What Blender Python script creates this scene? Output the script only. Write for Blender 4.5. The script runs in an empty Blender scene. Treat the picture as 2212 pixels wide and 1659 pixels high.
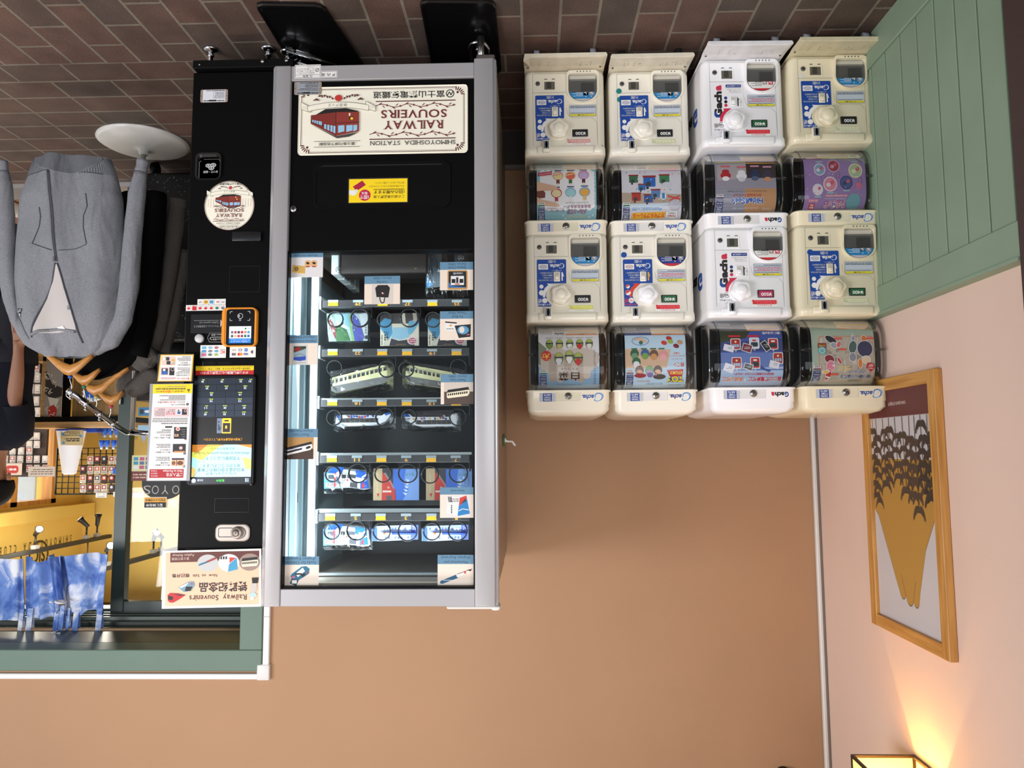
import bpy, bmesh, math, random
from mathutils import Vector, Matrix
random.seed(7)
SC = bpy.context.scene
COL = SC.collection
# ---------------------------------------------------------------- camera
F = 1600.0                      # focal length in pixels of the 2212x1659 frame
CH = 1.36                       # the phone's height, held upside down
YAW, PIT, ROL = math.radians(-1.571638), math.radians(5.194955), math.radians(-0.363348)
RC = Matrix.Rotation(YAW, 3, 'Z') @ Matrix.Rotation(math.pi/2-PIT, 3, 'X') @ Matrix.Rotation(ROL+math.pi, 3, 'Z')
cd = bpy.data.cameras.new('camera'); cam = bpy.data.objects.new('camera', cd); COL.objects.link(cam)
cd.sensor_fit = 'HORIZONTAL'; cd.sensor_width = 36.0; cd.lens = F*36.0/2212.0; cd.clip_start = .02; cd.clip_end = 100
cam.matrix_world = Matrix.Translation((0, 0, CH)) @ RC.to_4x4()
SC.camera = cam
# ---------------------------------------------------------------- world, daylight, exposure
W = bpy.data.worlds.new('overcast_daylight'); SC.world = W; W.use_nodes = True
bg = W.node_tree.nodes['Background']; bg.inputs[0].default_value = (.80, .90, 1.0, 1); bg.inputs[1].default_value = .55
SC.view_settings.view_transform = 'Standard'; SC.view_settings.look = 'None'
SC.view_settings.gamma = 1.0; SC.view_settings.use_curve_mapping = False; SC.view_settings.exposure = 0.2
def area(name, loc, target, sx, sy, power, col):
    l = bpy.data.lights.new(name, 'AREA'); l.shape = 'RECTANGLE'; l.size = sx; l.size_y = sy; l.energy = power; l.color = col
    o = bpy.data.objects.new(name, l); COL.objects.link(o); o.location = loc
    o.rotation_euler = (Vector(target)-Vector(loc)).to_track_quat('-Z', 'Y').to_euler()
    return o
def point(name, loc, power, col, r=.03):
    l = bpy.data.lights.new(name, 'POINT'); l.energy = power; l.color = col; l.shadow_soft_size = r
    o = bpy.data.objects.new(name, l); COL.objects.link(o); o.location = loc; return o
area('daylight_entrance', (3.5, -.7, 2.2), (0, 2.9, 1.7), 2.2, 1.0, 105, (.96, .97, 1.0))
area('daylight_front', (-1.25, -2.4, 1.75), (-.3, 3.0, 1.0), 2.9, 1.5, 66, (.97, .98, 1.0))
area('upper_wall_fill', (.9, 1.65, 2.77), (.75, 3.2, 1.7), 1.8, .5, 19, (1.0, .96, .93))  # unseen fill light, added to brighten the upper back wall
area('shop_ceiling_light', (2.1, 4.6, 2.36), (2.1, 4.6, 0), 1.6, 1.2, 15, (1.0, .93, .82))
# ---------------------------------------------------------------- pixel of the photograph -> point on a real plane
def ray(px, py): return RC @ Vector(((px-1106)/F, -(py-829.5)/F, -1.0))
def P(px, py, Y):
    d = ray(px, py); t = Y/d.y; return Vector((d.x*t, Y, CH+d.z*t))
def PX(px, py, X):
    d = ray(px, py); t = X/d.x; return Vector((X, d.y*t, CH+d.z*t))
def PZ(px, py, Z):
    d = ray(px, py); t = (Z-CH)/d.z; return Vector((d.x*t, d.y*t, Z))
def CV(ox, oy, s): return lambda x, y: (ox+x/s, oy+y/s)
# ---------------------------------------------------------------- materials
def lin(c): c /= 255.0; return c/12.92 if c <= .04045 else ((c+.055)/1.055)**2.4
def L3(rgb): return (lin(rgb[0]), lin(rgb[1]), lin(rgb[2]), 1)
MATS = {}
def M(rgb, rough=.5, metal=0.0, var=0.0, scale=30.0, bump=0.0, emit=0.0, coat=0.0, spec=.5, name=None):
    key = (tuple(rgb), rough, metal, var, scale, bump, emit, coat, spec)
    if key in MATS: return MATS[key]
    m = bpy.data.materials.new(name or 'paint_%02x%02x%02x' % tuple(int(c) for c in rgb)); m.use_nodes = True
    nt = m.node_tree; b = nt.nodes['Principled BSDF']
    b.inputs['Base Color'].default_value = L3(rgb); b.inputs['Roughness'].default_value = rough
    b.inputs['Metallic'].default_value = metal; b.inputs['Coat Weight'].default_value = coat
    b.inputs['Specular IOR Level'].default_value = spec
    if emit: b.inputs['Emission Color'].default_value = L3(rgb); b.inputs['Emission Strength'].default_value = emit
    if var or bump:
        tc = nt.nodes.new('ShaderNodeTexCoord'); n = nt.nodes.new('ShaderNodeTexNoise')
        n.inputs['Scale'].default_value = scale; n.inputs['Detail'].default_value = 4
        nt.links.new(tc.outputs['Object'], n.inputs['Vector'])
        if var:
            mx = nt.nodes.new('ShaderNodeMix'); mx.data_type = 'RGBA'
            mx.inputs[6].default_value = L3([max(0, c*(1-var)) for c in rgb]); mx.inputs[7].default_value = L3([min(255, c*(1+var)) for c in rgb])
            nt.links.new(n.outputs['Fac'], mx.inputs[0]); nt.links.new(mx.outputs[2], b.inputs['Base Color'])
        if bump:
            bp = nt.nodes.new('ShaderNodeBump'); bp.inputs['Strength'].default_value = bump; bp.inputs['Distance'].default_value = .01
            nt.links.new(n.outputs['Fac'], bp.inputs['Height']); nt.links.new(bp.outputs['Normal'], b.inputs['Normal'])
    MATS[key] = m; return m
def clear(name, tint=(1, 1, 1), gloss=.35, ior=1.45, rough=.02):
    m = bpy.data.materials.new(name); m.use_nodes = True; nt = m.node_tree; nt.nodes.clear()
    o = nt.nodes.new('ShaderNodeOutputMaterial'); t = nt.nodes.new('ShaderNodeBsdfTransparent'); g = nt.nodes.new('ShaderNodeBsdfGlossy')
    mx = nt.nodes.new('ShaderNodeMixShader'); fr = nt.nodes.new('ShaderNodeFresnel'); ml = nt.nodes.new('ShaderNodeMath')
    ml.operation = 'MULTIPLY'; ml.inputs[1].default_value = gloss*2; fr.inputs[0].default_value = ior
    t.inputs[0].default_value = (*tint, 1); g.inputs['Roughness'].default_value = rough
    nt.links.new(fr.outputs[0], ml.inputs[0]); nt.links.new(ml.outputs[0], mx.inputs[0])
    nt.links.new(t.outputs[0], mx.inputs[1]); nt.links.new(g.outputs[0], mx.inputs[2]); nt.links.new(mx.outputs[0], o.inputs[0])
    return m
GLASS = clear('window_glass', (.96, .98, .98), .30)
CLEAR = clear('clear_plastic', (.88, .89, .90), .24)
BAG = clear('bag_film', (.96, .97, .98), .28, 1.45, .08)
def wood(name, a, b, scale=6, axis='Z', rough=.45):
    m = bpy.data.materials.new(name); m.use_nodes = True; nt = m.node_tree; p = nt.nodes['Principled BSDF']
    tc = nt.nodes.new('ShaderNodeTexCoord'); mp = nt.nodes.new('ShaderNodeMapping'); n = nt.nodes.new('ShaderNodeTexNoise')
    mp.inputs['Scale'].default_value = {'X': (1, 14, 14), 'Y': (14, 1, 14), 'Z': (14, 14, 1)}[axis]
    n.inputs['Scale'].default_value = scale; n.inputs['Detail'].default_value = 5
    r = nt.nodes.new('ShaderNodeValToRGB'); r.color_ramp.elements[0].position = .35; r.color_ramp.elements[1].position = .65
    r.color_ramp.elements[0].color = L3(a); r.color_ramp.elements[1].color = L3(b)
    nt.links.new(tc.outputs['Object'], mp.inputs[0]); nt.links.new(mp.outputs[0], n.inputs['Vector']); nt.links.new(n.outputs['Fac'], r.inputs[0])
    nt.links.new(r.outputs[0], p.inputs['Base Color']); p.inputs['Roughness'].default_value = rough
    return m
CHROME = M((205, 205, 208), .16, 1.0); STEEL = M((170, 168, 165), .32, 1.0)
BLACK = M((8, 8, 9), .45, spec=.10); BLACKM = M((10, 10, 11), .6, spec=.12); WHITE = M((238, 236, 232), .5)
# ---------------------------------------------------------------- mesh builder
OFF = {}
class B:
    def __init__(s): s.v = []; s.f = []; s.m = []; s.s = []; s.mats = []
    def mi(s, m):
        if m not in s.mats: s.mats.append(m)
        return s.mats.index(m)
    def add(s, vs, fs, m, smooth=False):
        o = len(s.v); s.v += [Vector(v) for v in vs]; k = s.mi(m)
        for f in fs: s.f.append([o+i for i in f]); s.m.append(k); s.s.append(smooth)
        return s
    def bm(s, b, m, smooth=False):
        b.verts.index_update()
        s.add([v.co.copy() for v in b.verts], [[v.index for v in f.verts] for f in b.faces], m, smooth); b.free(); return s
    def box(s, x0, x1, y0, y1, z0, z1, m, bev=0, seg=2, rot=None):
        b = bmesh.new(); bmesh.ops.create_cube(b, size=1)
        for v in b.verts: v.co = Vector(((v.co.x+.5)*(x1-x0)+x0, (v.co.y+.5)*(y1-y0)+y0, (v.co.z+.5)*(z1-z0)+z0))
        if bev: bmesh.ops.bevel(b, geom=b.edges[:], offset=bev, segments=seg, profile=.5, affect='EDGES')
        if rot:
            c = Vector(((x0+x1)/2, (y0+y1)/2, (z0+z1)/2))
            for v in b.verts: v.co = rot @ (v.co-c)+c
        return s.bm(b, m, bool(bev) and seg > 1)
    def bar(s, p, q, w, h, m, up=(0, 0, 1)):
        p = Vector(p); q = Vector(q); d = (q-p).normalized(); u = Vector(up); a = d.cross(u).normalized(); c = a.cross(d).normalized()
        vs = [e+a*sx*w/2+c*sz*h/2 for e in (p, q) for sx, sz in ((-1, -1), (1, -1), (1, 1), (-1, 1))]
        return s.add(vs, [(0, 1, 2, 3), (7, 6, 5, 4), (0, 4, 5, 1), (1, 5, 6, 2), (2, 6, 7, 3), (3, 7, 4, 0)], m)
    def loft(s, rings, m, caps=True, smooth=True, closed=True):
        n = len(rings[0]); vs = [p for r in rings for p in r]; fs = []
        for i in range(len(rings)-1):
            for j in range(n if closed else n-1):
                k = (j+1) % n; fs.append((i*n+j, i*n+k, (i+1)*n+k, (i+1)*n+j))
        if caps and closed: fs.append(tuple(range(n-1, -1, -1))); fs.append(tuple((len(rings)-1)*n+j for j in range(n)))
        return s.add(vs, fs, m, smooth)
    def tube(s, pts, r, m, n=8, caps=True):
        pts = [Vector(p) for p in pts]; rs = r if isinstance(r, (list, tuple)) else [r]*len(pts); rings = []
        a = None
        for i, p in enumerate(pts):
            d = (pts[min(i+1, len(pts)-1)]-pts[max(i-1, 0)]).normalized()
            if a is None:
                a = d.cross(Vector((0, 0, 1)));  a = a if a.length > .01 else d.cross(Vector((1, 0, 0)))
            a = (a-d*a.dot(d)).normalized(); c = d.cross(a)
            rings.append([p+(a*math.cos(t)+c*math.sin(t))*rs[i] for t in [2*math.pi*k/n for k in range(n)]])
        return s.loft(rings, m, caps)
    def cyl(s, p, q, r, m, n=20, r2=None, smooth=True):
        return s.tube([p, q], [r, r if r2 is None else r2], m, n)
    def lathe(s, prof, base, m, n=24, axis=(0, 0, 1)):
        ax = Vector(axis).normalized(); a = ax.cross(Vector((.3, .7, .2))).normalized(); c = ax.cross(a); base = Vector(base)
        rings = [[base+ax*h+(a*math.cos(2*math.pi*k/n)+c*math.sin(2*math.pi*k/n))*max(r, .0003) for k in range(n)] for r, h in prof]
        return s.loft(rings, m)
    def ball(s, c, r, m, n=16):
        r = r if isinstance(r, (tuple, list)) else (r, r, r)
        rings = [[Vector((c[0]+r[0]*math.sin(t)*math.cos(p), c[1]+r[1]*math.sin(t)*math.sin(p), c[2]+r[2]*math.cos(t))) for p in [2*math.pi*k/n for k in range(n)]]
                 for t in [.02+(math.pi-.04)*i/(n//2) for i in range(n//2+1)]]
        return s.loft(rings, m)
    def prism(s, pts, fn, d0, d1, m, smooth=False):
        n = len(pts); vs = [fn(u, v, d0) for u, v in pts]+[fn(u, v, d1) for u, v in pts]
        return s.add(vs, [tuple(range(n)), tuple(range(2*n-1, n-1, -1))]+[(i, (i+1) % n, n+(i+1) % n, n+i) for i in range(n)], m, smooth)
    def torus(s, c, R, r, m, axis=(0, 1, 0), n=24, k=6, a0=0, a1=2*math.pi):
        ax = Vector(axis).normalized(); a = ax.cross(Vector((.31, .2, .9))).normalized(); b = ax.cross(a); full = abs(a1-a0-2*math.pi) < .01
        c = Vector(c); q = [a0+(a1-a0)*i/n for i in range(n+1)]
        if full: a = Vector((1, 0, 0)) if abs(ax.x) < .9 else Vector((0, 1, 0)); a = (a-ax*a.dot(ax)).normalized(); b = ax.cross(a)
        else: a = Vector((1, 0, 0)); b = Vector((0, 0, 1))
        rings = [[c+(a*math.cos(t)+b*math.sin(t))*(R+r*math.cos(w))+ax*r*math.sin(w) for w in [2*math.pi*j/k for j in range(k)]] for t in q]
        return s.loft(rings, m, caps=not full)
    def build(s, name, parent=None, local=False, **tags):
        me = bpy.data.meshes.new(name)
        if parent is not None:
            off = Vector((0, 0, 0)) if local else OFF.get(parent.name, Vector((0, 0, 0)))
        else:
            xs = [v.x for v in s.v]; ys = [v.y for v in s.v]; zs = [v.z for v in s.v]
            off = Vector(((min(xs)+max(xs))/2, (min(ys)+max(ys))/2, min(zs)))
        me.from_pydata([v-off for v in s.v], [], s.f)
        for m in s.mats: me.materials.append(m)
        me.polygons.foreach_set('material_index', s.m); me.polygons.foreach_set('use_smooth', s.s); me.update()
        o = bpy.data.objects.new(name, me); COL.objects.link(o)
        if parent is not None: o.parent = parent; OFF[o.name] = off
        else: o.location = off; OFF[o.name] = off
        for k, v in tags.items(): o[{'cat': 'category'}.get(k, k)] = v
        return o
def thing(name, label, cat, loc=(0, 0, 0), group=None, rz=0):
    o = bpy.data.objects.new(name, None); COL.objects.link(o); o.location = loc; o.rotation_euler = (0, 0, rz); o.empty_display_size = .05
    o['label'] = label; o['category'] = cat
    if group: o['group'] = group
    OFF[o.name] = Vector(loc); return o
def struct(b, name, **k): return b.build(name, kind='structure', **k)
# ---------------------------------------------------------------- lettering
TXT = {}
def tmesh(s, bold=0.0, shear=0.0):
    k = (s, bold, shear)
    if k in TXT: return TXT[k]
    c = bpy.data.curves.new('lettering', 'FONT'); c.body = s; c.size = 1; c.offset = bold; c.shear = shear; c.resolution_u = 3 if len(s) < 30 else 2
    o = bpy.data.objects.new('lettering', c); COL.objects.link(o)
    dg = bpy.context.evaluated_depsgraph_get(); me = o.evaluated_get(dg).to_mesh()
    vs = [(v.co.x, v.co.y) for v in me.vertices]; fs = [tuple(p.vertices) for p in me.polygons]
    o.evaluated_get(dg).to_mesh_clear(); bpy.data.objects.remove(o); bpy.data.curves.remove(c)
    if not vs: vs = [(0, 0), (1, 0), (1, 1)]; fs = []
    x0 = min(v[0] for v in vs); x1 = max(v[0] for v in vs); y0 = min(v[1] for v in vs); y1 = max(v[1] for v in vs)
    TXT[k] = ([((x-x0)/max(x1-x0, 1e-6), (y-y0)/max(y1-y0, 1e-6)) for x, y in vs], fs, (x1-x0, y1-y0)); return TXT[k]
class Art:
    """flat print: drawn in pixels of the photograph (which is upside down), laid on a real surface by fn(u, v, layer)"""
    def __init__(s, fn, cv=None, eps=.00002):
        s.fn = fn; s.cv = cv or (lambda x, y: (x, y)); s.l = 0; s.eps = eps; s.items = []
    def put(s, pts, fs, m, up=1):
        s.l += up; s.items.append(([(*s.cv(x, y), s.l*s.eps) for x, y in pts], fs, m)); return s
    def P(s, pts, m): return s.put(pts, [tuple(range(len(pts)))], m)
    def R(s, x0, y0, x1, y1, m): return s.P([(x0, y0), (x1, y0), (x1, y1), (x0, y1)], m)
    def RR(s, x0, y0, x1, y1, r, m, n=5):
        pts = []
        for cx, cy, a in ((x1-r, y1-r, 0), (x0+r, y1-r, 90), (x0+r, y0+r, 180), (x1-r, y0+r, 270)):
            for i in range(n+1):
                t = math.radians(a+90*i/n); pts.append((cx+r*math.cos(t), cy+r*math.sin(t)))
        return s.P(pts, m)
    def E(s, cx, cy, rx, ry, m, ang=0, n=20, a0=0, a1=360):
        c, d = math.cos(math.radians(ang)), math.sin(math.radians(ang)); pts = []
        full = a1-a0 >= 360
        for i in range(n if full else n+1):
            t = math.radians(a0+(a1-a0)*i/n); x, y = rx*math.cos(t), ry*math.sin(t); pts.append((cx+x*c-y*d, cy+x*d+y*c))
        return s.P(pts, m)
    def ring(s, cx, cy, r, w, m, n=24, ry=None, a0=0, a1=360):
        ry = ry or r; vs = []; fs = []
        for i in range(n+1):
            t = math.radians(a0+(a1-a0)*i/n)
            vs += [(cx+r*math.cos(t), cy+ry*math.sin(t)), (cx+(r-w)*math.cos(t), cy+(ry-w)*math.sin(t))]
        for i in range(n): fs.append((2*i, 2*i+1, 2*i+3, 2*i+2))
        return s.put(vs, fs, m)
    def Ln(s, pts, w, m):
        vs = []; fs = []
        for (x0, y0), (x1, y1) in zip(pts, pts[1:]):
            d = math.hypot(x1-x0, y1-y0) or 1; nx, ny = -(y1-y0)/d*w/2, (x1-x0)/d*w/2; o = len(vs)
            vs += [(x0+nx, y0+ny), (x1+nx, y1+ny), (x1-nx, y1-ny), (x0-nx, y0-ny)]; fs.append((o, o+1, o+2, o+3))
        return s.put(vs, fs, m)
    def frame(s, x0, y0, x1, y1, w, m): return s.Ln([(x0, y0), (x1, y0), (x1, y1), (x0, y1), (x0, y0-w/2)], w, m)
    def T(s, t, x0, y0, x1, y1, m, bold=0.0, shear=0.0, rot=0):
        """t fills the box as seen in the photograph: reads right to left there, upside down; rot=1 runs it along the photo's vertical"""
        vs, fs, _ = tmesh(t, bold, shear)
        if rot == 0: pts = [(x1+(x0-x1)*a, y0+(y1-y0)*b) for a, b in vs]
        elif rot == 1: pts = [(x1+(x0-x1)*b, y1+(y0-y1)*a) for a, b in vs]
        else: pts = [(x0+(x1-x0)*b, y0+(y1-y0)*a) for a, b in vs]
        return s.put(pts, fs, m)
    def bars(s, x0, y0, x1, y1, n, m, fill=.5, seed=1):
        r = random.Random(seed); vs = []; fs = []; h = (y1-y0)/n
        for i in range(n):
            y = y1-h*(i+.5); x = x1; end = x0+(x1-x0)*r.choice((0, 0, .1, .35))
            while x > end:
                w = h*r.uniform(.6, 2.2); xe = max(end, x-w); o = len(vs)
                vs += [(x, y-h*fill/2), (xe, y-h*fill/2), (xe, y+h*fill/2), (x, y+h*fill/2)]; fs.append((o, o+1, o+2, o+3)); x = xe-h*r.uniform(.12, .4)
        return s.put(vs, fs, m)
    def into(s, b, cuts=None):
        if cuts is None:
            for pts, fs, m in s.items: b.add([s.fn(*p) for p in pts], fs, m)
            return b
        for pts, fs, m in s.items:                      # a sheet bent round a drum: cut at the same heights first
            t = bmesh.new(); V = [t.verts.new(p) for p in pts]
            for f in fs:
                try: t.faces.new([V[i] for i in f])
                except ValueError: pass
            y0 = min(p[1] for p in pts); y1 = max(p[1] for p in pts)
            for c in cuts:
                if y0 < c < y1: bmesh.ops.bisect_plane(t, geom=t.verts[:]+t.edges[:]+t.faces[:], plane_co=(0, c, 0), plane_no=(0, 1, 0), dist=1e-7)
            t.verts.index_update()
            b.add([s.fn(*v.co) for v in t.verts], [[v.index for v in f.verts] for f in t.faces], m); t.free()
        return b
def plane_art(cx, cy, Y, cv=None, eps=.00002):
    """true-rectangle print on the plane y=Y centred where the photo shows (cx, cy)"""
    c = P(cx, cy, Y); k = (P(cx+10, cy, Y)-P(cx-10, cy, Y)).length/20
    return Art(lambda u, v, l: Vector((c.x-(u-cx)*k, Y-l, c.z+(v-cy)*k)), cv, eps)
def pr(rgb, rough=.55): return M(rgb, rough)
INK = pr((25, 22, 22)); GREY = pr((130, 128, 126)); PAPER = pr((236, 234, 230)); RED = pr((205, 30, 45)); YEL = pr((250, 215, 10)); NAVY = pr((12, 62, 150))
# ================================================================ the setting
YB = 3.06; XL = -1.15; YS = 3.62; CZ = 2.80; XW = XL+.03
zt_ = (PX(1911, 674.5, XW).z+PX(2195, 562, XW).z)/2; zr_ = (PX(1915, 610, XW).z+PX(2193, 476, XW).z)/2; zb_ = PX(1930, 86, XW).z; YE = (PX(2165.4, 0, XW).y+PX(2198, 474.6, XW).y)/2
def brick_floor():
    m = bpy.data.materials.new('brick_paving'); m.use_nodes = True; nt = m.node_tree; p = nt.nodes['Principled BSDF']; N = nt.nodes.new; K = nt.links.new
    tc = N('ShaderNodeTexCoord'); sp = N('ShaderNodeSeparateXYZ'); K(tc.outputs['Object'], sp.inputs[0])
    def math_(op, a, b):
        n = N('ShaderNodeMath'); n.operation = op
        for i, q in enumerate((a, b)):
            if isinstance(q, (int, float)): n.inputs[i].default_value = q
            else: K(q, n.inputs[i])
        return n.outputs[0]
    YR = 2.434; X, Y = sp.outputs[0], sp.outputs[1]
    def brick(u, v, off):
        cb = N('ShaderNodeCombineXYZ'); K(u, cb.inputs[0]); K(v, cb.inputs[1])
        t = N('ShaderNodeTexBrick'); t.offset = off; t.offset_frequency = 2; t.squash = 1.0
        K(cb.outputs[0], t.inputs['Vector']); t.inputs['Scale'].default_value = 1.0; t.inputs['Brick Width'].default_value = .223
        t.inputs['Row Height'].default_value = .121; t.inputs['Mortar Size'].default_value = .0052; t.inputs['Mortar Smooth'].default_value = .25
        t.inputs['Color1'].default_value = L3((96, 71, 61)); t.inputs['Color2'].default_value = L3((77, 67, 61)); t.inputs['Mortar'].default_value = L3((122, 113, 100))
        t.inputs['Bias'].default_value = -.05
        return t
    first = math_('LESS_THAN', Y, YR+.121)
    ux = math_('ADD', math_('SUBTRACT', X, 1.756-.223*20), math_('MULTIPLY', first, .1115))
    t1 = brick(ux, math_('SUBTRACT', Y, YR-.121*20), 0.0)
    t2 = brick(math_('SUBTRACT', Y, YR-.223*20), math_('ADD', X, 10.02), .5)
    sel = math_('GREATER_THAN', Y, YR)
    mc = N('ShaderNodeMix'); mc.data_type = 'RGBA'; K(sel, mc.inputs[0]); K(t2.outputs['Color'], mc.inputs[6]); K(t1.outputs['Color'], mc.inputs[7])
    mf = N('ShaderNodeMix'); K(sel, mf.inputs[0]); K(t2.outputs['Fac'], mf.inputs[2]); K(t1.outputs['Fac'], mf.inputs[3])
    n = N('ShaderNodeTexNoise'); n.inputs['Scale'].default_value = 9; n.inputs['Detail'].default_value = 6; K(tc.outputs['Object'], n.inputs['Vector'])
    n2 = N('ShaderNodeTexNoise'); n2.inputs['Scale'].default_value = 160; n2.inputs['Detail'].default_value = 3; K(tc.outputs['Object'], n2.inputs['Vector'])
    mv = N('ShaderNodeMix'); mv.data_type = 'RGBA'; mv.blend_type = 'OVERLAY'; mv.inputs[0].default_value = .55; K(mc.outputs[2], mv.inputs[6]); K(n.outputs['Fac'], mv.inputs[7])
    mv2 = N('ShaderNodeMix'); mv2.data_type = 'RGBA'; mv2.blend_type = 'OVERLAY'; mv2.inputs[0].default_value = .5; K(mv.outputs[2], mv2.inputs[6]); K(n2.outputs['Fac'], mv2.inputs[7])
    K(mv2.outputs[2], p.inputs['Base Color']); p.inputs['Roughness'].default_value = .62
    bp = N('ShaderNodeBump'); bp.inputs['Strength'].default_value = .35; bp.inputs['Distance'].default_value = .004; bp.invert = True
    ad = math_('ADD', mf.outputs[0], math_('MULTIPLY', n2.outputs['Fac'], .25)); K(ad, bp.inputs['Height']); K(bp.outputs[0], p.inputs['Normal'])
    return m
b = B(); b.box(-2.0, 5.0, -3.0, YS, -.1, 0, brick_floor()); o = struct(b, 'floor')
o.data.transform(Matrix.Translation(o.location)); o.location = (0, 0, 0)
PEACH = M((170, 133, 101), .75, var=.03, scale=2.5, bump=.02, name='peach_plaster')
PINK = M((228, 200, 184), .75, var=.02, scale=2.5, bump=.02, name='pink_plaster')
GREEN2 = M((90, 114, 100), .5, var=.04, scale=5, name='lintel_green_paint')
GREEN = M((134, 155, 132), .5, var=.05, scale=5, name='sage_green_paint')
DGREEN = M((44, 60, 54), .4, name='dark_green_frame'); BROWN = M((66, 48, 44), .6, var=.06, name='brown_post_paint')
CREAMP = M((224, 222, 220), .45)
xj = P(569, 1420, YB).x; xo = P(521, 1390, YB).x; zl0 = P(300, 1401, YB).z; zl1 = P(300, 1447, YB).z
b = B(); b.box(XL-.1, xj, YB, YB+.12, 0, CZ, PEACH); b.box(xj, 5.0, YB, YB+.12, zl1, CZ, PEACH); struct(b, 'wall_back')
b = B(); b.box(XL-.12, XL, 1.4, YB+.12, 0, CZ, PINK); struct(b, 'wall_left')
b = B(); b.box(-2.2, 5.0, -2.6, YB, CZ, CZ+.1, M((196, 168, 150), .8)); struct(b, 'ceiling')
b = B(); b.box(XL-.12, XW+.003, 1.30, YE, 0, CZ, BROWN, .004, 1); struct(b, 'trim_1')
# wainscot on the left wall
b = B(); n = 0; y = 1.788-.094*1
b.box(XL, XW-.020, YE, YB, zb_, zr_, M((60, 72, 62), .6))
for k in range(18):
    y0 = YE-.08+.0945*k
    if y0+.0945 < YE+.001 or y0 > YB: continue
    b.box(XL, XW-.006, max(y0+.003, YE), min(y0+.0915, YB), zb_, zr_, GREEN, .002, 1)
b.box(XL, XW, YE, YB, zr_, zt_, GREEN, .003, 1); b.box(XL, XW+.006, YE, YB, zt_-.004, zt_+.004, GREEN)
struct(b, 'trim_2')
b = B(); b.box(XL, XW+.002, YE, YB, 0, zb_, GREEN, .003, 1); struct(b, 'baseboard_left')
b = B(); b.box(XL, xj, YB-.015, YB, 0, .15, M((48, 38, 33), .55)); b.box(XL, xj, YB-.018, YB, .15, .168, M((120, 112, 104), .5)); struct(b, 'baseboard_back')
# white cable ducts
b = B(); b.box(XL, XL+.02, YB-.022, YB, .168, CZ, CREAMP, .004, 1); b.box(XL+.002, XL+.008, YB-.03, YB-.022, .168, CZ, M((120, 108, 100), .5)); struct(b, 'trim_3')
xd = P(577, 1400, YB).x; zd = P(300, 1455, YB).z
b = B(); b.box(xd-.014, xd+.012, YB-.018, YB, 0, zd, CREAMP, .003, 1); b.box(xd+.012, 5, YB-.018, YB, zd-.004, zd+.018, CREAMP, .003, 1)
b.box(xd-.018, xd+.034, YB-.021, YB, zd-.042, zd+.021, M((214, 212, 210), .45), .005, 2)
for z in (1.1, 2.02): b.box(xd-.015, xd+.013, YB-.0185, YB-.017, z, z+.002, M((150, 148, 146), .5))
struct(b, 'trim_4')
# green door surround with its deep reveal
b = B(); b.box(xj, 5.0, YB-.02, YB+.10, zl0, zl1, GREEN2, .003, 1); b.box(xj, xo, YB-.02, YB+.10, 0, zl0, GREEN2, .003, 1); struct(b, 'trim_5')
b = B(); b.box(xj+.005, xo-.004, YB+.10, YS+.1, 0, zl0, DGREEN); b.box(xj, 5.0, YB+.10, 3.42, zl0, zl0+.06, DGREEN)
b.box(xo-.004, 5, 3.40, 3.46, zl0-.005, zl0+.05, DGREEN); b.box(xo, 5, 3.44, YS+.08, zl0-.02, zl0+.06, M((40, 52, 46), .45))
for y in (3.48, 3.53, 3.58): b.box(xo, 5, y, y+.012, zl0-.035, zl0-.02, M((92, 104, 96), .4))
b.box(xo-.004, 5, YS-.005, YS+.08, zl0-.045, zl0-.02, DGREEN)
struct(b, 'trim_6')
b = B(); b.box(xo-.4, 5, YS-.06, YS+.10, -.02, .022, M((196, 192, 188), .35, .6)); struct(b, 'trim_7')
# sliding door: fixed leaf with glass on the left, open on the right
xs0 = P(283, 1150, YS).x; xs1 = P(255, 1150, YS).x; zdt = zl0-.085
b = B(); b.box(xs0, xs1, YS-.045, YS, .02, zdt+.05, DGREEN, .003, 1); b.box(xo, xs0, YS-.04, YS, zdt-.0, zdt+.05, DGREEN); b.box(xo-.02, xo+.045, YS-.04, YS, .02, zdt, DGREEN); b.box(xo, xs0, YS-.04, YS, .02, .16, DGREEN)
d = struct(b, 'door_1')
g = B(); g.box(xo+.04, xs0+.004, YS-.024, YS-.018, .15, zdt, GLASS); g.build('glass_pane', d)
h = B(); h.box(xs1-.022, xs1-.012, YS-.062, YS-.045, .85, 1.12, STEEL, .002, 1); h.build('door_pull', d)
# ---------------------------------------------------------------- the shop behind
YF = 5.4; XR = 3.3; SZ = 2.43
YELW = M((228, 192, 98), .7, name='yellow_plaster'); SHOPFL = wood('shop_floorboards', (150, 118, 84), (182, 146, 106), 3, 'X')
b = B(); b.box(xo-.7, 4.0, YS+.10, YF+.1, -.08, 0.0, SHOPFL); struct(b, 'floor_shop')
b = B(); b.box(xo-.7, XR+.1, YF, YF+.1, 0, SZ, YELW); struct(b, 'wall_shop_back')
b = B(); b.box(xo-.75, xo-.65, YS+.1, YF, 0, SZ, YELW); struct(b, 'wall_shop_left')
zh = PX(120, 1086, XR).z; y0w, y1w = PX(-60, 1050, XR).y, PX(122, 1050, XR).y
b = B(); b.box(XR, XR+.14, YS+.1, y0w, 0, SZ, YELW); b.box(XR, XR+.14, y1w, YF, 0, SZ, YELW); b.box(XR, XR+.14, y0w, y1w, zh, SZ, YELW); b.box(XR, XR+.14, y0w, y1w, 0, .8, YELW)
b.box(XR-.10, XR+.0, YS+.1, YF-.02, zh+.02, zh+.10, YELW); struct(b, 'wall_shop_right')
WF = wood('window_frame_wood', (190, 130, 60), (216, 158, 84), 5, 'Z')
b = B(); yc = PX(34, 1050, XR).y
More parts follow.
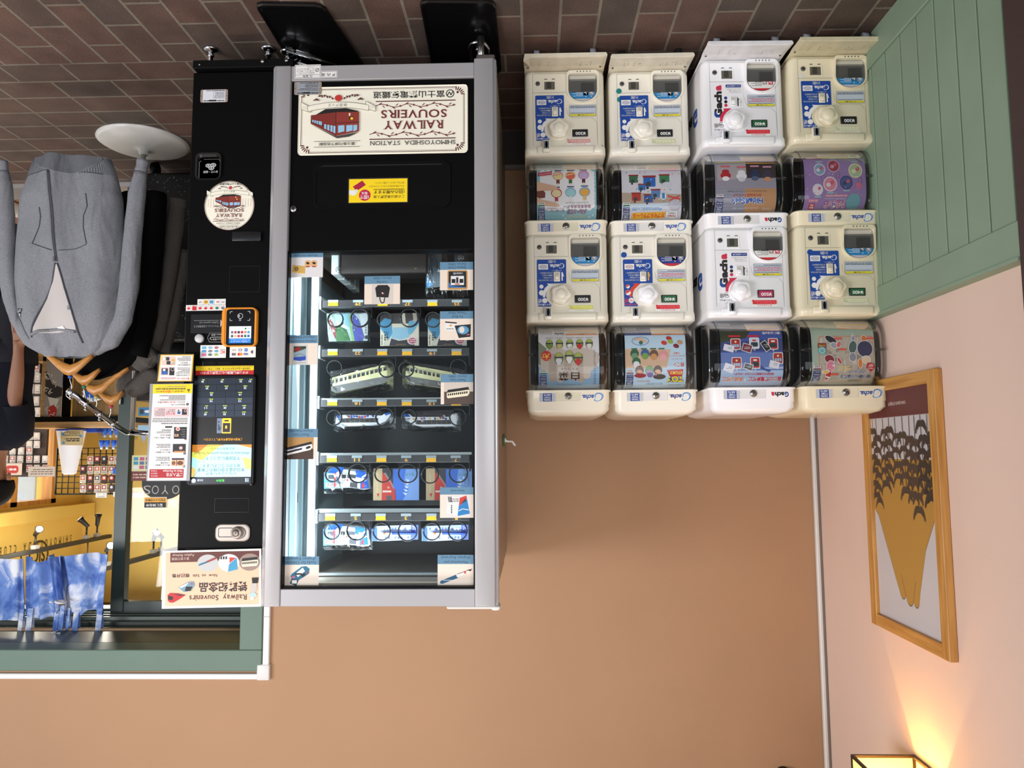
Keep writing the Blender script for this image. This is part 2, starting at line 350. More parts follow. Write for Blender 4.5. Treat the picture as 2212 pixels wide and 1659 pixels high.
for a, c in ((y0w, y0w+.05), (yc-.04, yc+.02), (y1w-.05, y1w)): b.box(XR+.0, XR+.07, a, c, .8, zh, WF)
b.box(XR, XR+.07, y0w, y1w, zh-.03, zh, WF); b.box(XR, XR+.07, y0w, y1w, .8, .84, WF); w = struct(b, 'window_1')
g = B(); g.box(XR+.03, XR+.036, y0w, y1w, .82, zh, GLASS); g.build('pane', w)
b = B(); b.box(xo-.75, XR+.14, YS+.1, YF+.1, SZ, SZ+.1, M((92, 62, 46), .6, var=.1)); struct(b, 'ceiling_shop')
area('shop_window_daylight', (XR+.35, (y0w+y1w)/2, 1.35), (XR-1, (y0w+y1w)/2, 1.35), 2.6, 1.7, 46, (.95, .98, 1.0))
# unseen wall added past the shop: keeps the sky from shining on the backs
b = B(); b.box(4.0, 4.1, YS+.1, YF, 0, SZ, YELW); struct(b, 'wall_sky_block')
# ================================================================ the vending machine
YD = 2.20; YG = 2.232
cA = CV(560, 100, 3.771); cB = CV(600, 520, 4.809); cC = CV(600, 740, 4.809); cD = CV(600, 960, 4.809); cE = CV(560, 1120, 3.95)
cF = CV(320, 480, 4.367); cG = CV(300, 760, 5.53); cH = CV(330, 1040, 5.53); cI = CV(380, 120, 4.608)
def X_(px, Y=YD, py=829): return P(px, py, Y).x
def Z_(py, Y=YD, px=820): return P(px, py, Y).z
xl, xr, il, ir = X_(1074.5), X_(571), X_(1025), X_(614)
zt, zb, zgt, zgb, zrl = Z_(1311), Z_(137), Z_(1273), Z_(539), Z_(169)
SILV = M((174, 172, 174), .38, .25, name='silver_lacquer'); SILVL = M((196, 196, 200), .3, .45); DKIN = M((24, 22, 23), .45); SHELF = M((46, 46, 48), .45)
LIGHTIN = M((138, 158, 164), .4); GALV = M((158, 166, 168), .35, .5)
vm = thing('souvenir_vending_machine', 'tall black and silver vending machine with glazed shelves of railway souvenirs', 'vending machine', ((xl+xr)/2, 2.6, 0))
YR_ = 2.98; xpr = P(399, 680, 2.26).x       # rear, right end of the payment column
b = B(); SIDE = M((150, 136, 120), .38, .3); t = .03
b.box(xl+.002, xl+t, YD+.07, YR_, zb-.01, zt-.06, SIDE, .004, 1); b.box(ir+.02, xr-.002, YD+.07, YR_, zb-.01, zt-.02, SIDE)
b.box(xl+t, ir+.02, YR_-.04, YR_, zb, zt-.02, DKIN); b.box(xl+.01, xr-.005, YD+.07, YR_-.09, zt-.06, zt-.02, SIDE, .004, 1); b.box(xl+t, ir+.02, YD+.07, YR_, zb-.01, zb+.03, DKIN)
b.box(ir+.006, ir+.022, YD+.075, YR_-.04, zgb, zgt+.02, LIGHTIN); b.box(xl+t, xl+t+.012, YD+.075, YR_-.04, zgb, zgt+.02, M((120, 122, 124), .4))
b.build('cabinet', vm)
# door frame in silver
b = B()
b.box(xl+.008, il, YD, YD+.068, zb-.012, zt, SILV, .004, 2); b.box(xl, xl+.010, YD+.010, YD+.068, zb-.012, zt, SILVL, .003, 2)
b.box(ir, xr-.012, YD, YD+.068, zb, zt, SILV, .004, 2); b.add([(xr-.013, YD+.001, zb), (xr, YD+.016, zb), (xr, YD+.068, zb), (xr-.013, YD+.068, zb), (xr-.013, YD+.001, zt), (xr, YD+.016, zt), (xr, YD+.068, zt), (xr-.013, YD+.068, zt)], [(0, 1, 5, 4), (1, 2, 6, 5), (2, 3, 7, 6), (0, 3, 2, 1), (4, 5, 6, 7)], SILVL)
b.box(il, ir, YD+.004, YD+.066, zgt, zt, SILV, .002, 1); b.box(il, ir, YD+.004, YD+.066, zb, zrl, SILV, .002, 1)
b.box(il-.004, il+.004, YD+.005, YD+.03, zgb, zgt, BLACK); b.box(ir-.004, ir+.004, YD+.005, YD+.03, zgb, zgt, BLACK); b.box(il, ir, YD+.008, YD+.03, zgt-.006, zgt, BLACK)
b.build('door_frame', vm)
b = B(); b.box(il+.003, ir-.003, YG, YG+.005, zgb, zgt-.003, GLASS); b.build('glass_pane', vm)
b = B(); b.box(X_(1078), X_(965), YD+.006, YD+.06, zt, zt+.008, M((222, 220, 214), .5), .003, 1); b.cyl((X_(1068), YD+.03, zt+.006), (X_(1068), YD+.03, zt+.014), .012, WHITE); b.build('hinge_cap', vm)
b = B(); b.box(xl+.004, xl+.062, YD+.004, YD+.07, zb-.026, zb-.008, STEEL, .003, 1); b.cyl((xl+.05, YD+.04, .05), (xl+.05, YD+.04, zb-.02), .011, STEEL); b.build('hinge_bracket', vm)
# black lower panel
b = B(); b.box(il, ir, YD+.012, YD+.06, zrl, zgb, BLACK, .002, 1); lp = b.build('lower_panel', vm)
YP_ = YD+.012
def art_b(a, name, parent, thick=0, **k): b = B(); a.into(b); return b.build(name, parent, **k)
MAROON = pr((112, 36, 38)); IVORY = pr((246, 241, 222)); SKYB = pr((150, 200, 228)); BRICKR = pr((126, 42, 34)); DKMAR = pr((82, 24, 26))
def serif(a, t, x0, y0, x1, y1, m, bold=.012):
    foot = {'R': ((.1,), (.92,), 'b'), 'A': 'b2', 'I': 'bt', 'L': 'l', 'W': 't3', 'Y': 'y', 'U': 't2', 'V': 't2', 'E': 'l', 'H': 'h', 'M': 'h', 'D': 'l', 'T': 'c', 'N': 'n', 'F': 'l', 'P': 'l', 'K': 'h', 'i': 'c', 'l': 'bt', 'r': 'l', 'n': 'n2', 'h': 'h'}
    w = [(tmesh(c, bold)[2] if c != ' ' else (.45, .7)) for c in t]; gap = .11; tot = sum(q[0] for q in w)+gap*(len(t)-1); sc = abs(x1-x0)/tot; x = x1
    for c, q in zip(t, w):
        if c != ' ':
            lo = c in 'anoesuvcrmwx' ; H = (y1-y0)*(.72 if lo else 1.0); dn = (y1-y0)*.28 if c in 'yg' else 0; xe = x-q[0]*sc
            a.T(c, xe, y0-dn, x, y0+H if not dn else y0+(y1-y0)*.72, m, bold)
            k = foot.get(c); hw = .16*(y1-y0); th = .055*(y1-y0); pos = []
            wd = q[0]*sc
            if c == 'R': pos = [(.12, 0), (.12, 1), (.93, 0)]
            elif k == 'b2': pos = [(.04, 0), (.96, 0)]
            elif k == 'bt': pos = [(.5, 0), (.5, 1)]
            elif k == 'l': pos = [(.1, 0), (.1, 1)]
            elif k == 't3': pos = [(.03, 1), (.97, 1), (.5, 1)]
            elif k == 't2': pos = [(.07, 1), (.93, 1)]
            elif k == 'y': pos = [(.05, 1), (.95, 1), (.5, 0)]
            elif k == 'h': pos = [(.08, 0), (.92, 0), (.08, 1), (.92, 1)]
            elif k == 'c': pos = [(.5, 0)]
            elif k == 'n': pos = [(.08, 0), (.08, 1), (.92, 1)]
            elif k == 'n2': pos = [(.08, 0), (.92, 0)]
            for fx, fy in pos:
                cx = x-wd*fx; cy = y0+(H-th)*fy; a.R(cx-hw, cy, cx+hw, cy+th, m)
        x -= q[0]*sc+gap*sc
def tram(a, x0, y0, x1, y1):
    """the little brown tram of the emblem; x, y as fractions of its box in the photo"""
    X = lambda f: x0+(x1-x0)*f; Y = lambda f: y0+(y1-y0)*f
    Q = lambda *p: [(X(u), Y(v)) for u, v in p]
    a.P(Q((.02, .28), (.30, .02), (.72, .0), (.98, .1), (.99, .3), (.5, .42)), INK)
    a.P(Q((.0, .22), (.52, .13), (.52, .92), (.0, .5)), BRICKR); a.P(Q((.52, .13), (1, .13), (1, .78), (.52, .92)), pr((140, 50, 40)))
    a.P(Q((.0, .52), (.52, .93), (1, .80), (.8, .95), (.55, 1.0)), pr((70, 66, 66)))
    a.Ln(Q((.0, .43), (.52, .72)), .02*(x0-x1)*-1, INK); a.Ln(Q((.52, .13), (.52, .95)), .012*abs(x1-x0), INK); a.Ln(Q((.52, .50), (1, .47)), .012*abs(x1-x0), INK)
    for u in (.57, .74, .885): a.P(Q((u, .58-.03*(u-.5)), (u+(.13 if u < .8 else .08), .57-.03*(u-.5)), (u+(.13 if u < .8 else .08), .78-.12*(u-.5)), (u, .83-.12*(u-.5))), SKYB)
    for u in (.03, .075, .12, .165, .2): a.P(Q((u, .36+.33*u), (u+.03, .37+.33*u), (u+.03, .45+.6*u), (u, .43+.6*u)), SKYB)
    for u in (.28, .345, .41, .47): a.P(Q((u, .44+.30*u), (u+.045, .45+.30*u), (u+.045, .50+.72*u), (u, .46+.74*u)), SKYB)
    a.E(X(.84), Y(.34), .045*abs(x1-x0), .06*abs(y1-y0), INK); a.E(X(.85), Y(.35), .03*abs(x1-x0), .045*abs(y1-y0), pr((245, 200, 40)))
    a.T('1', X(.79), Y(.17), X(.82), Y(.26), IVORY)
def flourish(a, x0, x1, y, h, m, n=3):
    for k in range(n*2):
        f = x0+(x1-x0)*(k+.5)/(n*2); s = 1 if k % 2 else -1; w = (x1-x0)/(n*2)
        pts = [(f-w*.5+w*i/10, y+s*h*.42*math.sin(math.pi*i/10)*(1-.4*i/10)) for i in range(11)]
        a.Ln(pts, h*.16, m); a.ring(f+w*.36, y+s*h*.1, h*.24, h*.11, m, 12); a.E(f-w*.15, y+s*h*.48, w*.16, h*.12, m, 30*s, 10); a.E(f+w*.1, y-s*h*.2, w*.13, h*.1, m, -40*s, 10)
def floral(a, cx, cy, w, h, m):
    for k in range(12): a.E(cx+math.cos(k*math.pi/6)*w*.045, cy+math.sin(k*math.pi/6)*h*.26, w*.034, h*.11, pr((196, 50, 44)), math.degrees(k*math.pi/6), 8)
    for s in (-1, 1):
        a.Ln([(cx+s*w*(.09+.32*i/10), cy+h*(.1-.5*math.sin(math.pi*i/14))) for i in range(11)], w*.008, m)
        for i in range(6): a.E(cx+s*w*(.12+.05*i), cy+h*(.05*(-1)**i-.3*math.sin(math.pi*i/8)), w*.026, h*.09, m, 60*s*(1 if i % 2 else -1), 10)
        for i in range(5): a.E(cx+s*w*.43+s*w*.02*(i-2), cy+h*(.16+.03*abs(i-2)), w*.008, h*.2, m, -s*(i-2)*28, 8)
        a.ring(cx+s*w*.34, cy-h*.3, w*.022, w*.008, m, 12)
def ribbon(a, x0, x1, y, h, m):
    """arched banner; y is its middle as seen in the photo (sags upward there)"""
    c = lambda f: y-h*1.0*(1-(2*f-1)**2)+h*.55
    for f0, f1, dy in ((0, .13, -.75), (.87, 1, -.75)):
        q = [(x0+(x1-x0)*f0, y+h*dy*.2-h*.9), (x0+(x1-x0)*f1, y+h*.1-h*.2), (x0+(x1-x0)*f1, y+h*.9), (x0+(x1-x0)*f0, y+h*.25)]
        a.P(q, IVORY); a.Ln(q+[q[0]], h*.06, m); a.bars(q[0][0]+2*(1 if f0 == 0 else 1), y-h*.3, q[1][0]-2, y+h*.3, 3, m, .12, 5)
    n = 14; fs = [.09+.82*i/n for i in range(n+1)]
    up = [(x0+(x1-x0)*f, c(f)-h*.5) for f in fs]; dn = [(x0+(x1-x0)*f, c(f)+h*.5) for f in fs]
    a.put(up+dn, [(i, i+1, n+2+i, n+1+i) for i in range(n)], IVORY); a.Ln(up+dn[::-1]+[up[0]], h*.06, m)
c0 = cA(1006, 600); a = plane_art(*c0, YP_-.0022, cA)
a.RR(315, 312, 1697, 887, 34, IVORY)
for d_, w_ in ((0, 5), (9, 2.2)): a.frame(340+d_, 332+d_, 1668-d_, 866-d_, w_, DKMAR)
for x, y, s1, s2 in ((1668, 332, -1, 1), (1668, 866, -1, -1), (340, 866, 1, -1), (340, 332, 1, 1)):
    a.R(min(x-3, x+s1*68), min(y-3, y+s2*62), max(x+3, x+s1*68), max(y+3, y+s2*62), IVORY)
    for k in range(6):
        t_ = math.radians(4+16.4*k); a.E(x+s1*(70-58*math.cos(t_)), y+s2*(64-52*math.sin(t_)), 19, 5, DKMAR, math.degrees(math.atan2(s2*math.sin(t_), s1*math.cos(t_))), 10)
    a.E(x+s1*54, y+s2*46, 10, 10, DKMAR, 0, 12)
a.ring(1553, 388, 34, 7, INK); a.Ln([(1575, 372), (1560, 402), (1547, 374), (1531, 404)], 7, INK)
a.T('富士山麓電氣鐵道', 925, 360, 1507, 420, INK, .012)
a.R(948, 441, 1597, 449, DKMAR); flourish(a, 948, 1597, 482, 36, MAROON); flourish(a, 900, 1597, 722, 36, MAROON); a.R(900, 759, 1597, 767, DKMAR)
serif(a, 'SOUVEIRS', 993, 520, 1525, 588, MAROON); serif(a, 'RAILWAY', 1020, 612, 1495, 682, MAROON); serif(a, 'SHIMOYOSHIDA STATION', 908, 780, 1597, 815, INK, 0)
floral(a, 645, 412, 420, 62, DKMAR); tram(a, 422, 500, 815, 752); ribbon(a, 340, 948, 492, 46, INK)
a.T('鉄道グッズ', 562, 460, 716, 486, INK)
a.R(450, 775, 826, 778, INK); a.R(450, 822, 826, 825, INK); a.T('富士急行線下吉田駅', 492, 786, 783, 812, INK, .01)
b = B(); c = [P(*cA(x, y), YP_) for x, y in ((318, 884), (1694, 316))]
b.box(c[1].x, c[0].x, YP_-.002, YP_, c[1].z, c[0].z, IVORY, .004, 1); a.into(b); b.build('sign_panel', vm, label='cream sign with a brown tram and red lettering')
# retrieval flap
def ring_pts(x0, y0, x1, y1, r, n=5):
    o = []
    for cx, cy, a_ in ((x1-r, y1-r, 0), (x0+r, y1-r, 90), (x0+r, y0+r, 180), (x1-r, y0+r, 270)):
        for i in range(n+1): t_ = math.radians(a_+90*i/n); o.append((cx+r*math.cos(t_), cy+r*math.sin(t_)))
    return o
def dish(b, cv, cx, cy, Y, rings, m):
    """recessed or raised rounded rectangle: rings = (x0,y0,x1,y1,r,depth) in crop pixels"""
    cc = P(*cv(cx, cy), Y); pc = cv(cx, cy); k = (P(pc[0]+10, pc[1], Y)-P(pc[0]-10, pc[1], Y)).length/20; out = []
    for x0, y0, x1, y1, r, d in rings:
        out.append([Vector((cc.x-(q[0]-pc[0])*k, Y+d, cc.z+(q[1]-pc[1])*k)) for q in (cv(*p) for p in ring_pts(x0, y0, x1, y1, r))])
    b.loft(out, m, caps=True, smooth=False); return b
b = B(); dish(b, cA, 1000, 1125, YP_-.001, [(436, 930, 1562, 1325, 70, 0), (440, 934, 1558, 1321, 68, -.003), (462, 962, 1536, 1312, 62, -.003), (470, 968, 1545, 1318, 50, -.0005)], M((11, 11, 12), .35, spec=.15))
fl = b.build('retrieval_flap', lp)
a = plane_art(*cA(968, 1175), YP_-.0015, cA); a.RR(722, 1068, 1213, 1280, 8, INK); a.R(731, 1077, 1206, 1273, YEL)
a.T('この扉は商品購入後', 930, 1214, 1180, 1240, INK, .012); a.T('1回のみ開きます', 934, 1172, 1182, 1202, INK, .02); a.R(930, 1163, 1182, 1168, INK)
a.T('それ以降は防犯のためロックされます', 893, 1132, 1180, 1148, INK); a.T('取り出し忘れにご注意ください', 943, 1104, 1180, 1120, INK)
a.P([(762, 1139), (838, 1090), (868, 1126), (792, 1178)], pr((170, 24, 60)))
a.P([(732, 1166), (770, 1170), (800, 1160), (804, 1178), (796, 1196), (770, 1216), (732, 1204)], PAPER); a.E(788, 1180, 13, 11, pr((225, 225, 220))); a.E(860, 1212, 48, 47, pr((196, 28, 72))); a.T('1回で', 822, 1212, 892, 1244, WHITE, .02); a.T('取る', 835, 1184, 882, 1206, WHITE, .02)
b = B(); a.into(b); b.build('warning_sticker', lp)
def disc(b, cv, cx, cy, r, Y, d, m, n=24, inner=None):
    p = P(*cv(cx, cy), Y); s_ = cv(1, 0)[0]-cv(0, 0)[0]; k = Y/F*s_; b.lathe([(r*k, 0), (r*k, d*.8), (r*k*.9, d), (0, d)], p, m, n, (0, -1, 0)); return p, k
b = B(); p, k = disc(b, cA, 282, 1328, 27, YP_, .006, STEEL); b.lathe([(14*k, 0), (14*k, .0075), (0, .0075)], p, M((110, 108, 105), .4, .8), 16, (0, -1, 0)); b.box(p.x-.0015, p.x+.0015, YP_-.0082, YP_-.006, p.z-.004, p.z+.004, BLACK); b.build('key_lock', lp)
def plate(name, parent, cv, x0, y0, x1, y1, Y, dark=False, th=.0015):
    a = plane_art(*cv((x0+x1)/2, (y0+y1)/2), Y-th-.0003, cv); h = y1-y0; w = x1-x0
    a.RR(x0, y0, x1, y1, h*.12, pr((150, 135, 122), .4)); a.RR(x0+w*.09, y0+h*.03, x1-w*.09, y1-h*.03, 2, pr((150, 155, 162) if dark else (218, 220, 226), .4))
    for x in (x0+w*.045, x1-w*.045): a.E(x, (y0+y1)/2, w*.02, w*.02, STEEL, 0, 10)
    a.bars(x0+w*.12, y1-h*.20, x1-w*.12, y1-h*.06, 1, INK, .5, 3); a.R(x0+w*.32, y1-h*.20, x0+w*.58, y1-h*.08, INK)
    a.frame(x0+w*.48, y0+h*.14, x1-w*.13, y1-h*.3, h*.015, INK); a.bars(x0+w*.5 if not dark else x0+w*.14, y0+h*.2, x1-w*.15, y1-h*.34, 5, INK, .4, 4); a.bars(x0+w*.14, y0+h*.04, x1-w*.12, y0+h*.14, 1, INK, .5, 5)
    b = B(); a.into(b); return b.build(name, parent)
plate('rating_plate', lp, cA, 285, 287, 508, 396, YP_-.002, True)
a = plane_art(*cA(395, 205), YD+.0036, cA); a.R(290, 148, 501, 263, PAPER); a.frame(296, 156, 495, 256, 2.5, INK); a.R(296, 232, 495, 234.5, INK)
a.T('警告', 355, 236, 402, 254, INK, .02); a.P([(408, 237), (436, 237), (422, 257)], INK); a.P([(413, 239.5), (431, 239.5), (422, 252)], PAPER)
a.ring(472, 194, 16, 4, INK); a.Ln([(462, 204), (482, 184)], 4, INK)
for i, t_ in enumerate(('転倒防止を行うために、', '上に乗らない、揺さぶる', 'ない、傾けないように', 'してください。')): a.T(t_, (310, 306, 308, 385)[i], 212-17*i, 450, 225-17*i, INK)
a.R(505, 204, 636, 262, PAPER); a.frame(510, 209, 631, 257, 2.5, INK)
for i, t_ in enumerate('屋内用'): a.T(t_, 594-41*i, 221, 620-41*i, 247, INK, .015)
b = B(); a.into(b); b.build('warning_label', vm)
# ---------------------------------------------------------------- payment column
YPC = 2.262; zp0, zp1 = P(500, 155, YPC).z, P(480, 1200, YPC).z
b = B(); b.box(xr-.002, xpr, YPC, YR_-.05, zp0, zp1, BLACK, .003, 1); pc = b.build('payment_column', vm)
b = B(); b.box(xr-.05, xpr-.003, YPC-.012, YR_-.1, zp0-.035, zp0-.008, BLACKM, .002, 1); b.cyl((xpr-.025, YPC-.013, zp0-.02), (xpr-.025, YPC-.010, zp0-.02), .003, STEEL); b.build('base_rail', vm)
b = B(); b.box(xl+.02, xr, YD+.075, YR_-.05, .145, zb-.005, BLACKM); b.build('plinth', vm)
for px, py in ((456, 106), (580, 104)):
    p = PZ(px, py, 0.0); f = B(); f.lathe([(.024, 0), (.024, .006), (.012, .012), (.007, .013), (.007, zp0-.03)], p, CHROME, 20); f.lathe([(.011, .018), (.011, .028)], p, CHROME, 6); f.build('foot', vm)
p = PZ(622, 112, 0.0215); f = B(); f.lathe([(.026, 0), (.026, .006), (.012, .012), (.007, .013), (.007, .155)], p, CHROME, 20); f.lathe([(.011, .02), (.011, .03)], p, CHROME, 6); f.build('foot', vm)
q = Vector((p.x-.03, p.y-.03, .012)); 
f = B(); pts = [p+Vector((math.cos(t_)*.038, math.sin(t_)*.038, .012)) for t_ in [math.radians(60+40*i) for i in range(6)]]; d_ = Vector((-.14, .10, .004))
f.tube([pts[0]-d_*-1]+pts+[pts[-1]+d_], .009, CHROME, 8); f.build('anchor_bracket', vm, label='chrome floor anchor bracket')
p = PZ(1034, 91, 0.0215); f = B(); f.lathe([(.02, 0), (.02, .006), (.012, .012), (.007, .013), (.007, .155)], p, CHROME, 20); f.lathe([(.012, .02), (.012, .032)], p, CHROME, 6); f.build('foot', vm)
f = B(); f.tube([p+Vector((-.03, .08, .02)), p+Vector((-.03, .0, .02)), p+Vector((-.02, -.028, .02)), p+Vector((0, -.036, .02)), p+Vector((.02, -.028, .02)), p+Vector((.03, 0, .02)), p+Vector((.03, .08, .02))], .007, CHROME, 8); f.build('anchor_bracket', vm, label='chrome floor anchor bracket')
for px, py in ((568, 133), (620, 131)): 
    b = B(); p = P(px, py, YPC-.014); b.lathe([(.007, 0), (.007, .006)], p, STEEL, 6, (0, -1, 0)); b.build('bolt', vm)
# black plastic floor mats under the machine
for i, (qs, lab) in enumerate(((((548, 10), (697, 13), (790, 150), (640, 160)), 'black anchor mat under the middle of the vending machine'), (((905, 4), (1070, 6), (1085, 160), (935, 160)), 'black anchor mat under the hinge side of the vending machine'))):
    c = [PZ(x, y, .012) for x, y in qs]; b = B(); ctr = sum(c, Vector())/4
    base = []
    for k in range(4):
        p, u, v = c[k], (c[k-1]-c[k]).normalized(), (c[(k+1) % 4]-c[k]).normalized(); r = .025
        base += [p+u*r, p+(u+v)*r*.28, p+v*r]
    rings = [[Vector((q.x, q.y, 0)) for q in base], [Vector((q.x, q.y, .008)) for q in base], [q+(ctr-q).normalized()*.004 for q in base], [q+(ctr-q).normalized()*.016 for q in base], [q+(ctr-q).normalized()*.02-Vector((0, 0, .004)) for q in base]]
    b.loft(rings, M((14, 14, 15), .22, bump=.15, scale=14), smooth=False); b.build('anchor_mat', label=lab, cat='floor mat', group='anchor mats')
# column fittings
plate('rating_plate', pc, cI, 244, 336, 517, 468, YPC)
b = B(); dish(b, cI, 330, 1108, YPC-.0005, [(203, 973, 458, 1241, 50, 0), (203, 973, 458, 1241, 50, -.008), (222, 990, 444, 1235, 40, -.008), (232, 1010, 436, 1230, 30, .0)], M((30, 30, 31), .3)); 
a = plane_art(*cI(340, 1120), YPC-.0085, cI); LG = pr((205, 206, 208))
for x, y in ((371, 1090), (323, 1095), (353, 1120)): a.ring(x, y, 29, 8, LG, 18, 20); a.E(x, y, 12, 7, LG, 0, 10)
a.T('おつり・返却', 276, 1146, 418, 1172, LG, .01); a.Ln([(250, 1045), (232, 1060), (232, 1215)], 4, GREY); a.Ln([(275, 1030), (425, 1030), (440, 1055)], 3, GREY); a.into(b); b.build('coin_return_cup', pc)
cx, cy = 533, 1492; b = B(); p, k = disc(b, cI, cx, cy, 262, YPC, .0015, IVORY, 48)
a = plane_art(*cI(cx, cy), YPC-.0018, cI); a.ring(cx, cy, 250, 4, DKMAR, 48); a.ring(cx, cy, 240, 2, DKMAR, 48)
for k in range(17): 
    x = cx-212+26.5*k
    if abs(x-cx) > 115: a.R(x-1.2, cy-75+abs(x-cx)*.05, x+1.2, cy+40-abs(x-cx)*.12, pr((190, 150, 130)))
a.T('富士山麓電氣鐵道', 430, 1265, 622, 1286, INK, .01); a.ring(636, 1276, 11, 3, INK, 16); floral(a, cx+5, 1313, 250, 36, DKMAR)
tram(a, 393, 1380, 645, 1525); ribbon(a, 305, 765, 1372, 34, INK); a.T('鉄道グッズ', 475, 1343, 588, 1362, INK)
a.R(380, 1494, 685, 1499, DKMAR); flourish(a, 380, 685, 1508, 16, MAROON, 3); serif(a, 'SOUVEIRS', 390, 1525, 678, 1560, MAROON); serif(a, 'RAILWAY', 405, 1575, 658, 1612, MAROON); flourish(a, 378, 685, 1636, 18, MAROON, 3); a.R(378, 1650, 685, 1655, DKMAR)
serif(a, 'SHIMOYOSHIDA STATION', 415, 1668, 648, 1680, INK, 0); a.R(425, 1692, 640, 1694, INK); a.T('富士急行線下吉田駅', 440, 1702, 625, 1720, INK); a.R(425, 1728, 640, 1730, INK)
a.into(b); b.build('round_emblem', pc, label='round cream sticker with the tram emblem')
def outline(name, cv, x0, y0, x1, y1, r=8, w=3, col=(44, 44, 46)):
    b = B(); dish(b, cv, (x0+x1)/2, (y0+y1)/2, YPC-.0004, [(x0, y0, x1, y1, r, 0), (x0, y0, x1, y1, r, -.001), (x0+w, y0+w, x1-w, y1-w, r, -.001), (x0+w, y0+w, x1-w, y1-w, r, -.0002)], BLACK)
    a = plane_art(*cv((x0+x1)/2, (y0+y1)/2), YPC-.0016, cv); a.frame(x0+w/2, y0+w/2, x1-w/2, y1-w/2, w*.6, pr(col, .3)); a.into(b); return b.build(name, pc)
outline('bill_slot_cover', cF, 765, 412, 1055, 660, 10, 4); outline('blank_cover', cH, 738, 203, 1152, 367, 6, 4); 
a = plane_art(*cH(788, 810), YPC-.001, cH); a.RR(388, 805, 1186, 812, 3, pr((40, 40, 42), .3)); b = B(); a.into(b); b.build('blank_cover', pc)
b = B(); p0, p1 = P(*cF(1075, 95), YPC), P(*cF(800, 188), YPC); b.box(p0.x, p1.x, YPC-.012, YPC, p0.z, p1.z, M((24, 24, 26), .3), .003, 2); b.build('note_slot', pc)
a = plane_art(*cF(560, 780), YPC-.0006, cF)
cell = [((357, 411), (232, 60, 60)), ((411, 465), (200, 20, 40)), ((465, 518), (214, 40, 50)), ((518, 571), (200, 40, 60)), ((571, 624), (210, 40, 50)), ((624, 678), (20, 120, 70)), ((678, 733), (120, 120, 130))]
for i, ((x0, x1), c) in enumerate(cell):
    a.R(x0, 780, x1, 835, PAPER); a.frame(x0, 780, x1, 835, 2, GREY); xm = (x0+x1)/2
    (a.RR if i in (1,) else a.E)(*((x0+6, 786, x1-6, 830, 6, pr(c)) if i == 1 else (xm, 812, 17, 12, pr(c))))
    a.T(('Pay', 'd払い', 'PAY', 'Pay', 'PayPay', 'pay', 'Alipay')[i], x0+9, 788, x1-9, 799, WHITE if i == 1 else INK)
for i, c in enumerate(((60, 70, 150), (245, 190, 0), (110, 180, 215), (200, 30, 60), (240, 130, 60))):
    x0 = 465+53.5*i; a.R(x0, 725, x0+53, 779, PAPER); a.frame(x0, 725, x0+53, 779, 2, GREY)
    if i in (1, 2): a.R(x0+7, 735, x0+46, 770, pr(c))
    a.T(('QP', 'iD', 'Edy', 'R', 'JPQR')[i], x0+12, 743, x0+42, 763, pr((30, 40, 90)) if i != 3 else pr((200, 20, 50)), .02)
b = B(); a.into(b); b.build('payment_stickers', pc)
a = plane_art(*cF(555, 960), YPC-.0006, cF); a.R(403, 870, 716, 1046, pr((30, 31, 34), .3)); a.R(408, 874, 716, 1041, pr((20, 20, 23), .3))
a.P([(681, 918), (706, 953), (681, 992)], pr((190, 190, 192))); a.T('キャッシュレス決済専用です', 432, 970, 665, 993, pr((150, 150, 152))); a.T('Cashless payment only', 482, 934, 666, 957, pr((140, 140, 142))); a.bars(432, 922, 665, 932, 1, GREY, .5, 8)
b = B(); a.into(b); b.build('instruction_plate', pc)
b = B(); p, k = disc(b, cF, 492, 1100, 42, YPC, .012, M((200, 200, 200), .4)); b.build('return_button', pc)
a = plane_art(*cF(640, 1090), YPC-.0006, cF); a.Ln([(705, 1046), (580, 1046), (560, 1090), (580, 1130), (705, 1130)], 5, GREY); a.T('Return 返却', 596, 1055, 702, 1072, LG); a.T('Cancel 取消', 612, 1096, 702, 1114, LG); a.Ln([(702, 1084), (596, 1084), (582, 1096), (596, 1108), (606, 1108)], 4, LG)
b = B(); a.into(b); b.build('button_legend', pc)
b = B(); ORA = M((240, 150, 34), .45); dish(b, cF, 873, 992, YPC, [(705, 808, 1040, 1176, 55, 0), (705, 808, 1040, 1176, 55, -.010), (712, 815, 1032, 1168, 50, -.014), (738, 822, 1000, 1160, 24, -.014), (738, 822, 1000, 1160, 24, -.012)], ORA)
a = plane_art(*cF(870, 990), YPC-.0145, cF); a.RR(736, 820, 1002, 1162, 26, pr((16, 16, 17), .15)); 
for x, y, sx, sy in ((770, 842, 1, 1), (957, 842, -1, 1), (957, 928, -1, -1), (770, 928, 1, -1)): a.Ln([(x+22*sx, y), (x, y), (x, y+20*sy)], 4, LG)
a.ring(866, 884, 26, 4, LG); 
for r in (9, 15, 21): a.ring(868, 884, r, 3, LG, 10, None, 130, 230)
a.ring(866, 922, 10, 3, LG, 12)
b2 = B(); a.into(b); cr = b.build('card_reader', pc, label='orange rimmed contactless card reader')
SCRW = M((215, 228, 232), .4, emit=.55)
def scr(c, e=.6): return M(c, .3, emit=e)
a = plane_art(*cF(868, 1060), YPC-.0162, cF); a.R(764, 982, 971, 1140, SCRW); a.R(764, 1095, 971, 1140, scr((20, 110, 200))); a.T('ご利用になれます', 780, 1116, 955, 1134, WHITE); a.T('カードをタッチしてください', 775, 1098, 962, 1112, WHITE)
for i, c in enumerate(((90, 90, 95), (225, 190, 150), (200, 60, 60), (150, 60, 70), (60, 120, 70), (60, 110, 190))): a.RR(780+31*i, 1062, 804+31*i, 1086, 3, pr(c))
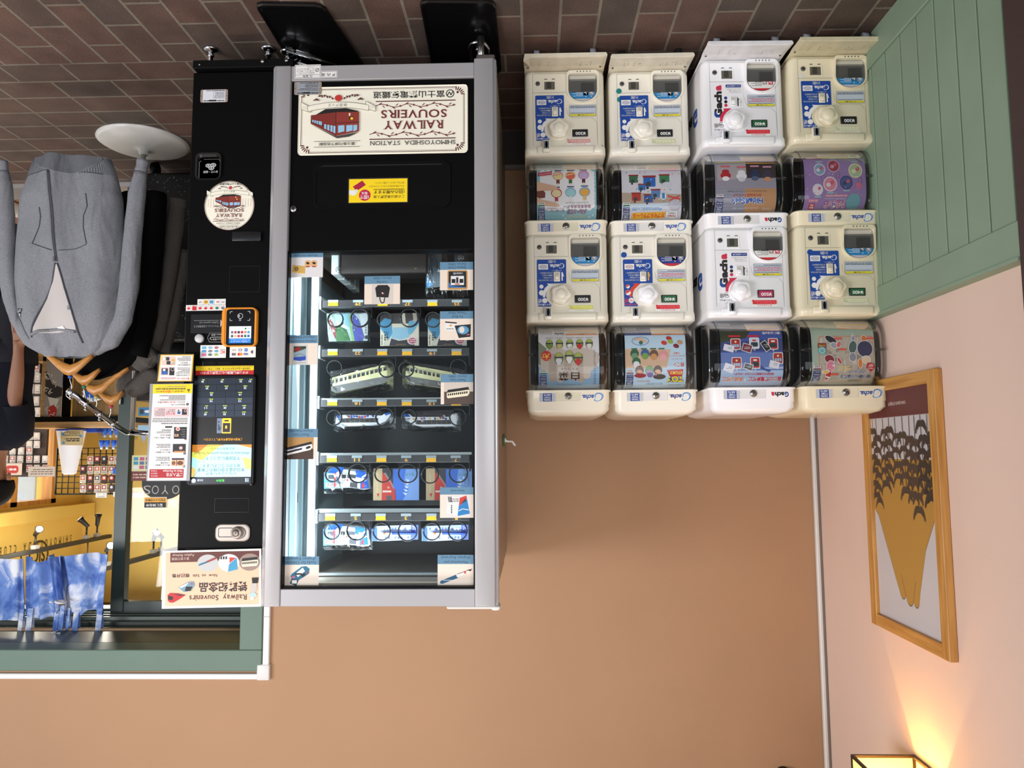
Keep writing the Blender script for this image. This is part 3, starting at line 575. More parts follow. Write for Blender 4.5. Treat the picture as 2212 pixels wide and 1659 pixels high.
for i, c in enumerate(((120, 120, 125), (200, 40, 60), (60, 60, 70), (190, 20, 40), (220, 140, 110), (90, 160, 210))): a.RR(780+31*i, 1026, 804+31*i, 1050, 3, pr(c))
a.E(918, 1004, 9, 9, pr((30, 140, 70))); a.bars(935, 998, 965, 1008, 1, GREY); b = B(); a.into(b); b.build('reader_screen', pc)
a = plane_art(*cF(612, 1220), YPC-.0006, cF); a.R(492, 1160, 734, 1280, PAPER); a.R(770, 1178, 1014, 1278, PAPER)
for i, (c, t_) in enumerate((((20, 170, 215), 'ICOCA'), ((110, 170, 210), 'SUGOCA'), ((170, 20, 70), 'nimoca'), ((20, 150, 210), 'はやかけん'), ((60, 70, 110), 'manaca'), ((40, 150, 190), 'TOICA'), ((230, 70, 150), 'PiTaPa'), ((20, 80, 50), 'Suica'), ((150, 180, 20), 'Kitaca'))):
    x = 508+58*(i % 3); y = 1240-33*(i//3) if False else 1172+33*(i//3); (a.R if i in (0, 3, 6) else a.E)(*((x, y, x+40, y+22, pr(c)) if i in (0, 3, 6) else (x+20, y+11, 20, 11, pr(c)))); a.T(t_, x+6, y+7, x+34, y+15, WHITE)
a.T('IC', 680, 1212, 722, 1240, pr((220, 20, 50)), .03); a.bars(684, 1200, 724, 1207, 1, INK)
a.T('VISA', 900, 1236, 945, 1258, pr((26, 40, 130)), .03, .2); a.E(858, 1248, 15, 14, pr((220, 30, 40))); a.E(876, 1248, 15, 14, pr((245, 150, 30)))
for i, c in enumerate(((20, 80, 170), (210, 30, 50), (30, 140, 70))): a.R(791+13*i, 1236, 802+13*i, 1260, pr(c))
a.R(910, 1194, 938, 1222, pr((20, 100, 200))); a.T('AMEX', 913, 1203, 935, 1213, WHITE); a.E(868, 1208, 17, 13, pr((60, 90, 150))); a.E(868, 1208, 9, 9, PAPER); a.R(791, 1198, 830, 1220, pr((220, 215, 210))); a.T('DISCOVER', 794, 1204, 827, 1213, INK)
for r in (8, 14, 20, 26): a.ring(964, 1228, r, 4, INK, 10, None, -45, 45)
b = B(); a.into(b); b.build('card_brand_stickers', pc)
a = plane_art(*cF(650, 1330), YPC-.0004, cF)
for x0, x1 in ((518, 632), (660, 775)):
    for y in (1319, 1328, 1337): a.R(x0, y, x1, y+2, pr((2, 2, 2)))
for y in (1319, 1328, 1337, 1345): a.R(514, y, 517, y+3, LG)
b = B(); a.into(b); b.build('speaker_slots', pc)
a = plane_art(*cF(722, 1400), YPC-.0008, cF); a.R(448, 1355, 996, 1399, YEL); a.R(448, 1398, 996, 1446, pr((208, 24, 30)))
a.T('ボタン押し間違いにご注意ください', 494, 1408, 945, 1433, WHITE, .02); a.T('自販機購入品は返品不可のため、事前にご確認ください。', 484, 1372, 962, 1392, INK, .012); a.bars(455, 1359, 990, 1367, 1, INK, .5, 2); a.bars(560, 1400, 880, 1406, 1, WHITE, .5, 3)
b = B(); a.into(b); b.build('warning_banner', pc)
b = B(); dish(b, cG, 995, 935, YPC, [(604, 284, 1392, 1586, 40, 0), (604, 284, 1392, 1586, 40, -.008), (614, 294, 1382, 1576, 34, -.010), (644, 318, 1366, 1566, 6, -.010), (644, 318, 1366, 1566, 6, -.0075)], M((10, 10, 11), .12)); sb = b.build('touch_screen', pc)
a = plane_art(*cG(1005, 940), YPC-.0078, cG); D1, D2, LNE = scr((30, 38, 50), .35), scr((44, 52, 66), .4), scr((14, 16, 20), .2); NUM = scr((205, 222, 240), .7); PRC = scr((170, 190, 70), .6)
a.R(644, 318, 1366, 1566, LNE); a.R(648, 785, 1362, 1100, scr((28, 24, 22), .25))
rows = ((320, 388, (('36', 688, 797), ('33', 807, 1143), ('32', 1147, 1256), ('31', 1260, 1366))), (397, 468, (('29', 686, 912), ('27', 918, 1142), ('25', 1146, 1366))), (474, 546, (('22', 684, 1024), ('19', 1028, 1366))), (550, 624, (('16', 682, 1022), ('13', 1028, 1364))), (630, 702, (('11', 680, 904), ('09', 910, 1133), ('07', 1138, 1364))), (706, 779, (('05', 676, 902), ('03', 908, 1132), ('01', 1136, 1362))))
for y0, y1, cs in rows:
    for t_, x0, x1 in cs:
        xm = (x0+x1)/2; a.R(x0, y0, x1, y1, D2 if y0 > 500 else D1); a.T(t_, xm-15, y0+(y1-y0)*.42, xm+15, y0+(y1-y0)*.74, NUM, .02); a.bars(xm-24, y0+(y1-y0)*.14, xm+24, y0+(y1-y0)*.34, 1, PRC, .7, int(xm))
a.R(932, 796, 994, 972, scr((112, 124, 146), .4)); a.RR(994, 796, 1102, 974, 8, scr((240, 190, 50), .7)); a.R(1003, 852, 1090, 960, scr((50, 44, 52), .3)); a.T('1', 1032, 882, 1054, 918, scr((240, 190, 50), .7)); a.R(1020, 816, 1072, 834, scr((60, 50, 30), .3))
for y in (830, 870): a.R(946, y, 962, y+18, scr((40, 44, 54), .3))
a.R(944, 892, 978, 938, scr((70, 76, 90), .3)); a.T('ご希望の商品番号を押してください', 780, 1030, 1240, 1060, scr((225, 160, 40), .8))
a.R(646, 1106, 1356, 1484, scr((168, 222, 232), .75)); a.P([(646, 1106), (1000, 1106), (760, 1290), (646, 1250)], scr((208, 214, 90), .7)); a.P([(646, 1106), (830, 1106), (720, 1200), (646, 1190)], scr((190, 120, 40), .6)); a.P([(1180, 1106), (1356, 1106), (1356, 1150)], scr((220, 130, 50), .7)); a.P([(1240, 1250), (1356, 1280), (1356, 1400), (1290, 1390)], scr((206, 222, 110), .7)); a.P([(646, 1360), (700, 1400), (680, 1484), (646, 1484)], scr((220, 190, 110), .7))
a.Ln([(670, 1480), (790, 1320), (700, 1150)], 4, scr((150, 90, 40), .5)); a.Ln([(690, 1130), (860, 1120), (1020, 1110)], 7, scr((170, 100, 40), .5)); TI = scr((60, 70, 70), .1)
a.T('欢迎来到下吉田站！', 850, 1138, 1152, 1166, TI); a.T('Welcome to Shimo-yoshida Station!', 672, 1184, 1330, 1222, TI); a.T('下吉田駅にようこそ！', 790, 1246, 1222, 1288, TI)
a.T('ありがとうございます', 778, 1334, 1222, 1374, TI); a.T('本日は富士急行線のご乗車', 718, 1380, 1278, 1424, TI); a.T('いらっしゃいませ', 820, 1428, 1172, 1464, TI)
a.R(646, 1490, 1354, 1566, scr((34, 40, 48), .3)); a.E(676, 1526, 24, 26, scr((200, 225, 245), .7)); a.ring(676, 1526, 14, 3, D1, 16); a.T('販売中', 945, 1510, 1040, 1540, scr((60, 200, 70), .9), .01); a.T('日本語', 720, 1508, 786, 1534, NUM); a.T('音量', 1285, 1500, 1330, 1545, NUM)
b = B(); a.into(b); b.build('display', pc, label='lit welcome screen with product numbers')
b = B(); BRASS = M((176, 164, 154), .4, .5); dish(b, cH, 958, 612, YPC, [(753, 510, 1164, 714, 70, 0), (753, 510, 1164, 714, 70, -.004), (766, 520, 1152, 704, 64, -.006), (776, 530, 1142, 694, 60, -.006)], BRASS)
a = plane_art(*cH(958, 612), YPC-.0062, cH); HD = pr((50, 40, 48), .3); a.RR(780, 552, 960, 666, 20, HD); a.E(1022, 612, 92, 76, HD); a.RR(790, 562, 960, 656, 16, BRASS); a.E(1022, 612, 82, 66, BRASS); a.into(b); p, k = disc(b, cH, 1010, 612, 66, YPC-.006, .012, BRASS); b.lathe([(42*k, .0125), (42*k, .0135), (0, .0135)], p, M((90, 84, 80), .4, .7), 20, (0, -1, 0)); b.lathe([(34*k, .0136), (34*k, .0142), (0, .0142)], p, BRASS, 20, (0, -1, 0)); b.box(p.x-.0012, p.x+.0012, p.y-.0146, p.y-.0135, p.z-.003, p.z+.003, BLACK, rot=Matrix.Rotation(.9, 3, 'Y')); b.build('lock_handle', pc, label='brushed metal handle with a key lock')
# ---------------------------------------------------------------- shelves, coils, light
def strip(name, y0, y1, tags, rail=None, coils=(), nd=3):
    Y = 2.335; z0, z1 = P(850, y0, Y).z, P(850, y1, Y).z; x0, x1 = P(1014, 850, Y).x, P(691, 850, Y).x
    b = B(); b.box(x0, x1, Y, Y+.008, z0, z1, SHELF, .001, 1); b.box(x0, x1, Y+.008, 2.86, z1-.010, z1-.004, SHELF)
    b.box(x1, x1+.006, Y-.004, Y+.06, z0-.012, z1+.006, GALV)
    for k in range(nd): xx = x0+(x1-x0)*k/nd+.002; b.box(xx, xx+.002, Y+.03, 2.86, z1-.004, z1+.03, SHELF)
    if rail: b.box(x0-.006, x1+.002, Y+.004, Y+.03, P(850, rail[0], Y).z, P(850, rail[1], Y).z, GALV)
    s = b.build('shelf', vm)
    for k, t_ in enumerate(tags):
        cx = (719.5, 773.5, 826.5, 880.2, 934, 987)[k]-(y0-650)*.008; cx = cx+(850-cx)*(-.02 if y0 > 1050 else 0); h = (y1-y0)
        a = plane_art(cx, (y0+y1)/2, Y-.0015); a.R(cx-11, y0+h*.05, cx+11, y0+h*.42, pr((140, 152, 158), .4)); a.P([(cx-10, y0+h*.38), (cx+10, y0+h*.38), (cx+11, y0+h*.9), (cx-11, y0+h*.9)], pr((220, 164, 30), .4) if t_ is None else pr((58, 60, 62), .4))
        if t_: a.T(t_, cx-3*len(t_), y0+h*.42, cx+3*len(t_), y0+h*.85, pr((230, 160, 40)), .01)
        b = B(); a.into(b); b.build('price_tag', s)
    for cv, cx, cy, r in coils:
        p = P(*cv(cx, cy), Y+.006); R = r/4.809*Y/F; b = B(); sg = 1 if cx % 2 else -1
        b.tube([p+Vector((math.cos(sg*t_)*R, .007*max(0, t_-6.28)/6.283, math.sin(sg*t_)*R)) for t_ in [math.pi*2*i/18 for i in range(45)]], .0022, M((30, 30, 32), .35, .4), 5); b.build('coil', s)
N_ = None
strip('shelf', 647, 662.5, (N_, '29', N_, '27', N_, '25'), None, ((cB, 597, 815, 82), (cB, 851, 800, 95), (cB, 1110, 820, 78), (cB, 1365, 800, 95), (cB, 1612, 820, 78)))
strip('shelf', 753, 769, (N_, '22', N_, N_, '19', N_), None, ((cC, 590, 265, 80), (cC, 1131, 275, 85), (cC, 1336, 275, 78), (cC, 1877, 255, 84)), 2)
strip('shelf', 862.5, 877.5, (N_, '16', N_, N_, '13', N_), (859, 862.3), ((cC, 586, 780, 78), (cC, 1111, 775, 98), (cC, 1364, 770, 76), (cC, 1871, 775, 88)), 2)
strip('shelf', 983, 999.5, (N_, '11', N_, '9', N_, '7'), (977.7, 983), ((cD, 568, 310, 78), (cD, 831, 300, 98), (cD, 1092, 305, 88), (cD, 1349, 300, 98), (cD, 1580, 315, 88), (cD, 1875, 300, 95)))
strip('shelf', 1108.5, 1125.5, (N_, '5', N_, '3', N_, '1'), (1099, 1107.5), ((cD, 560, 905, 82), (cD, 815, 895, 100), (cD, 1078, 905, 90), (cD, 1347, 905, 98), (cD, 1600, 905, 88), (cD, 1867, 900, 98)))
b = B(); zf = P(850, 546, 2.40).z-.003; b.box(xl+.05, ir, 2.275, 2.86, zf-.02, zf, M((110, 102, 94), .5)); b.box(xl+.05, ir, 2.27, 2.278, zf-.004, P(850, 544, 2.27).z, M((150, 140, 128), .45)); b.build('delivery_floor', vm)
b = B(); xq0, xq1 = P(685, 850, 2.37).x, P(668, 850, 2.37).x; b.box(xq0, xq1, 2.37, 2.40, zgb, zgt, GALV, .002, 1); b.build('shelf_upright', vm)
for ya_, yb2 in ((2.335, 2.345), (2.41, 2.425), (2.50, 2.505)): b = B(); b.box(ir+.001, ir+.007, ya_, yb2, zgb, zgt, M((110, 128, 134), .4)); b.build('side_channel', vm)
b = B(); b.box(ir-.014, ir+.004, 2.285, 2.30, zgb+.05, zgt-.04, M((206, 236, 246), .4, emit=.3)); b.build('light_strip', vm)
b = B(); q = P(*cD(160, 570), 2.31); b.box(q.x-.012, q.x+.012, 2.30, 2.32, q.z-.02, q.z+.012, BLACK, .002, 1); b.build('latch', vm)
for y0, y1 in ((1238, 1243), (1252, 1262)):
    b = B(); b.box(il, P(690, 1240, 2.36).x+.05, 2.36, 2.38, P(850, y0, 2.36).z, P(850, y1, 2.36).z, GALV); b.build('top_rail', vm)
area('vending_light_right', (ir-.03, 2.275, 1.30), (X_(850), 2.55, 1.28), .02, 1.1, 3.8, (.80, .93, 1.0))
area('vending_light_top', ((il+ir)/2, 2.29, zgt-.03), ((il+ir)/2, 2.42, 1.0),   .5, .03, 3.0, (.85, .94, 1.0))
area('vending_light_bottom', ((il+ir)/2, 2.29, zgb+.04), ((il+ir)/2, 2.42, 1.1), .5, .03, 1.2, (.85, .94, 1.0))
# ---------------------------------------------------------------- picture cards on the glass
BLU = pr((98, 140, 168)); PALE = pr((238, 222, 206)); LBL = pr((30, 42, 58))
def card(cv, x0, y0, x1, y1, yb, lines, label, pic):
    cx, cy = (x0+x1)/2, (y0+y1)/2; Y = YG-.002; a = plane_art(*cv(cx, cy), Y-.0008, cv); a.R(x0, y0, x1, y1, PALE); a.R(x0, y0, x1, yb, BLU)
    n = len(lines); h = (yb-y0)/n
    for i, t_ in enumerate(lines):
        w = min((x1-x0)*.86, len(t_)*14.5)/2; y = yb-h*(i+.86) if n > 1 else y0+h*.25; a.T(t_, cx-w, y, cx+w, y+min(h*.72, 28), LBL)
    pic(a, x0, yb, x1, y1); b = B(); a.into(b); c0, c1 = P(*cv(x1, y0), Y), P(*cv(x0, y1), Y); b.box(c0.x+.0005, c1.x-.0005, Y-.0007, Y, c0.z+.0005, c1.z-.0005, PALE); b.build('product_card', label=label, cat='picture card', group='product cards on the vending machine glass')
def pic_shot(a, x0, y0, x1, y1):
    a.R(x0, y0, x1, y1, pr((226, 222, 222))); TAN = pr((226, 176, 120)); T2 = pr((214, 172, 86))
    a.P([(150, 322), (155, 250), (288, 265), (286, 338)], T2); a.P([(145, 322), (286, 338), (284, 348), (146, 328)], pr((236, 200, 120))); a.ring(195, 292, 20, 7, INK); a.Ln([(207, 284), (197, 298), (185, 286)], 5, INK)
    for x in (312, 377): a.RR(x-32, 204, x+32, 276, 22, TAN); a.E(x, 270, 24, 8, pr((176, 90, 70))); a.E(x, 234, 18, 12, INK, 20)
def pic_cloth(a, x0, y0, x1, y1):
    a.RR(1762, 306, 1972, 510, 20, pr((196, 150, 84))); a.R(1775, 318, 1958, 490, pr((24, 26, 34))); a.P([(1775, 430), (1810, 470), (1958, 486), (1958, 490), (1775, 490)], pr((40, 110, 180))); a.R(1798, 366, 1934, 462, PAPER); a.T('1000系', 1820, 328, 1920, 350, WHITE)
    for x in (1806, 1888): a.R(x, 398, x+40, 440, pr((24, 24, 28)))
    a.R(1853, 380, 1876, 440, pr((40, 40, 44))); a.R(1840, 446, 1890, 456, pr((180, 40, 40)))
def pic_tote(a, x0, y0, x1, y1):
    a.R(978, y0+6, 1200, y1-4, pr((214, 206, 196))); a.P([(1026, 585), (1012, 490), (1040, 460), (1140, 460), (1166, 490), (1150, 592)], INK); a.Ln([(1060, 588), (1068, 632), (1085, 650), (1105, 640), (1112, 590)], 11, INK); a.P([(1082, 556), (1098, 534), (1110, 558)], pr((180, 40, 40))); a.E(1088, 545, 10, 6, PAPER, 40)
def pic_papercut(a, x0, y0, x1, y1):
    a.R(150, y0+10, 312, y1, pr((206, 206, 204))); a.R(166, 1096, 294, 1246, pr((150, 170, 176))); a.P([(166, 1096), (294, 1096), (294, 1120), (190, 1156), (166, 1160)], pr((44, 60, 34))); a.E(206, 1126, 36, 24, pr((140, 30, 24)), -20); a.P([(166, 1210), (294, 1200), (294, 1236), (230, 1250), (166, 1236)], pr((30, 70, 170))); a.Ln([(172, 1200), (230, 1172), (290, 1196)], 5, pr((60, 100, 150))); a.bars(180, 1262, 290, 1272, 1, GREY)
def pic_fan(a, x0, y0, x1, y1):
    a.P([(1736, 846), (1858, 858), (1834, 940), (1738, 934)], PAPER); a.P([(1740, 836), (1860, 848), (1858, 862), (1738, 850)], pr((60, 24, 40))); a.E(1796, 880, 14, 10, pr((220, 170, 40))); a.bars(1750, 910, 1826, 922, 1, INK)
    a.P([(1836, 882), (2006, 868), (2002, 1000), (1880, 1012)], pr((30, 30, 34))); a.E(1925, 930, 60, 44, pr((90, 156, 196))); a.E(1912, 926, 28, 34, pr((226, 220, 206))); a.E(1980, 986, 22, 14, pr((216, 120, 140))); a.P([(1880, 990), (2002, 980), (2002, 1000), (1880, 1012)], pr((30, 30, 40)))
def train_icon(a, x0, y0, x1, y1, slope, body, white=False):
    Q = lambda f, g: (x0+(x1-x0)*f, y0+(y1-y0)*g+slope*f)
    a.P([Q(0, .35), Q(.04, .0), Q(.95, -.05), Q(1, .35)], INK); a.P([Q(0, .33), Q(.97, .28), Q(1, .7), Q(.92, 1), Q(.05, 1), Q(0, .85)], pr(body))
    if white: a.P([Q(.02, .5), Q(.62, .47), Q(.6, .72), Q(.03, .75)], INK); a.E(*Q(.84, .62), (x1-x0)*.1, (y1-y0)*.16, INK, -20); a.bars(Q(.05, .3)[0], Q(.3, .34)[1], Q(.6, .3)[0], Q(.3, .44)[1], 1, pr((40, 80, 160)))
    else:
        for i in range(10): a.P([Q(.04+.09*i, .45), Q(.10+.09*i, .45), Q(.10+.09*i, .7), Q(.04+.09*i, .7)], INK)
def pic_case(a, x0, y0, x1, y1): a.R(1728, y0, 2030, y1, pr((210, 198, 186))); a.R(1728, 420+90, 2030, y1, pr((82, 66, 58))); train_icon(a, 1756, 492, 1992, 580, -28, (238, 228, 196))
def pic_fuji(a, x0, y0, x1, y1): a.R(x0, y0, 372, y1, pr((186, 140, 80))); a.R(x0, y0+120, 372, y1, pr((70, 48, 36))); train_icon(a, 84, 1092, 362, 1172, -62, (240, 238, 236), True)
def pic_stamp(a, x0, y0, x1, y1):
    a.R(1750, 530, 2000, y1-6, pr((226, 222, 220))); a.P([(1750, 712), (1772, 544), (1890, 556), (1868, 742)], PAPER); a.P([(1868, 742), (1890, 556), (1960, 532), (1996, 718)], pr((36, 130, 196))); a.P([(1886, 640), (1890, 556), (1960, 532), (1966, 570)], pr((210, 60, 50))); a.P([(1900, 620), (1950, 560), (1960, 590)], pr((60, 62, 64)))
    for i in range(3): a.Ln([(1772+14*i, 544), (1780+14*i, 600)], 9, INK)
    a.bars(1786, 560, 1880, 600, 3, INK, .4, 6)
    for i in range(5): a.R(1800, 630+18*i, 1812, 642+18*i, INK)
    a.Ln([(1880, 690), (1920, 668), (1985, 680)], 8, PAPER)
def pic_sock(a, x0, y0, x1, y1):
    a.P([(268, 490), (280, 470), (360, 412), (400, 408), (430, 430), (426, 470), (380, 500), (330, 528), (280, 520)], pr((40, 110, 140))); a.P([(310, 470), (370, 420), (390, 450), (330, 500)], PAPER); a.R(306, 466, 366, 480, INK); a.P([(355, 486), (385, 464), (396, 482), (368, 498)], INK); a.E(292, 500, 14, 10, pr((220, 110, 150))); a.P([(262, 552), (275, 512), (340, 522), (318, 572)], pr((36, 70, 90))); a.R(280, 525, 322, 552, PAPER); a.E(412, 462, 10, 7, pr((180, 40, 40)))
def pic_pen(a, x0, y0, x1, y1):
    a.P([(1540, 548), (1548, 530), (1680, 478), (1700, 505), (1560, 556)], pr((34, 96, 130))); a.P([(1680, 482), (1790, 436), (1804, 452), (1690, 503)], PAPER); a.P([(1745, 455), (1760, 449), (1768, 466), (1752, 472)], pr((220, 80, 50))); a.P([(1775, 438), (1818, 431), (1800, 452)], INK); a.Ln([(1690, 474), (1808, 434)], 5, pr((120, 30, 40))); a.bars(1570, 520, 1680, 530, 1, PAPER)
G = 'picture card on the vending machine glass naming '
card(cB, 108, 88, 470, 382, 172, ('Wooden shot glass', '(set of 2)'), G+'the wooden shot glass set', pic_shot)
card(cB, 1685, 218, 2045, 515, 300, ('Glasses Cloth', '(Series 1000)'), G+'the glasses cloth', pic_cloth)
card(cB, 900, 365, 1270, 660, 447, ('Tote Bag', '(Series 1000)'), G+'the tote bag', pic_tote)
card(cB, 95, 980, 413, 1290, 1065, ('Papercut Goshuin Seal', '(Special Edition)'), G+'the papercut goshuin seal', pic_papercut)
card(cB, 1685, 730, 2045, 1033, 810, ('Fan Book', '"Otsuki Miina"'), G+'the fan book', pic_fan)
card(cC, 1693, 328, 2047, 640, 412, ('Pencil Case', '(Series 1000)'), G+'the ivory train pencil case', pic_case)
card(cC, 70, 897, 413, 1210, 985, ('Pencil Case', '(Fujisan Express)'), G+'the white express train pencil case', pic_fuji)
card(cD, 1685, 447, 2045, 760, 522, ('Stamp book',), G+'the stamp book', pic_stamp)
card(cE, 197, 327, 508, 595, 397, ('Socks for Children', '(Fujisan Express)'), G+'the socks for children', pic_sock)
card(cE, 1522, 313, 1832, 580, 390, ('Mechanical pen', '(Fujisan Express)'), G+'the mechanical pen', pic_pen)
# ---------------------------------------------------------------- instruction signs and poster on the column
def sign(name, label, cat, cv, x0, y0, x1, y1, Y, draw, rim, curl=0, tilt=0):
    cx, cy = (x0+x1)/2, (y0+y1)/2; pc_ = cv(cx, cy); c = P(*pc_, Y); k = Y/F*1.004; sx = (x1-x0)
    ct, st = math.cos(tilt), math.sin(tilt)
    def fn(u, v, l):
        du, dv = (u-pc_[0])*k, (v-pc_[1])*k; f = du/(sx*k*(cv(1, 0)[0]-cv(0, 0)[0]))+.5
        return Vector((c.x-(du*ct-dv*st), Y-l-curl*(f-.5)**2*4, c.z+(du*st+dv*ct)))
    a = Art(fn, cv); draw(a); b = B(); a.into(b)
    rp = ring_pts(x0, y0, x1, y1, 6, 2); b.loft([[fn(*cv(*p), 0) for p in rp], [fn(*cv(*p), -.003) for p in rp]], rim, smooth=False)
    return b.build(name, label=label, cat=cat)
def draw_how(a):
    a.RR(105, 374, 632, 1542, 6, M((150, 152, 156), .3)); a.P([(120, 1535), (588, 1535), (624, 384), (148, 384)], PAPER)
    TXT_, SM = pr((50, 48, 50)), pr((120, 116, 118))
    a.P([(144, 380), (628, 380), (626, 492), (143, 492)], pr((248, 216, 8))); a.T('この扉は商品購入後', 372, 458, 545, 476, INK, .015); a.T('1回のみ', 262, 452, 368, 484, pr((220, 30, 40)), .03); a.T('開きます', 182, 458, 256, 476, INK, .015); a.bars(175, 428, 545, 446, 1, TXT_, .7, 3); a.bars(200, 402, 545, 420, 2, SM, .5, 4)
    a.P([(562, 442), (602, 442), (582, 484)], INK); a.R(580, 450, 584, 464, YEL); a.R(580, 468, 584, 473, YEL)
    a.P([(140, 1402), (556, 1402), (552, 1506), (138, 1506)], pr((178, 24, 34))); a.T('ご購入方法', 345, 1448, 540, 1490, WHITE, .015); a.T('How to Purchase', 305, 1412, 538, 1440, WHITE, .01); a.T('购买方法', 160, 1474, 240, 1490, WHITE); a.T('购買方法', 160, 1444, 236, 1460, WHITE); a.T('구매방법', 160, 1414, 236, 1430, WHITE)
    for n_, y, (l1, l2) in ((1, 1370, ('購入したい商品の', '番号を確認')), (2, 1216, ('購入したい商品の', '番号をタッチ')), (3, 1040, ('「購入」を押してから', '現金をいれる'))):
        a.E(552+n_*4, y, 15, 15, INK); a.T(str(n_), 547+n_*4, y-9, 557+n_*4, y+9, WHITE); x0 = 205 if n_ < 3 else 182
        a.T(l1, x0, y-25, 382, y-6 if n_ != 3 else y-4, TXT_, .012); a.T(l2, 272 if n_ == 1 else 258, y-54, 382, y-34, TXT_, .012); a.bars(210, y-118, 382, y-66, 3 if n_ < 3 else 4, SM, .5, n_)
    a.RR(404, 1272, 558, 1366, 3, pr((232, 186, 150))); a.R(408, 1272, 556, 1292, pr((44, 46, 60))); a.E(510, 1330, 38, 26, pr((120, 70, 40))); a.E(430, 1330, 24, 24, pr((140, 90, 50))); a.R(462, 1296, 470, 1362, pr((60, 40, 36)))
    a.R(414, 1102, 570, 1200, pr((36, 38, 42))); a.E(512, 1150, 22, 20, pr((240, 190, 180))); a.R(430, 1186, 560, 1204, pr((220, 140, 80)))
    a.R(422, 900, 576, 1040, pr((30, 28, 30))); a.R(430, 984, 478, 1012, pr((226, 190, 150))); a.E(452, 996, 16, 8, pr((150, 60, 30))); a.E(468, 922, 26, 24, pr((240, 196, 186))); a.E(468, 922, 13, 12, pr((200, 90, 100))); a.bars(500, 915, 560, 1030, 4, GREY, .25, 9)
    a.R(312, 888, 396, 908, pr((60, 50, 40))); a.bars(225, 846, 580, 866, 1, SM, .6, 5); a.bars(150, 786, 580, 842, 3, SM, .45, 6)
    a.RR(166, 660, 588, 776, 4, pr((228, 196, 196))); a.R(512, 682, 572, 752, pr((30, 28, 30))); a.ring(552, 705, 16, 5, pr((240, 200, 200))); a.R(446, 682, 504, 748, pr((240, 238, 236))); a.R(454, 710, 494, 742, pr((50, 90, 150))); a.E(470, 698, 12, 9, pr((60, 40, 40)))
    a.T('電子決済', 318, 728, 426, 748, pr((200, 24, 50)), .015); a.T('支払い場で', 320, 706, 425, 722, TXT_, .01); a.T('決済する', 352, 684, 425, 700, TXT_, .01); a.bars(178, 672, 302, 766, 7, SM, .45, 7)
    a.E(574, 626, 15, 15, INK); a.T('4', 569, 617, 579, 635, WHITE); a.T('取出口のランプが', 372, 620, 545, 638, TXT_, .012); a.T('点いたら', 452, 590, 545, 608, TXT_, .012); a.T('一緒に全ての商品を', 262, 590, 448, 608, pr((200, 24, 50)), .012); a.T('取る', 212, 590, 258, 608, TXT_, .012); a.bars(230, 512, 545, 580, 4, SM, .5, 8)
sign('purchase_sign', 'tall white how to purchase sign with yellow top edge beside the touch screen', 'sign', cG, 105, 374, 632, 1542, 2.235, draw_how, M((30, 30, 32), .4))
def draw_pay(a):
    a.RR(214, 20, 658, 362, 6, M((40, 40, 42), .3)); a.P([(220, 356), (640, 356), (656, 30), (248, 28)], pr((240, 184, 40))); a.P([(236, 346), (626, 346), (642, 42), (262, 40)], PAPER); SM = pr((120, 116, 118)); R_ = pr((190, 30, 50))
    a.T('電子決済', 520, 312, 612, 334, R_, .02); a.T('の流れ', 452, 314, 512, 330, R_, .01); a.bars(262, 306, 442, 330, 2, R_, .5, 3); a.ring(600, 282, 13, 3, INK); a.T('決済方法を選択', 452, 272, 582, 292, INK, .012); a.bars(445, 186, 615, 264, 5, SM, .5, 4); a.ring(608, 156, 13, 3, INK); a.T('画面表示に従い', 460, 148, 590, 166, INK, .012); a.T('決済を行う', 498, 122, 590, 140, INK, .012); a.bars(458, 50, 622, 112, 4, SM, .5, 5)
    a.R(364, 186, 426, 282, INK); a.ring(402, 208, 22, 5, pr((220, 190, 190))); a.RR(254, 182, 358, 284, 10, pr((230, 206, 206))); a.R(268, 196, 346, 272, pr((60, 50, 50))); a.R(274, 232, 340, 268, pr((40, 100, 180))); a.E(300, 216, 18, 14, PAPER); a.R(268, 54, 432, 158, pr((222, 176, 140))); a.P([(268, 100), (350, 54), (432, 54), (432, 110), (330, 158), (268, 158)], pr((232, 200, 190))); a.R(278, 56, 302, 100, PAPER); a.R(318, 60, 360, 102, pr((40, 60, 70))); a.R(326, 108, 374, 150, pr((40, 44, 48))); a.R(386, 84, 428, 112, pr((220, 180, 80))); a.R(386, 126, 428, 146, pr((190, 186, 180)))
sign('payment_sign', 'small yellow rimmed electronic payment sign below the tall purchase sign', 'sign', cG, 214, 20, 658, 362, 2.236, draw_pay, M((30, 30, 32), .4))
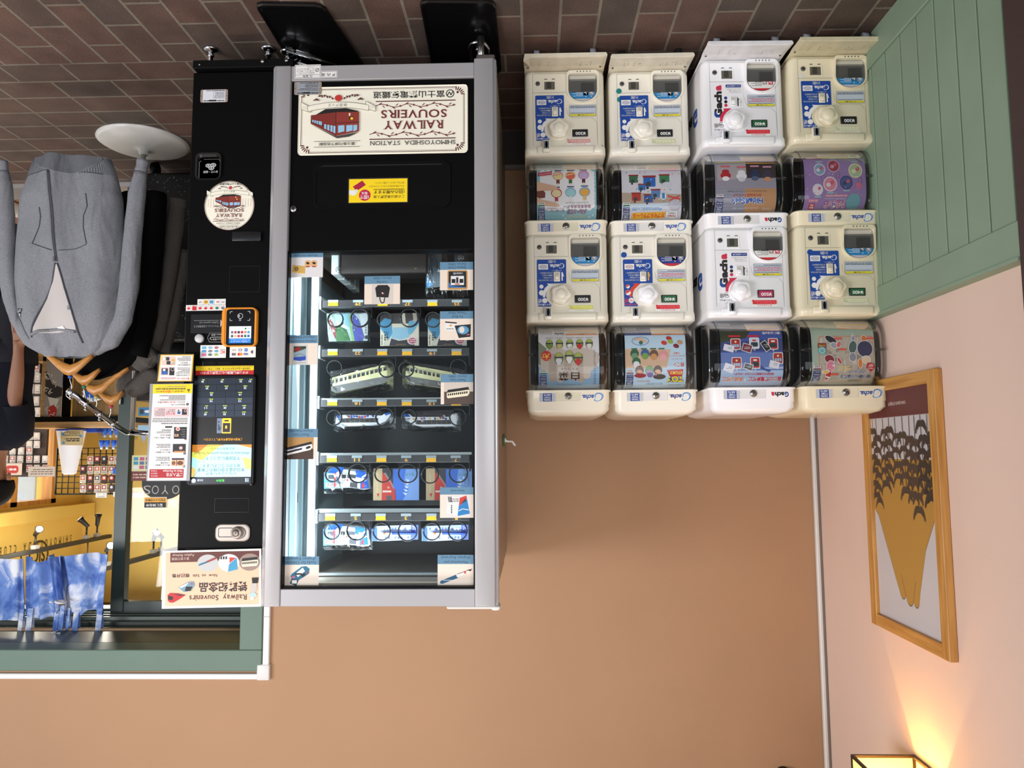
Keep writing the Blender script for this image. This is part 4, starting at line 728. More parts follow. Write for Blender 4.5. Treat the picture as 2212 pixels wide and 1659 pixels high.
def draw_post(a):
    a.R(112, 826, 1292, 1496, PAPER); a.R(150, 848, 1270, 1470, pr((236, 190, 158))); a.R(205, 848, 1270, 962, pr((96, 44, 34))); TC = pr((34, 26, 32))
    for x, c in ((1156, (150, 128, 118)), (906, (226, 220, 222)), (654, (190, 190, 188))): a.E(x, 980, 126, 100, pr(c), 0, 32)
    train_icon(a, 1060, 935, 1258, 1035, -12, (226, 214, 190)); a.P([(800, 905), (910, 905), (900, 1088), (822, 1060)], PAPER); a.P([(910, 1000), (1000, 925), (1016, 1060), (896, 1086)], pr((60, 150, 190))); a.P([(914, 918), (994, 926), (916, 986)], pr((200, 60, 50)))
    for i in range(3): a.R(806+30*i, 906, 826+30*i, 940, INK)
    a.P([(540, 1006), (556, 988), (640, 958), (650, 976), (560, 1006)], pr((40, 110, 140))); a.P([(640, 956), (740, 914), (770, 910), (752, 936), (650, 976)], pr((150, 60, 60)))
    a.T('Fujikyu Railway', 228, 860, 492, 896, pr((226, 200, 186)), 0, .2); a.T('富士急行铁路', 222, 906, 432, 938, pr((226, 200, 186)))
    serif(a, 'Now on Sale', 478, 1108, 768, 1140, TC, 0); a.T('现已开售', 232, 1096, 440, 1140, TC, .015); a.T('铁路纪念品', 556, 1204, 1130, 1318, TC, .02)
    serif(a, 'Railway Souvenirs', 442, 1352, 1122, 1412, TC, 0)
    a.P([(310, 1252), (430, 1192), (492, 1190), (504, 1232), (460, 1298), (372, 1308)], pr((110, 150, 170))); a.P([(386, 1300), (400, 1246), (480, 1246), (456, 1296)], INK); a.P([(320, 1250), (430, 1200), (400, 1236), (340, 1262)], PAPER); a.E(470, 1215, 16, 8, pr((180, 50, 60)))
    a.P([(186, 1400), (182, 1340), (210, 1316), (300, 1322), (398, 1342), (320, 1392), (250, 1428), (205, 1424)], pr((186, 30, 34))); a.P([(190, 1390), (188, 1345), (250, 1360), (240, 1400)], INK); a.P([(240, 1326), (396, 1340), (330, 1350)], pr((40, 34, 40)))
    a.P([(1168, 1290), (1184, 1220), (1240, 1215), (1250, 1280), (1225, 1330), (1180, 1330)], pr((190, 186, 178))); a.P([(1184, 1160), (1266, 1160), (1256, 1225), (1190, 1225)], pr((20, 18, 20))); a.E(1198, 1360, 46, 30, pr((176, 200, 200))); a.E(1190, 1398, 26, 20, pr((206, 204, 196)))
sign('souvenir_poster', 'laminated railway souvenirs poster stuck on top of the payment column', 'poster', cH, 112, 826, 1292, 1496, 2.238, draw_post, PAPER, 0, math.radians(-1.2))
# hook stuck to the machine's side
q = PX(1087, 951, xl); ht = thing('magnet_hook', 'white hook on a small green pad stuck to the vending machine side', 'hook', (xl, q.y, q.z))
b = B(); b.lathe([(.022, 0), (.022, .004), (.019, .006), (0, .006)], q, M((74, 108, 66), .5), 20, (-1, 0, 0)); b.build('pad', ht)
b = B(); b.tube([q+Vector((-.004, 0, .0)), q+Vector((-.016, 0, .004)), q+Vector((-.032, 0, .005)), q+Vector((-.042, 0, .020))], .004, WHITE, 8); b.cyl(q+Vector((-.004, 0, 0)), q+Vector((-.010, 0, 0)), .008, WHITE); b.build('hook_arm', ht)
# ================================================================ capsule toy machines, two high on four stands
CRM = M((243, 236, 216), .28, coat=.25, name='cream_plastic'); CRM2 = M((238, 228, 198), .28, coat=.25, name='aged_cream_plastic'); CRM3 = M((245, 240, 226), .28, coat=.25, name='pale_cream_plastic'); WHT = M((250, 249, 251), .25, coat=.3, name='white_plastic')
HOLE = M((96, 92, 82), .6); DARK = M((26, 25, 25), .5); SMOKE = clear('smoke_plastic', (.74, .75, .77), .2)
c5, c6, c7, c8, c3, c4 = CV(1110, 460, 5.395), CV(1490, 440, 5.027), CV(1110, 670, 5.395), CV(1490, 670, 5.027), CV(1110, 300, 5.395), CV(1490, 290, 5.027)
MW, MH, MD = .137, .575, .40
def g5(x, y): return (-(x-620)/3491.0, (y-189)/3491.0)
def g6(x, y): return (-(x-665)/3230.0, (y-226)/3230.0)
def rrect(x0, x1, y0, y1, r, z, n=5):
    o = []
    for cx, cy, a in ((x1-r, y1-r, 0), (x0+r, y1-r, 90), (x0+r, y0+r, 180), (x1-r, y0+r, 270)):
        for i in range(n+1): t = math.radians(a+90*i/n); o.append(Vector((cx+r*math.cos(t), cy+r*math.sin(t), z)))
    return o
def dome_pts(x0, x1, z0, z1, rb, n=14):
    """flap outline: flat foot with rounded corners, half round head"""
    o = []; w = (x1-x0)/2; cx = (x0+x1)/2; hz = z1-w*.85
    for i in range(n+1): t = math.pi*i/n; o.append((cx+w*math.cos(t), hz+w*.85*math.sin(t)))
    for i in range(5): t = math.pi+math.pi/2*i/4; o.append((x0+rb+rb*math.cos(t), z0+rb+rb*math.sin(t)))
    for i in range(5): t = 1.5*math.pi+math.pi/2*i/4; o.append((x1-rb+rb*math.cos(t), z0+rb+rb*math.sin(t)))
    return o
def lart(fn2, yy, eps=.00002): return Art(lambda u, v, l: Vector((u, yy-l, v)), fn2, eps)
GC, GR, ZC, GY = .100, .116, .4145, .093
def drum(x, s, q=1.0, off=0.0): return Vector((x, GC-(GY+off)*math.sqrt(max(0, 1-s**4))*q, ZC+(GR+off)*s*q))
DS = [math.sin(math.pi/2*(i/13-1)) for i in range(27)]       # drum axis depth, radius, height
def capsule_machine(px, py, Y, z0, rz, label, body, kind, price, pcol, warn, dots, poster, ppx, top, knobm=None):
    c = P(px, py, Y); t = thing('capsule_toy_machine', label, 'capsule machine', (c.x, Y, z0), 'capsule machines stacked two high', rz); L = dict(parent=t, local=True)
    b = B()
    b.loft([rrect(-MW+.002, MW-.002, 0, MD, .022, 0), rrect(-MW, MW, 0, MD, .022, .012), rrect(-MW, MW, 0, MD, .022, .262), rrect(-MW-.001, MW+.001, -.008, MD, .022, .274), rrect(-MW-.001, MW+.001, -.010, MD, .022, .296), rrect(-MW+.003, MW-.003, 0.004, MD, .02, .300)], body)
    b.loft([rrect(-MW+.004, MW-.004, .235, MD, .01, .298), rrect(-MW+.004, MW-.004, .235, MD, .01, .532)], body)
    b.build('body', **L)
    b = B(); b.box(-MW+.012, MW-.012, .15, .235, .302, .528, DARK); b.build('hopper', **L)
    b = B(); b.box(-.098, .098, -.015, -.004, .269, .297, body, .006, 2); b.build('front_ledge', **L)
    lz = .527
    b = B(); b.loft([rrect(-MW-.005, MW+.005, -.006, MD, .026, lz), rrect(-MW-.005, MW+.005, -.006, MD, .026, lz+.005), rrect(-MW, MW, -.002, MD, .024, lz+.007), rrect(-MW, MW, -.002, MD, .024, lz+.046), rrect(-MW+.002, MW-.002, 0, MD, .024, lz+.048)]+([rrect(-MW+.002, MW-.002, 0, MD, .024, lz+.066), rrect(-MW+.012, MW-.012, .010, MD-.01, .03, lz+.079), rrect(-MW+.034, MW-.034, .034, MD-.03, .03, lz+.086)] if top else []), body)
    li = b.build('lid', **L)
    k7 = lambda x, y: (-(x-640)/3491.0, lz+.006+(y-922)/3491.0)
    a = lart(k7, -.0023); GRYB = pr((196, 198, 204)); a.R(303, 935, 490, 1035, GRYB); a.R(344, 938, 448, 1032, pr((18, 66, 150)))
    for i, w_ in enumerate(('TAKARA', 'TOMY', 'ARTS')): a.T(w_, 356, 1003-29*i, 437, 1026-29*i, WHITE, .015)
    if kind == 'white':
        a.T('G', 990, 955, 1035, 1015, pr((22, 70, 150)), .05); a.T('ach', 880, 957, 985, 1012, INK, .05); a.T('a', 838, 957, 875, 1000, pr((205, 30, 60)), .05)
    else:
        for m_, o_ in ((pr((30, 110, 190)), .12), (pr((160, 210, 236)), .06), (WHITE, .0)): a.T('G', 948-o_*120, 946-o_*80, 1026+o_*120, 1026+o_*80, m_, .04, .25)
        a.ring(985, 986, 44, 6, pr((24, 90, 180)), 20, None, 200, 420); a.T('acha.', 795, 958, 938, 1012, pr((22, 80, 170)) if kind != 'red' else pr((26, 44, 130)), .03, .3)
    a.RR(497, 916, 776, 1028, 10, pr((206, 200, 182) if body != WHT else (206, 206, 210))); a.RR(500, 919, 773, 1025, 9, pr((232, 224, 196) if body in (CRM, CRM2) else (232, 228, 226)))
    b = B(); a.into(b); b.build('maker_badge', li, local=True, label='blue and white maker stickers on the lid')
    b = B(); x, z = k7(637, 972); b.lathe([(.012, 0), (.012, .002), (.0105, .003), (.0075, .003), (.007, .005), (0, .005)], (x, -.0028, z), STEEL, 20, (0, -1, 0)); b.box(x-.0012, x+.0012, -.0084, -.0075, z-.005, z+.005, BLACK, rot=Matrix.Rotation(.8, 3, 'Y')); b.build('key_lock', li, local=True)
    # clear drum with the picture sheet inside
    b = B(); xs = [(-.135, .80), (-.1335, .90), (-.128, .97), (-.118, 1), (.118, 1), (.128, .97), (.1335, .90), (.135, .80)]
    n = 26
    b.loft([[drum(x, w, s) for w in DS] for x, s in xs], CLEAR, False, True, False)
    for sx, s in ((-.135, .80), (.135, .80)): b.add([Vector((sx, GC, ZC))]+[drum(sx, w, s) for w in DS], [(0, i+1, i+2) for i in range(n)], CLEAR)
    dr = b.build('drum_window', **L)
    for x in (-.1115, .1075): b = B(); b.tube([drum(x, w, 1, .001) for w in DS], .0022, SMOKE, 5); b.build('drum_rib', dr, local=True)
    for s in (-1, 1):
        b = B(); b.cyl((s*.104, GC-GY-.003, ZC-.006), (s*.134, GC-GY-.003, ZC-.006), .0045, SMOKE, 10); b.build('latch', dr, local=True)
    X0, Y0, X1, Y1 = ppx; r_ = GR-.005
    def fn(u, v, l):
        s = max(-.99, min(.99, (v-ZC)/r_)); return drum(u, s, 1, l-.005)
    a = Art(fn, lambda x, y: (.098-(x-X0)/(X1-X0)*.203, .306+(y-Y0)/(Y1-Y0)*.210)); poster(a, X0, Y0, X1, Y1); b = B(); a.into(b, [.306+.210*i/24 for i in range(25)]); b.build('picture_sheet', **L)
    # face
    ga = g6 if kind == 'white' else g5
    a = lart(ga, -.0009); tx0, tx1 = (690, 1045) if kind == 'white' else (645, 1030)
    if kind != 'white':
        BLU_ = pr((12, 68, 156)); WY = pr((232, 232, 200))
        a.RR(268, 484, 612, 770, 14, BLU_); a.P([(268, 740), (480, 772), (612, 772), (612, 740)], BLU_); a.P([(270, 760), (480, 765), (420, 800), (385, 850), (372, 920), (395, 985), (435, 1028), (430, 1046), (276, 1046)], BLU_)
        a.T('コイン返却口', 405, 492, 492, 528, WHITE, .02); 
        for m_, o_ in ((WHITE, .08), (BLU_, .0)): a.T('G', 535-o_*60, 536-o_*60, 580+o_*60, 590+o_*60, m_, .03, .25)
        a.ring(560, 562, 30, 6, WHITE, 18, None, 200, 430); a.T('acha.', 418, 542, 530, 586, WHITE, .03, .3); a.RR(286, 538, 400, 604, 4, PAPER); a.ring(343, 572, 46, 5, BLU_ if kind != 'red' else RED, 20, 20); a.T('CAPSULE', 310, 564, 376, 580, BLU_, .02)
        a.T('コイン返却レバー', 445, 610, 560, 626, WHITE)
        for i, t_ in enumerate(('カプセルが出ます。', '1回転させると', 'ハンドルを右に', 'コインを入れてから')): a.T(t_, (305, 330, 345, 288)[i], 636+29*i, 454, 656+29*i, WY, .01)
        ar = WHITE if kind != 'red' else pr((220, 170, 40)); a.P([(556, 740), (556, 640), (570, 636), (586, 690), (572, 690), (572, 740)], ar)
        A2 = WHITE if kind != 'red' else pr((220, 60, 40)); a.ring(540, 915, 210, 48, A2, 18, None, 150, 225) if False else a.P([(335, 936), (360, 936), (375, 880), (400, 840), (470, 775), (385, 772), (400, 790), (360, 825), (340, 870)], A2)
        for x, y, r in ((320, 808, 24), (322, 882, 32), (358, 975, 31)): a.E(x, y, r, r, WHITE)
        if kind == 'red': 
            for x, y, r in ((320, 808, 24), (322, 882, 32)): a.E(x, y, r*.95, r*.95, A2, 0, 12, 150, 330)
            a.T('100', 340, 962, 376, 990, A2, .02)
        a.T('コイン投入口', 280, 1012, 425, 1036, WHITE if kind != 'red' else A2, .03); a.T('100円', 282, 950, 322, 1004, WHITE if kind != 'red' else A2, .02)
    else:
        CRI = pr((206, 40, 74)); a.RR(322, 490, 668, 1028, 10, pr((242, 240, 242))); a.RR(484, 498, 650, 532, 4, pr((22, 60, 140))); a.T('コイン返却口▼', 498, 506, 640, 524, WHITE, .01)
        a.T('コインを入れてから', 528, 580, 648, 594, INK); a.T('ハンドルを右に1回転', 518, 562, 648, 576, INK); a.T('させるとカプセルが出ます。', 486, 542, 648, 556, INK)
        a.T('G', 352, 770, 440, 868, INK, .07, 0, 1); a.P([(352, 800), (352, 845), (372, 868), (420, 868), (420, 845), (385, 845), (376, 820), (376, 800)], pr((22, 70, 150))); a.T('ach', 358, 572, 440, 768, INK, .06, 0, 1); a.T('a', 378, 505, 440, 566, CRI, .06, 0, 1)
        for y, m_ in ((650, pr((24, 60, 130))), (692, PAPER), (732, CRI)): a.E(480, y, 18, 18, INK if m_ is PAPER else m_); a.E(480, y, 15, 15, m_ if m_ is PAPER else PAPER, 0, 14, 0, 0) if m_ is PAPER else None
        a.P([(605, 742), (605, 636), (628, 672), (618, 672), (618, 742)], INK); a.T('コイン返却レバー', 634, 650, 652, 742, INK, 0, 0, 1)
        a.P([(410, 914), (438, 914), (450, 860), (480, 815), (540, 766), (448, 768), (458, 786), (425, 830), (412, 870)], CRI); a.ring(426, 950, 29, 4, INK, 20); a.T('100', 404, 938, 448, 962, INK, .02); a.T('100円専用', 350, 930, 394, 984, INK, .01); a.T('↑コイン投入口', 348, 994, 478, 1018, INK, .015)
    b = B(); a.into(b); b.build('instruction_sticker', **L)
    o5 = (0, 0)
    def f5(x, y): return g5(x, y)
    # recess line, coin return, lock
    a = lart(f5, -.0006); LN = pr((150, 146, 136)); a.R(236, 447, 640, 451, LN); a.Ln([(640, 640), (655, 720), (720, 770), (950, 770), (1000, 830), (1008, 1100)], 2.5, LN); a.R(238, 210, 241, 1225, LN); a.R(238, 210, 640, 212, LN); a.R(378, 276, 414, 284, DARK); a.R(470, 276, 506, 284, DARK); a.Ln([(1008, 230), (1008, 1228)], 2.5, LN)
    for x, y, r, c_ in dots: a.E(x, y, r, r, pr(c_))
    if label.startswith('weathered') or 'scuffed' in label:
        for i in range(10): a.E(1070-random.random()*14, 1120+random.random()*46, 4, 12*random.random()+2, pr((60, 52, 44)), random.random()*90)
    b = B(); a.into(b); b.build('seam_lines', **L)
    b = B(); x0, z0_ = f5(515, 307); x1, z1_ = f5(372, 420); q = dict(m=HOLE)
    b.loft([[Vector((x, -.0008, z)) for x, z in ((x0-.003, z0_-.003), (x1+.003, z0_-.003), (x1+.003, z1_+.003), (x0-.003, z1_+.003))], [Vector((x, -.0012, z)) for x, z in ((x0, z0_), (x1, z0_), (x1, z1_), (x0, z1_))], [Vector((x, -.0010, z)) for x, z in ((x0+.002, z0_+.002), (x1-.002, z0_+.002), (x1-.002, z1_-.002), (x0+.002, z1_-.002))]], body, smooth=False)
    b.add([(x0+.003, -.0014, z0_+.002), (x1-.002, -.0014, z0_+.002), (x1-.002, -.0014, z1_-.002), (x0+.003, -.0014, z1_-.002)], [(0, 1, 2, 3)], HOLE); b.add([(x0+.015, -.0016, z0_+.002), (x1-.010, -.0016, z0_+.002), (x1-.010, -.0016, z1_-.006), (x0+.015, -.0016, z1_-.006)], [(0, 1, 2, 3)], M((58, 55, 48), .6)); b.build('coin_return', **L)
    b = B(); x, z = f5(300, 335); b.lathe([(.0078, 0), (.0078, .002), (.0045, .003), (0, .003)], (x, 0, z), M((96, 96, 98), .4, .6), 18, (0, -1, 0)); b.box(x-.003, x+.003, -.0036, -.0028, z-.001, z+.001, BLACK); b.build('key_lock', **L)
    # capsule chute with its clear flap
    xa, za = f5(1030, 196); xb, zb2 = f5(645, 590); b = B()
    dp = dome_pts(xa, xb, za, zb2, .014); di = dome_pts(xa+.0055, xb-.0055, za+.012, zb2-.003, .010)
    b.loft([[Vector((x, 0, z)) for x, z in dp], [Vector((x, -.013 if z < za+.05 else -.008, z)) for x, z in dp], [Vector((x, -.014 if z < za+.05 else -.0085, z)) for x, z in di], [Vector((x, -.001, z)) for x, z in di]], body, caps=False, smooth=False)
    b.build('chute_rim', **L)
    b = B(); b.add([Vector((x, -.0016, z)) for x, z in di], [tuple(range(len(di)))], M((168, 164, 152), .6)); b.add([(xa+.01, -.003, za+.016), (xb-.01, -.003, za+.016), (xb-.012, -.003, za+.034), (xa+.012, -.003, za+.034)], [(0, 1, 2, 3)], M((206, 200, 186), .5)); b.add([(xa+.016, -.0034, za+.04), (xb-.05, -.0034, za+.04), (xb-.05, -.0034, za+.08), (xa+.016, -.0034, za+.08)], [(0, 1, 2, 3)], M((130, 127, 118), .6))
    for i in range(5): b.box(xa+.028+.011*i, xa+.031+.011*i, -.0150, -.0135, za+.004, za+.007, DARK)
    b.build('chute', **L)
    b = B(); df = dome_pts(xa+.008, xb-.008, za+.030, zb2-.004, .004); b.loft([[Vector((x, -.0075, z)) for x, z in df], [Vector((x, -.0085, z)) for x, z in df]], SMOKE, smooth=False)
    a = lart(f5, -.0088); SK = pr((30, 130, 190)) if kind == 'blue' else pr((24, 50, 130)); hz = [(x, z) for x, z in df if z > .0765]
    a2 = Art(lambda u, v, l: Vector((u, -.0088-l, v))); a2.P(hz, SK if kind != 'white' else PAPER)
    if kind != 'blue': a2.P([(x, z) for x, z in df if z > .0985], pr((200, 36, 50)))
    a2.into(b)
    if kind == 'blue': b.add([(x, -.0092, z) for x, z in [(x, max(z, .1005)) for x, z in df if z > .0985]], [tuple(range(len([1 for x, z in df if z > .0985])))], pr((196, 190, 196)))
    for x in (845, 915): a.R(x, 462, x+56, 505, pr((150, 150, 158)) if kind != 'white' else pr((206, 90, 100))); a.Ln([(x+10, 474), (x+30, 470), (x+36, 492)], 9, WHITE)
    a.bars(715, 462, 838, 520, 4, WHITE if kind != 'white' else INK, .35, 3); a.ring(938, 520, 8, 3, WHITE, 12); a.Ln([(866, 512), (882, 528)], 3, WHITE); a.Ln([(882, 512), (866, 528)], 3, WHITE); a.into(b); b.build('chute_flap', **L)
    # return slider
    b = B(); x0, z0_ = f5(540, 632); x1, z1_ = f5(465, 750); b.box(x0, x1, -.004, -.0005, z0_, z1_, body, .002, 2); b.box(x0+.004, x1-.004, -.0045, -.0035, z0_+.003, z1_-.004, M((200, 196, 186), .5)); b.box(x0+.004, x1-.004, -.011, -.004, z1_-.019, z1_-.005, body, .002, 2); b.build('return_slider', **L)
    # handle
    b = B(); x, z = f5(540, 915); x = x-(.002 if kind != 'white' else -.0085); z += .0 if kind != 'white' else .004; km = body if knobm is None else knobm; ph = random.random()*6.28
    prof = []
    def kr(s, h, amp): return [Vector((x+(.0345*s)*(1+amp*math.cos(5*(w+ph)))*math.cos(w), -h, z+(.0345*s)*(1+amp*math.cos(5*(w+ph)))*math.sin(w))) for w in [2*math.pi*i/40 for i in range(40)]]
    b.lathe([(.0385, 0), (.0385, .002), (.037, .003)], (x, 0, z), body, 32, (0, -1, 0)); b.loft([kr(.98, .002, 0), kr(1.0, .007, .02), kr(.97, .014, .09), kr(.88, .019, .13), kr(.70, .020, .09), kr(.58, .020, .0), kr(.50, .024, 0), kr(.30, .0265, 0), kr(.05, .027, 0)], km); b.build('handle', **L)
    # stickers and price
    a = lart(f5, -.001); a.RR(674, 611, 996, 754, 10, pr((70, 80, 96))); a.RR(677, 614, 993, 751, 9, pr((196, 206, 218))); a.P([(679, 724), (991, 724), (989, 749), (681, 749)], pr((224, 210, 40))); a.R(679, 706, 991, 709, pr((90, 100, 110))); a.bars(690, 712, 970, 721, 1, INK, .6, 2); a.T('ご注意', 770, 729, 900, 744, INK, .01); a.bars(684, 622, 985, 652 if kind == 'blue' else 645, 2, INK, .5, 3)
    if kind != 'blue': a.bars(684, 650, 985, 700, 3, pr((190, 60, 80)), .5, 4)
    b = B(); a.into(b); b.build('notice_sticker', **L)
    a = lart(f5, -.001); wc, wb = warn; a.RR(640, 1028, 928, 1116, 12, pr(wb)); a.RR(648, 1034, 922, 1082, 8, pr(wc)); a.E(655, 1042, 13, 13, pr(wc)); a.bars(668, 1040, 912, 1076, 2, pr([min(255, c_+60) for c_ in wc]), .4, 5); a.T('釣りは出ません', 700, 1086, 866, 1104, pr(wc), .015); b = B(); a.into(b); b.build('warning_sticker', **L)
    b = B(); x0, z0_ = f5(893, 916); x1, z1_ = f5(707, 1006); b.box(x0, x1, -.003, -.0003, z0_, z1_, M((34, 34, 34), .3), .002, 2); a = lart(f5, -.0032); a.R(722, 926, 880, 998, pr(pcol)); a.T(price, 746, 948, 868, 988, WHITE, .02); a.into(b); b.build('price_plate', **L)
    b = B(); x0, z0_ = f5(440, 1066); x1, z1_ = f5(350, 1216); b.box(x0, x1, -.022, -.0, z0_, z1_, body, .003, 2); b.box(x0+.004, x1-.003, -.0226, -.021, z0_+.004, z1_-.012, M((122, 126, 132), .45)); xm = (x0+x1)/2; b.add([(xm+.0045*math.sin(w)*(1 if abs(math.cos(w)) < .75 else .45), -.0232, (z0_+z1_)/2-.004+.013*math.cos(w)) for w in [2*math.pi*i/16 for i in range(16)]], [tuple(range(16))], BLACK); b.build('coin_slot', **L)
    if body == WHT:
        f = Art(lambda u, v, l: Vector((MW+.0006+l, .30-u, v))); f.T('G', .235, .13, .175, .19, pr((22, 70, 150)), .06); f.T('acha', .17, .13, .02, .175, INK, .05)
        b = B(); Art(f.fn); 
        for pts, fs, m in f.items: b.add([f.fn(*p) for p in pts], fs, m)
        b.build('side_lettering', **L)
    return t
# ------ the picture sheets (plain coloured shapes stand where figures are printed)
def badge(a, x0, y0, x1, y1, price='¥300', pc=(20, 110, 60)):
    w, h = x1-x0, y1-y0; N2 = pr((22, 40, 110)); a.R(x0+w*.02, y1-h*.11, x0+w*.13, y1-h*.015, N2)
    for i, t_ in enumerate(('TAKARA', 'TOMY', 'ARTS')): a.T(t_, x0+w*.03, y1-h*(.047+.028*i), x0+w*.12, y1-h*(.025+.028*i), WHITE, .012)
    a.R(x0+w*.02, y1-h*.20, x0+w*.13, y1-h*.12, N2); a.T('対象年齢', x0+w*.03, y1-h*.155, x0+w*.12, y1-h*.13, WHITE); a.T('15才以上', x0+w*.03, y1-h*.193, x0+w*.12, y1-h*.165, WHITE)
    a.R(x0+w*.02, y1-h*.275, x0+w*.13, y1-h*.215, PAPER); a.R(x0+w*.02, y1-h*.235, x0+w*.13, y1-h*.215, pr(pc)); a.T(price, x0+w*.03, y1-h*.272, x0+w*.12, y1-h*.242, pr(pc), .02)
def foot(a, x0, y0, x1, y1, bg=(228, 228, 228), gacha=True):
    w, h = x1-x0, y1-y0; a.R(x0, y0, x1, y0+h*.165, pr(bg)); a.R(x0+w*.45, y0+h*.02, x0+w*.985, y0+h*.16, PAPER); a.bars(x0+w*.46, y0+h*.025, x0+w*.975, y0+h*.075, 3, pr((190, 120, 120)), .4, 3); a.R(x0+w*.45, y0+h*.078, x0+w*.985, y0+h*.10, pr((232, 190, 60))); a.bars(x0+w*.46, y0+h*.102, x0+w*.975, y0+h*.137, 2, INK, .35, 4); a.R(x0+w*.45, y0+h*.138, x0+w*.985, y0+h*.16, pr((224, 130, 50))); a.T('警告', x0+w*.68, y0+h*.14, x0+w*.76, y0+h*.157, INK)
    a.R(x0+w*.03, y0+h*.02, x0+w*.21, y0+h*.055, PAPER); 
    r = random.Random(4); x = x0+w*.05
    while x < x0+w*.19: q = w*r.uniform(.003, .008); a.R(x, y0+h*.025, x+q, y0+h*.05, INK); x += q+w*r.uniform(.003, .008)
    a.bars(x0+w*.03, y0+h*.065, x0+w*.23, y0+h*.15, 4, GREY, .35, 6); a.bars(x0+w*.26, y0+h*.03, x0+w*.43, y0+h*.11, 4, GREY, .35, 7)
    if gacha: a.T('Gacha', x0+w*.27, y0+h*.12, x0+w*.43, y0+h*.155, INK, .03)
def star(a, x, y, r, m): a.P([(x+r*(1 if i % 2 == 0 else .4)*math.cos(math.pi*i/4), y+r*(1 if i % 2 == 0 else .4)*math.sin(math.pi*i/4)) for i in range(8)], m)
def scallop(a, x0, y0, x1, y1, m, r):
    a.R(x0, y0, x1, y1, m)
    for i in range(9): t_ = (i+.5)/9; a.E(x0+(x1-x0)*t_, y0, r, r, m, 0, 12); a.E(x0+(x1-x0)*t_, y1, r, r, m, 0, 12)
    for i in range(9): t_ = (i+.5)/9; a.E(x1, y0+(y1-y0)*t_, r, r, m, 0, 12)
def outlined(a, t, x0, y0, x1, y1, m, om, ow=.06, bold=.02): a.T(t, x0-3, y0-3, x1+3, y1+3, om, bold+ow); a.T(t, x0, y0, x1, y1, m, bold)
def p_sanrio(a, x0, y0, x1, y1):
    a.R(x0, y0, x1, y1, pr((146, 192, 200))); scallop(a, 300, 280, 930, 720, pr((244, 242, 240)), 36); foot(a, x0, y0, x1, y1, (150, 190, 196))
    for i, (x, y, c1, c2) in enumerate(((520, 330, (240, 220, 150), (228, 150, 160)), (672, 330, (224, 110, 90), (240, 210, 150)), (832, 325, (200, 180, 220), (220, 130, 150)), (672, 540, (170, 214, 216), (130, 180, 210)), (842, 535, (236, 176, 70), (120, 170, 210)), (500, 545, (240, 222, 170), (196, 60, 60)))):
        a.E(x, y, 66, 58, pr(c2)); a.E(x, y+4, 56, 46, pr(c1)); a.RR(x-20, y+50, x+20, y+104, 8, pr(((120, 60, 50), (60, 110, 70), (90, 40, 60), (236, 234, 232), (220, 190, 130), (190, 50, 60))[i])); a.E(x, y+110, 17, 14, pr((236, 226, 210))); a.RR(x-42, y-78, x+42, y-62, 6, pr((40, 56, 110))); a.T('ミニネーム', x-30, y-74, x+30, y-66, WHITE)
    SKN = pr((226, 182, 150)); a.P([(x0, 400), (330, 420), (480, 455), (520, 482), (500, 510), (430, 515), (x0, 520)], SKN); a.P([(x0, 520), (340, 512), (365, 540), (360, 600), (x0, 610)], pr((120, 60, 50))); a.P([(x0, 590), (330, 625), (480, 655), (536, 690), (530, 712), (440, 705), (x0, 680)], SKN)
    for x, y, t_ in ((365, 290, 'なまえシールを'), (360, 318, 'なかにいれる')): a.P([(x-85, y+18), (x+85, y+2), (x+85, y-20), (x-85, y-4)], pr((200, 30, 70))); a.T(t_, x-70, y-6, x+70, y+6, WHITE)
    outlined(a, 'おなまえホルダー', 585, 690, 912, 728, pr((60, 120, 140)), pr((214, 110, 130))); outlined(a, 'メルヘン工房', 625, 738, 862, 790, pr((60, 120, 140)), pr((214, 110, 130))); a.T('ミニチュアラバーマスコット2', 612, 655, 888, 675, pr((60, 70, 110)), .01); a.T('SANRIO CHARACTERS', 634, 800, 866, 820, pr((226, 206, 150)), .01); a.T('【なまえをかざって♡', 380, 745, 590, 765, pr((170, 60, 90))); a.T('かわいく持ち歩ける！', 380, 718, 590, 735, pr((170, 60, 90)))
    for x, y in ((580, 800), (610, 828), (900, 820), (940, 800), (965, 560), (905, 605)): star(a, x, y, 14, PAPER)
    badge(a, x0, y0, x1, y1)
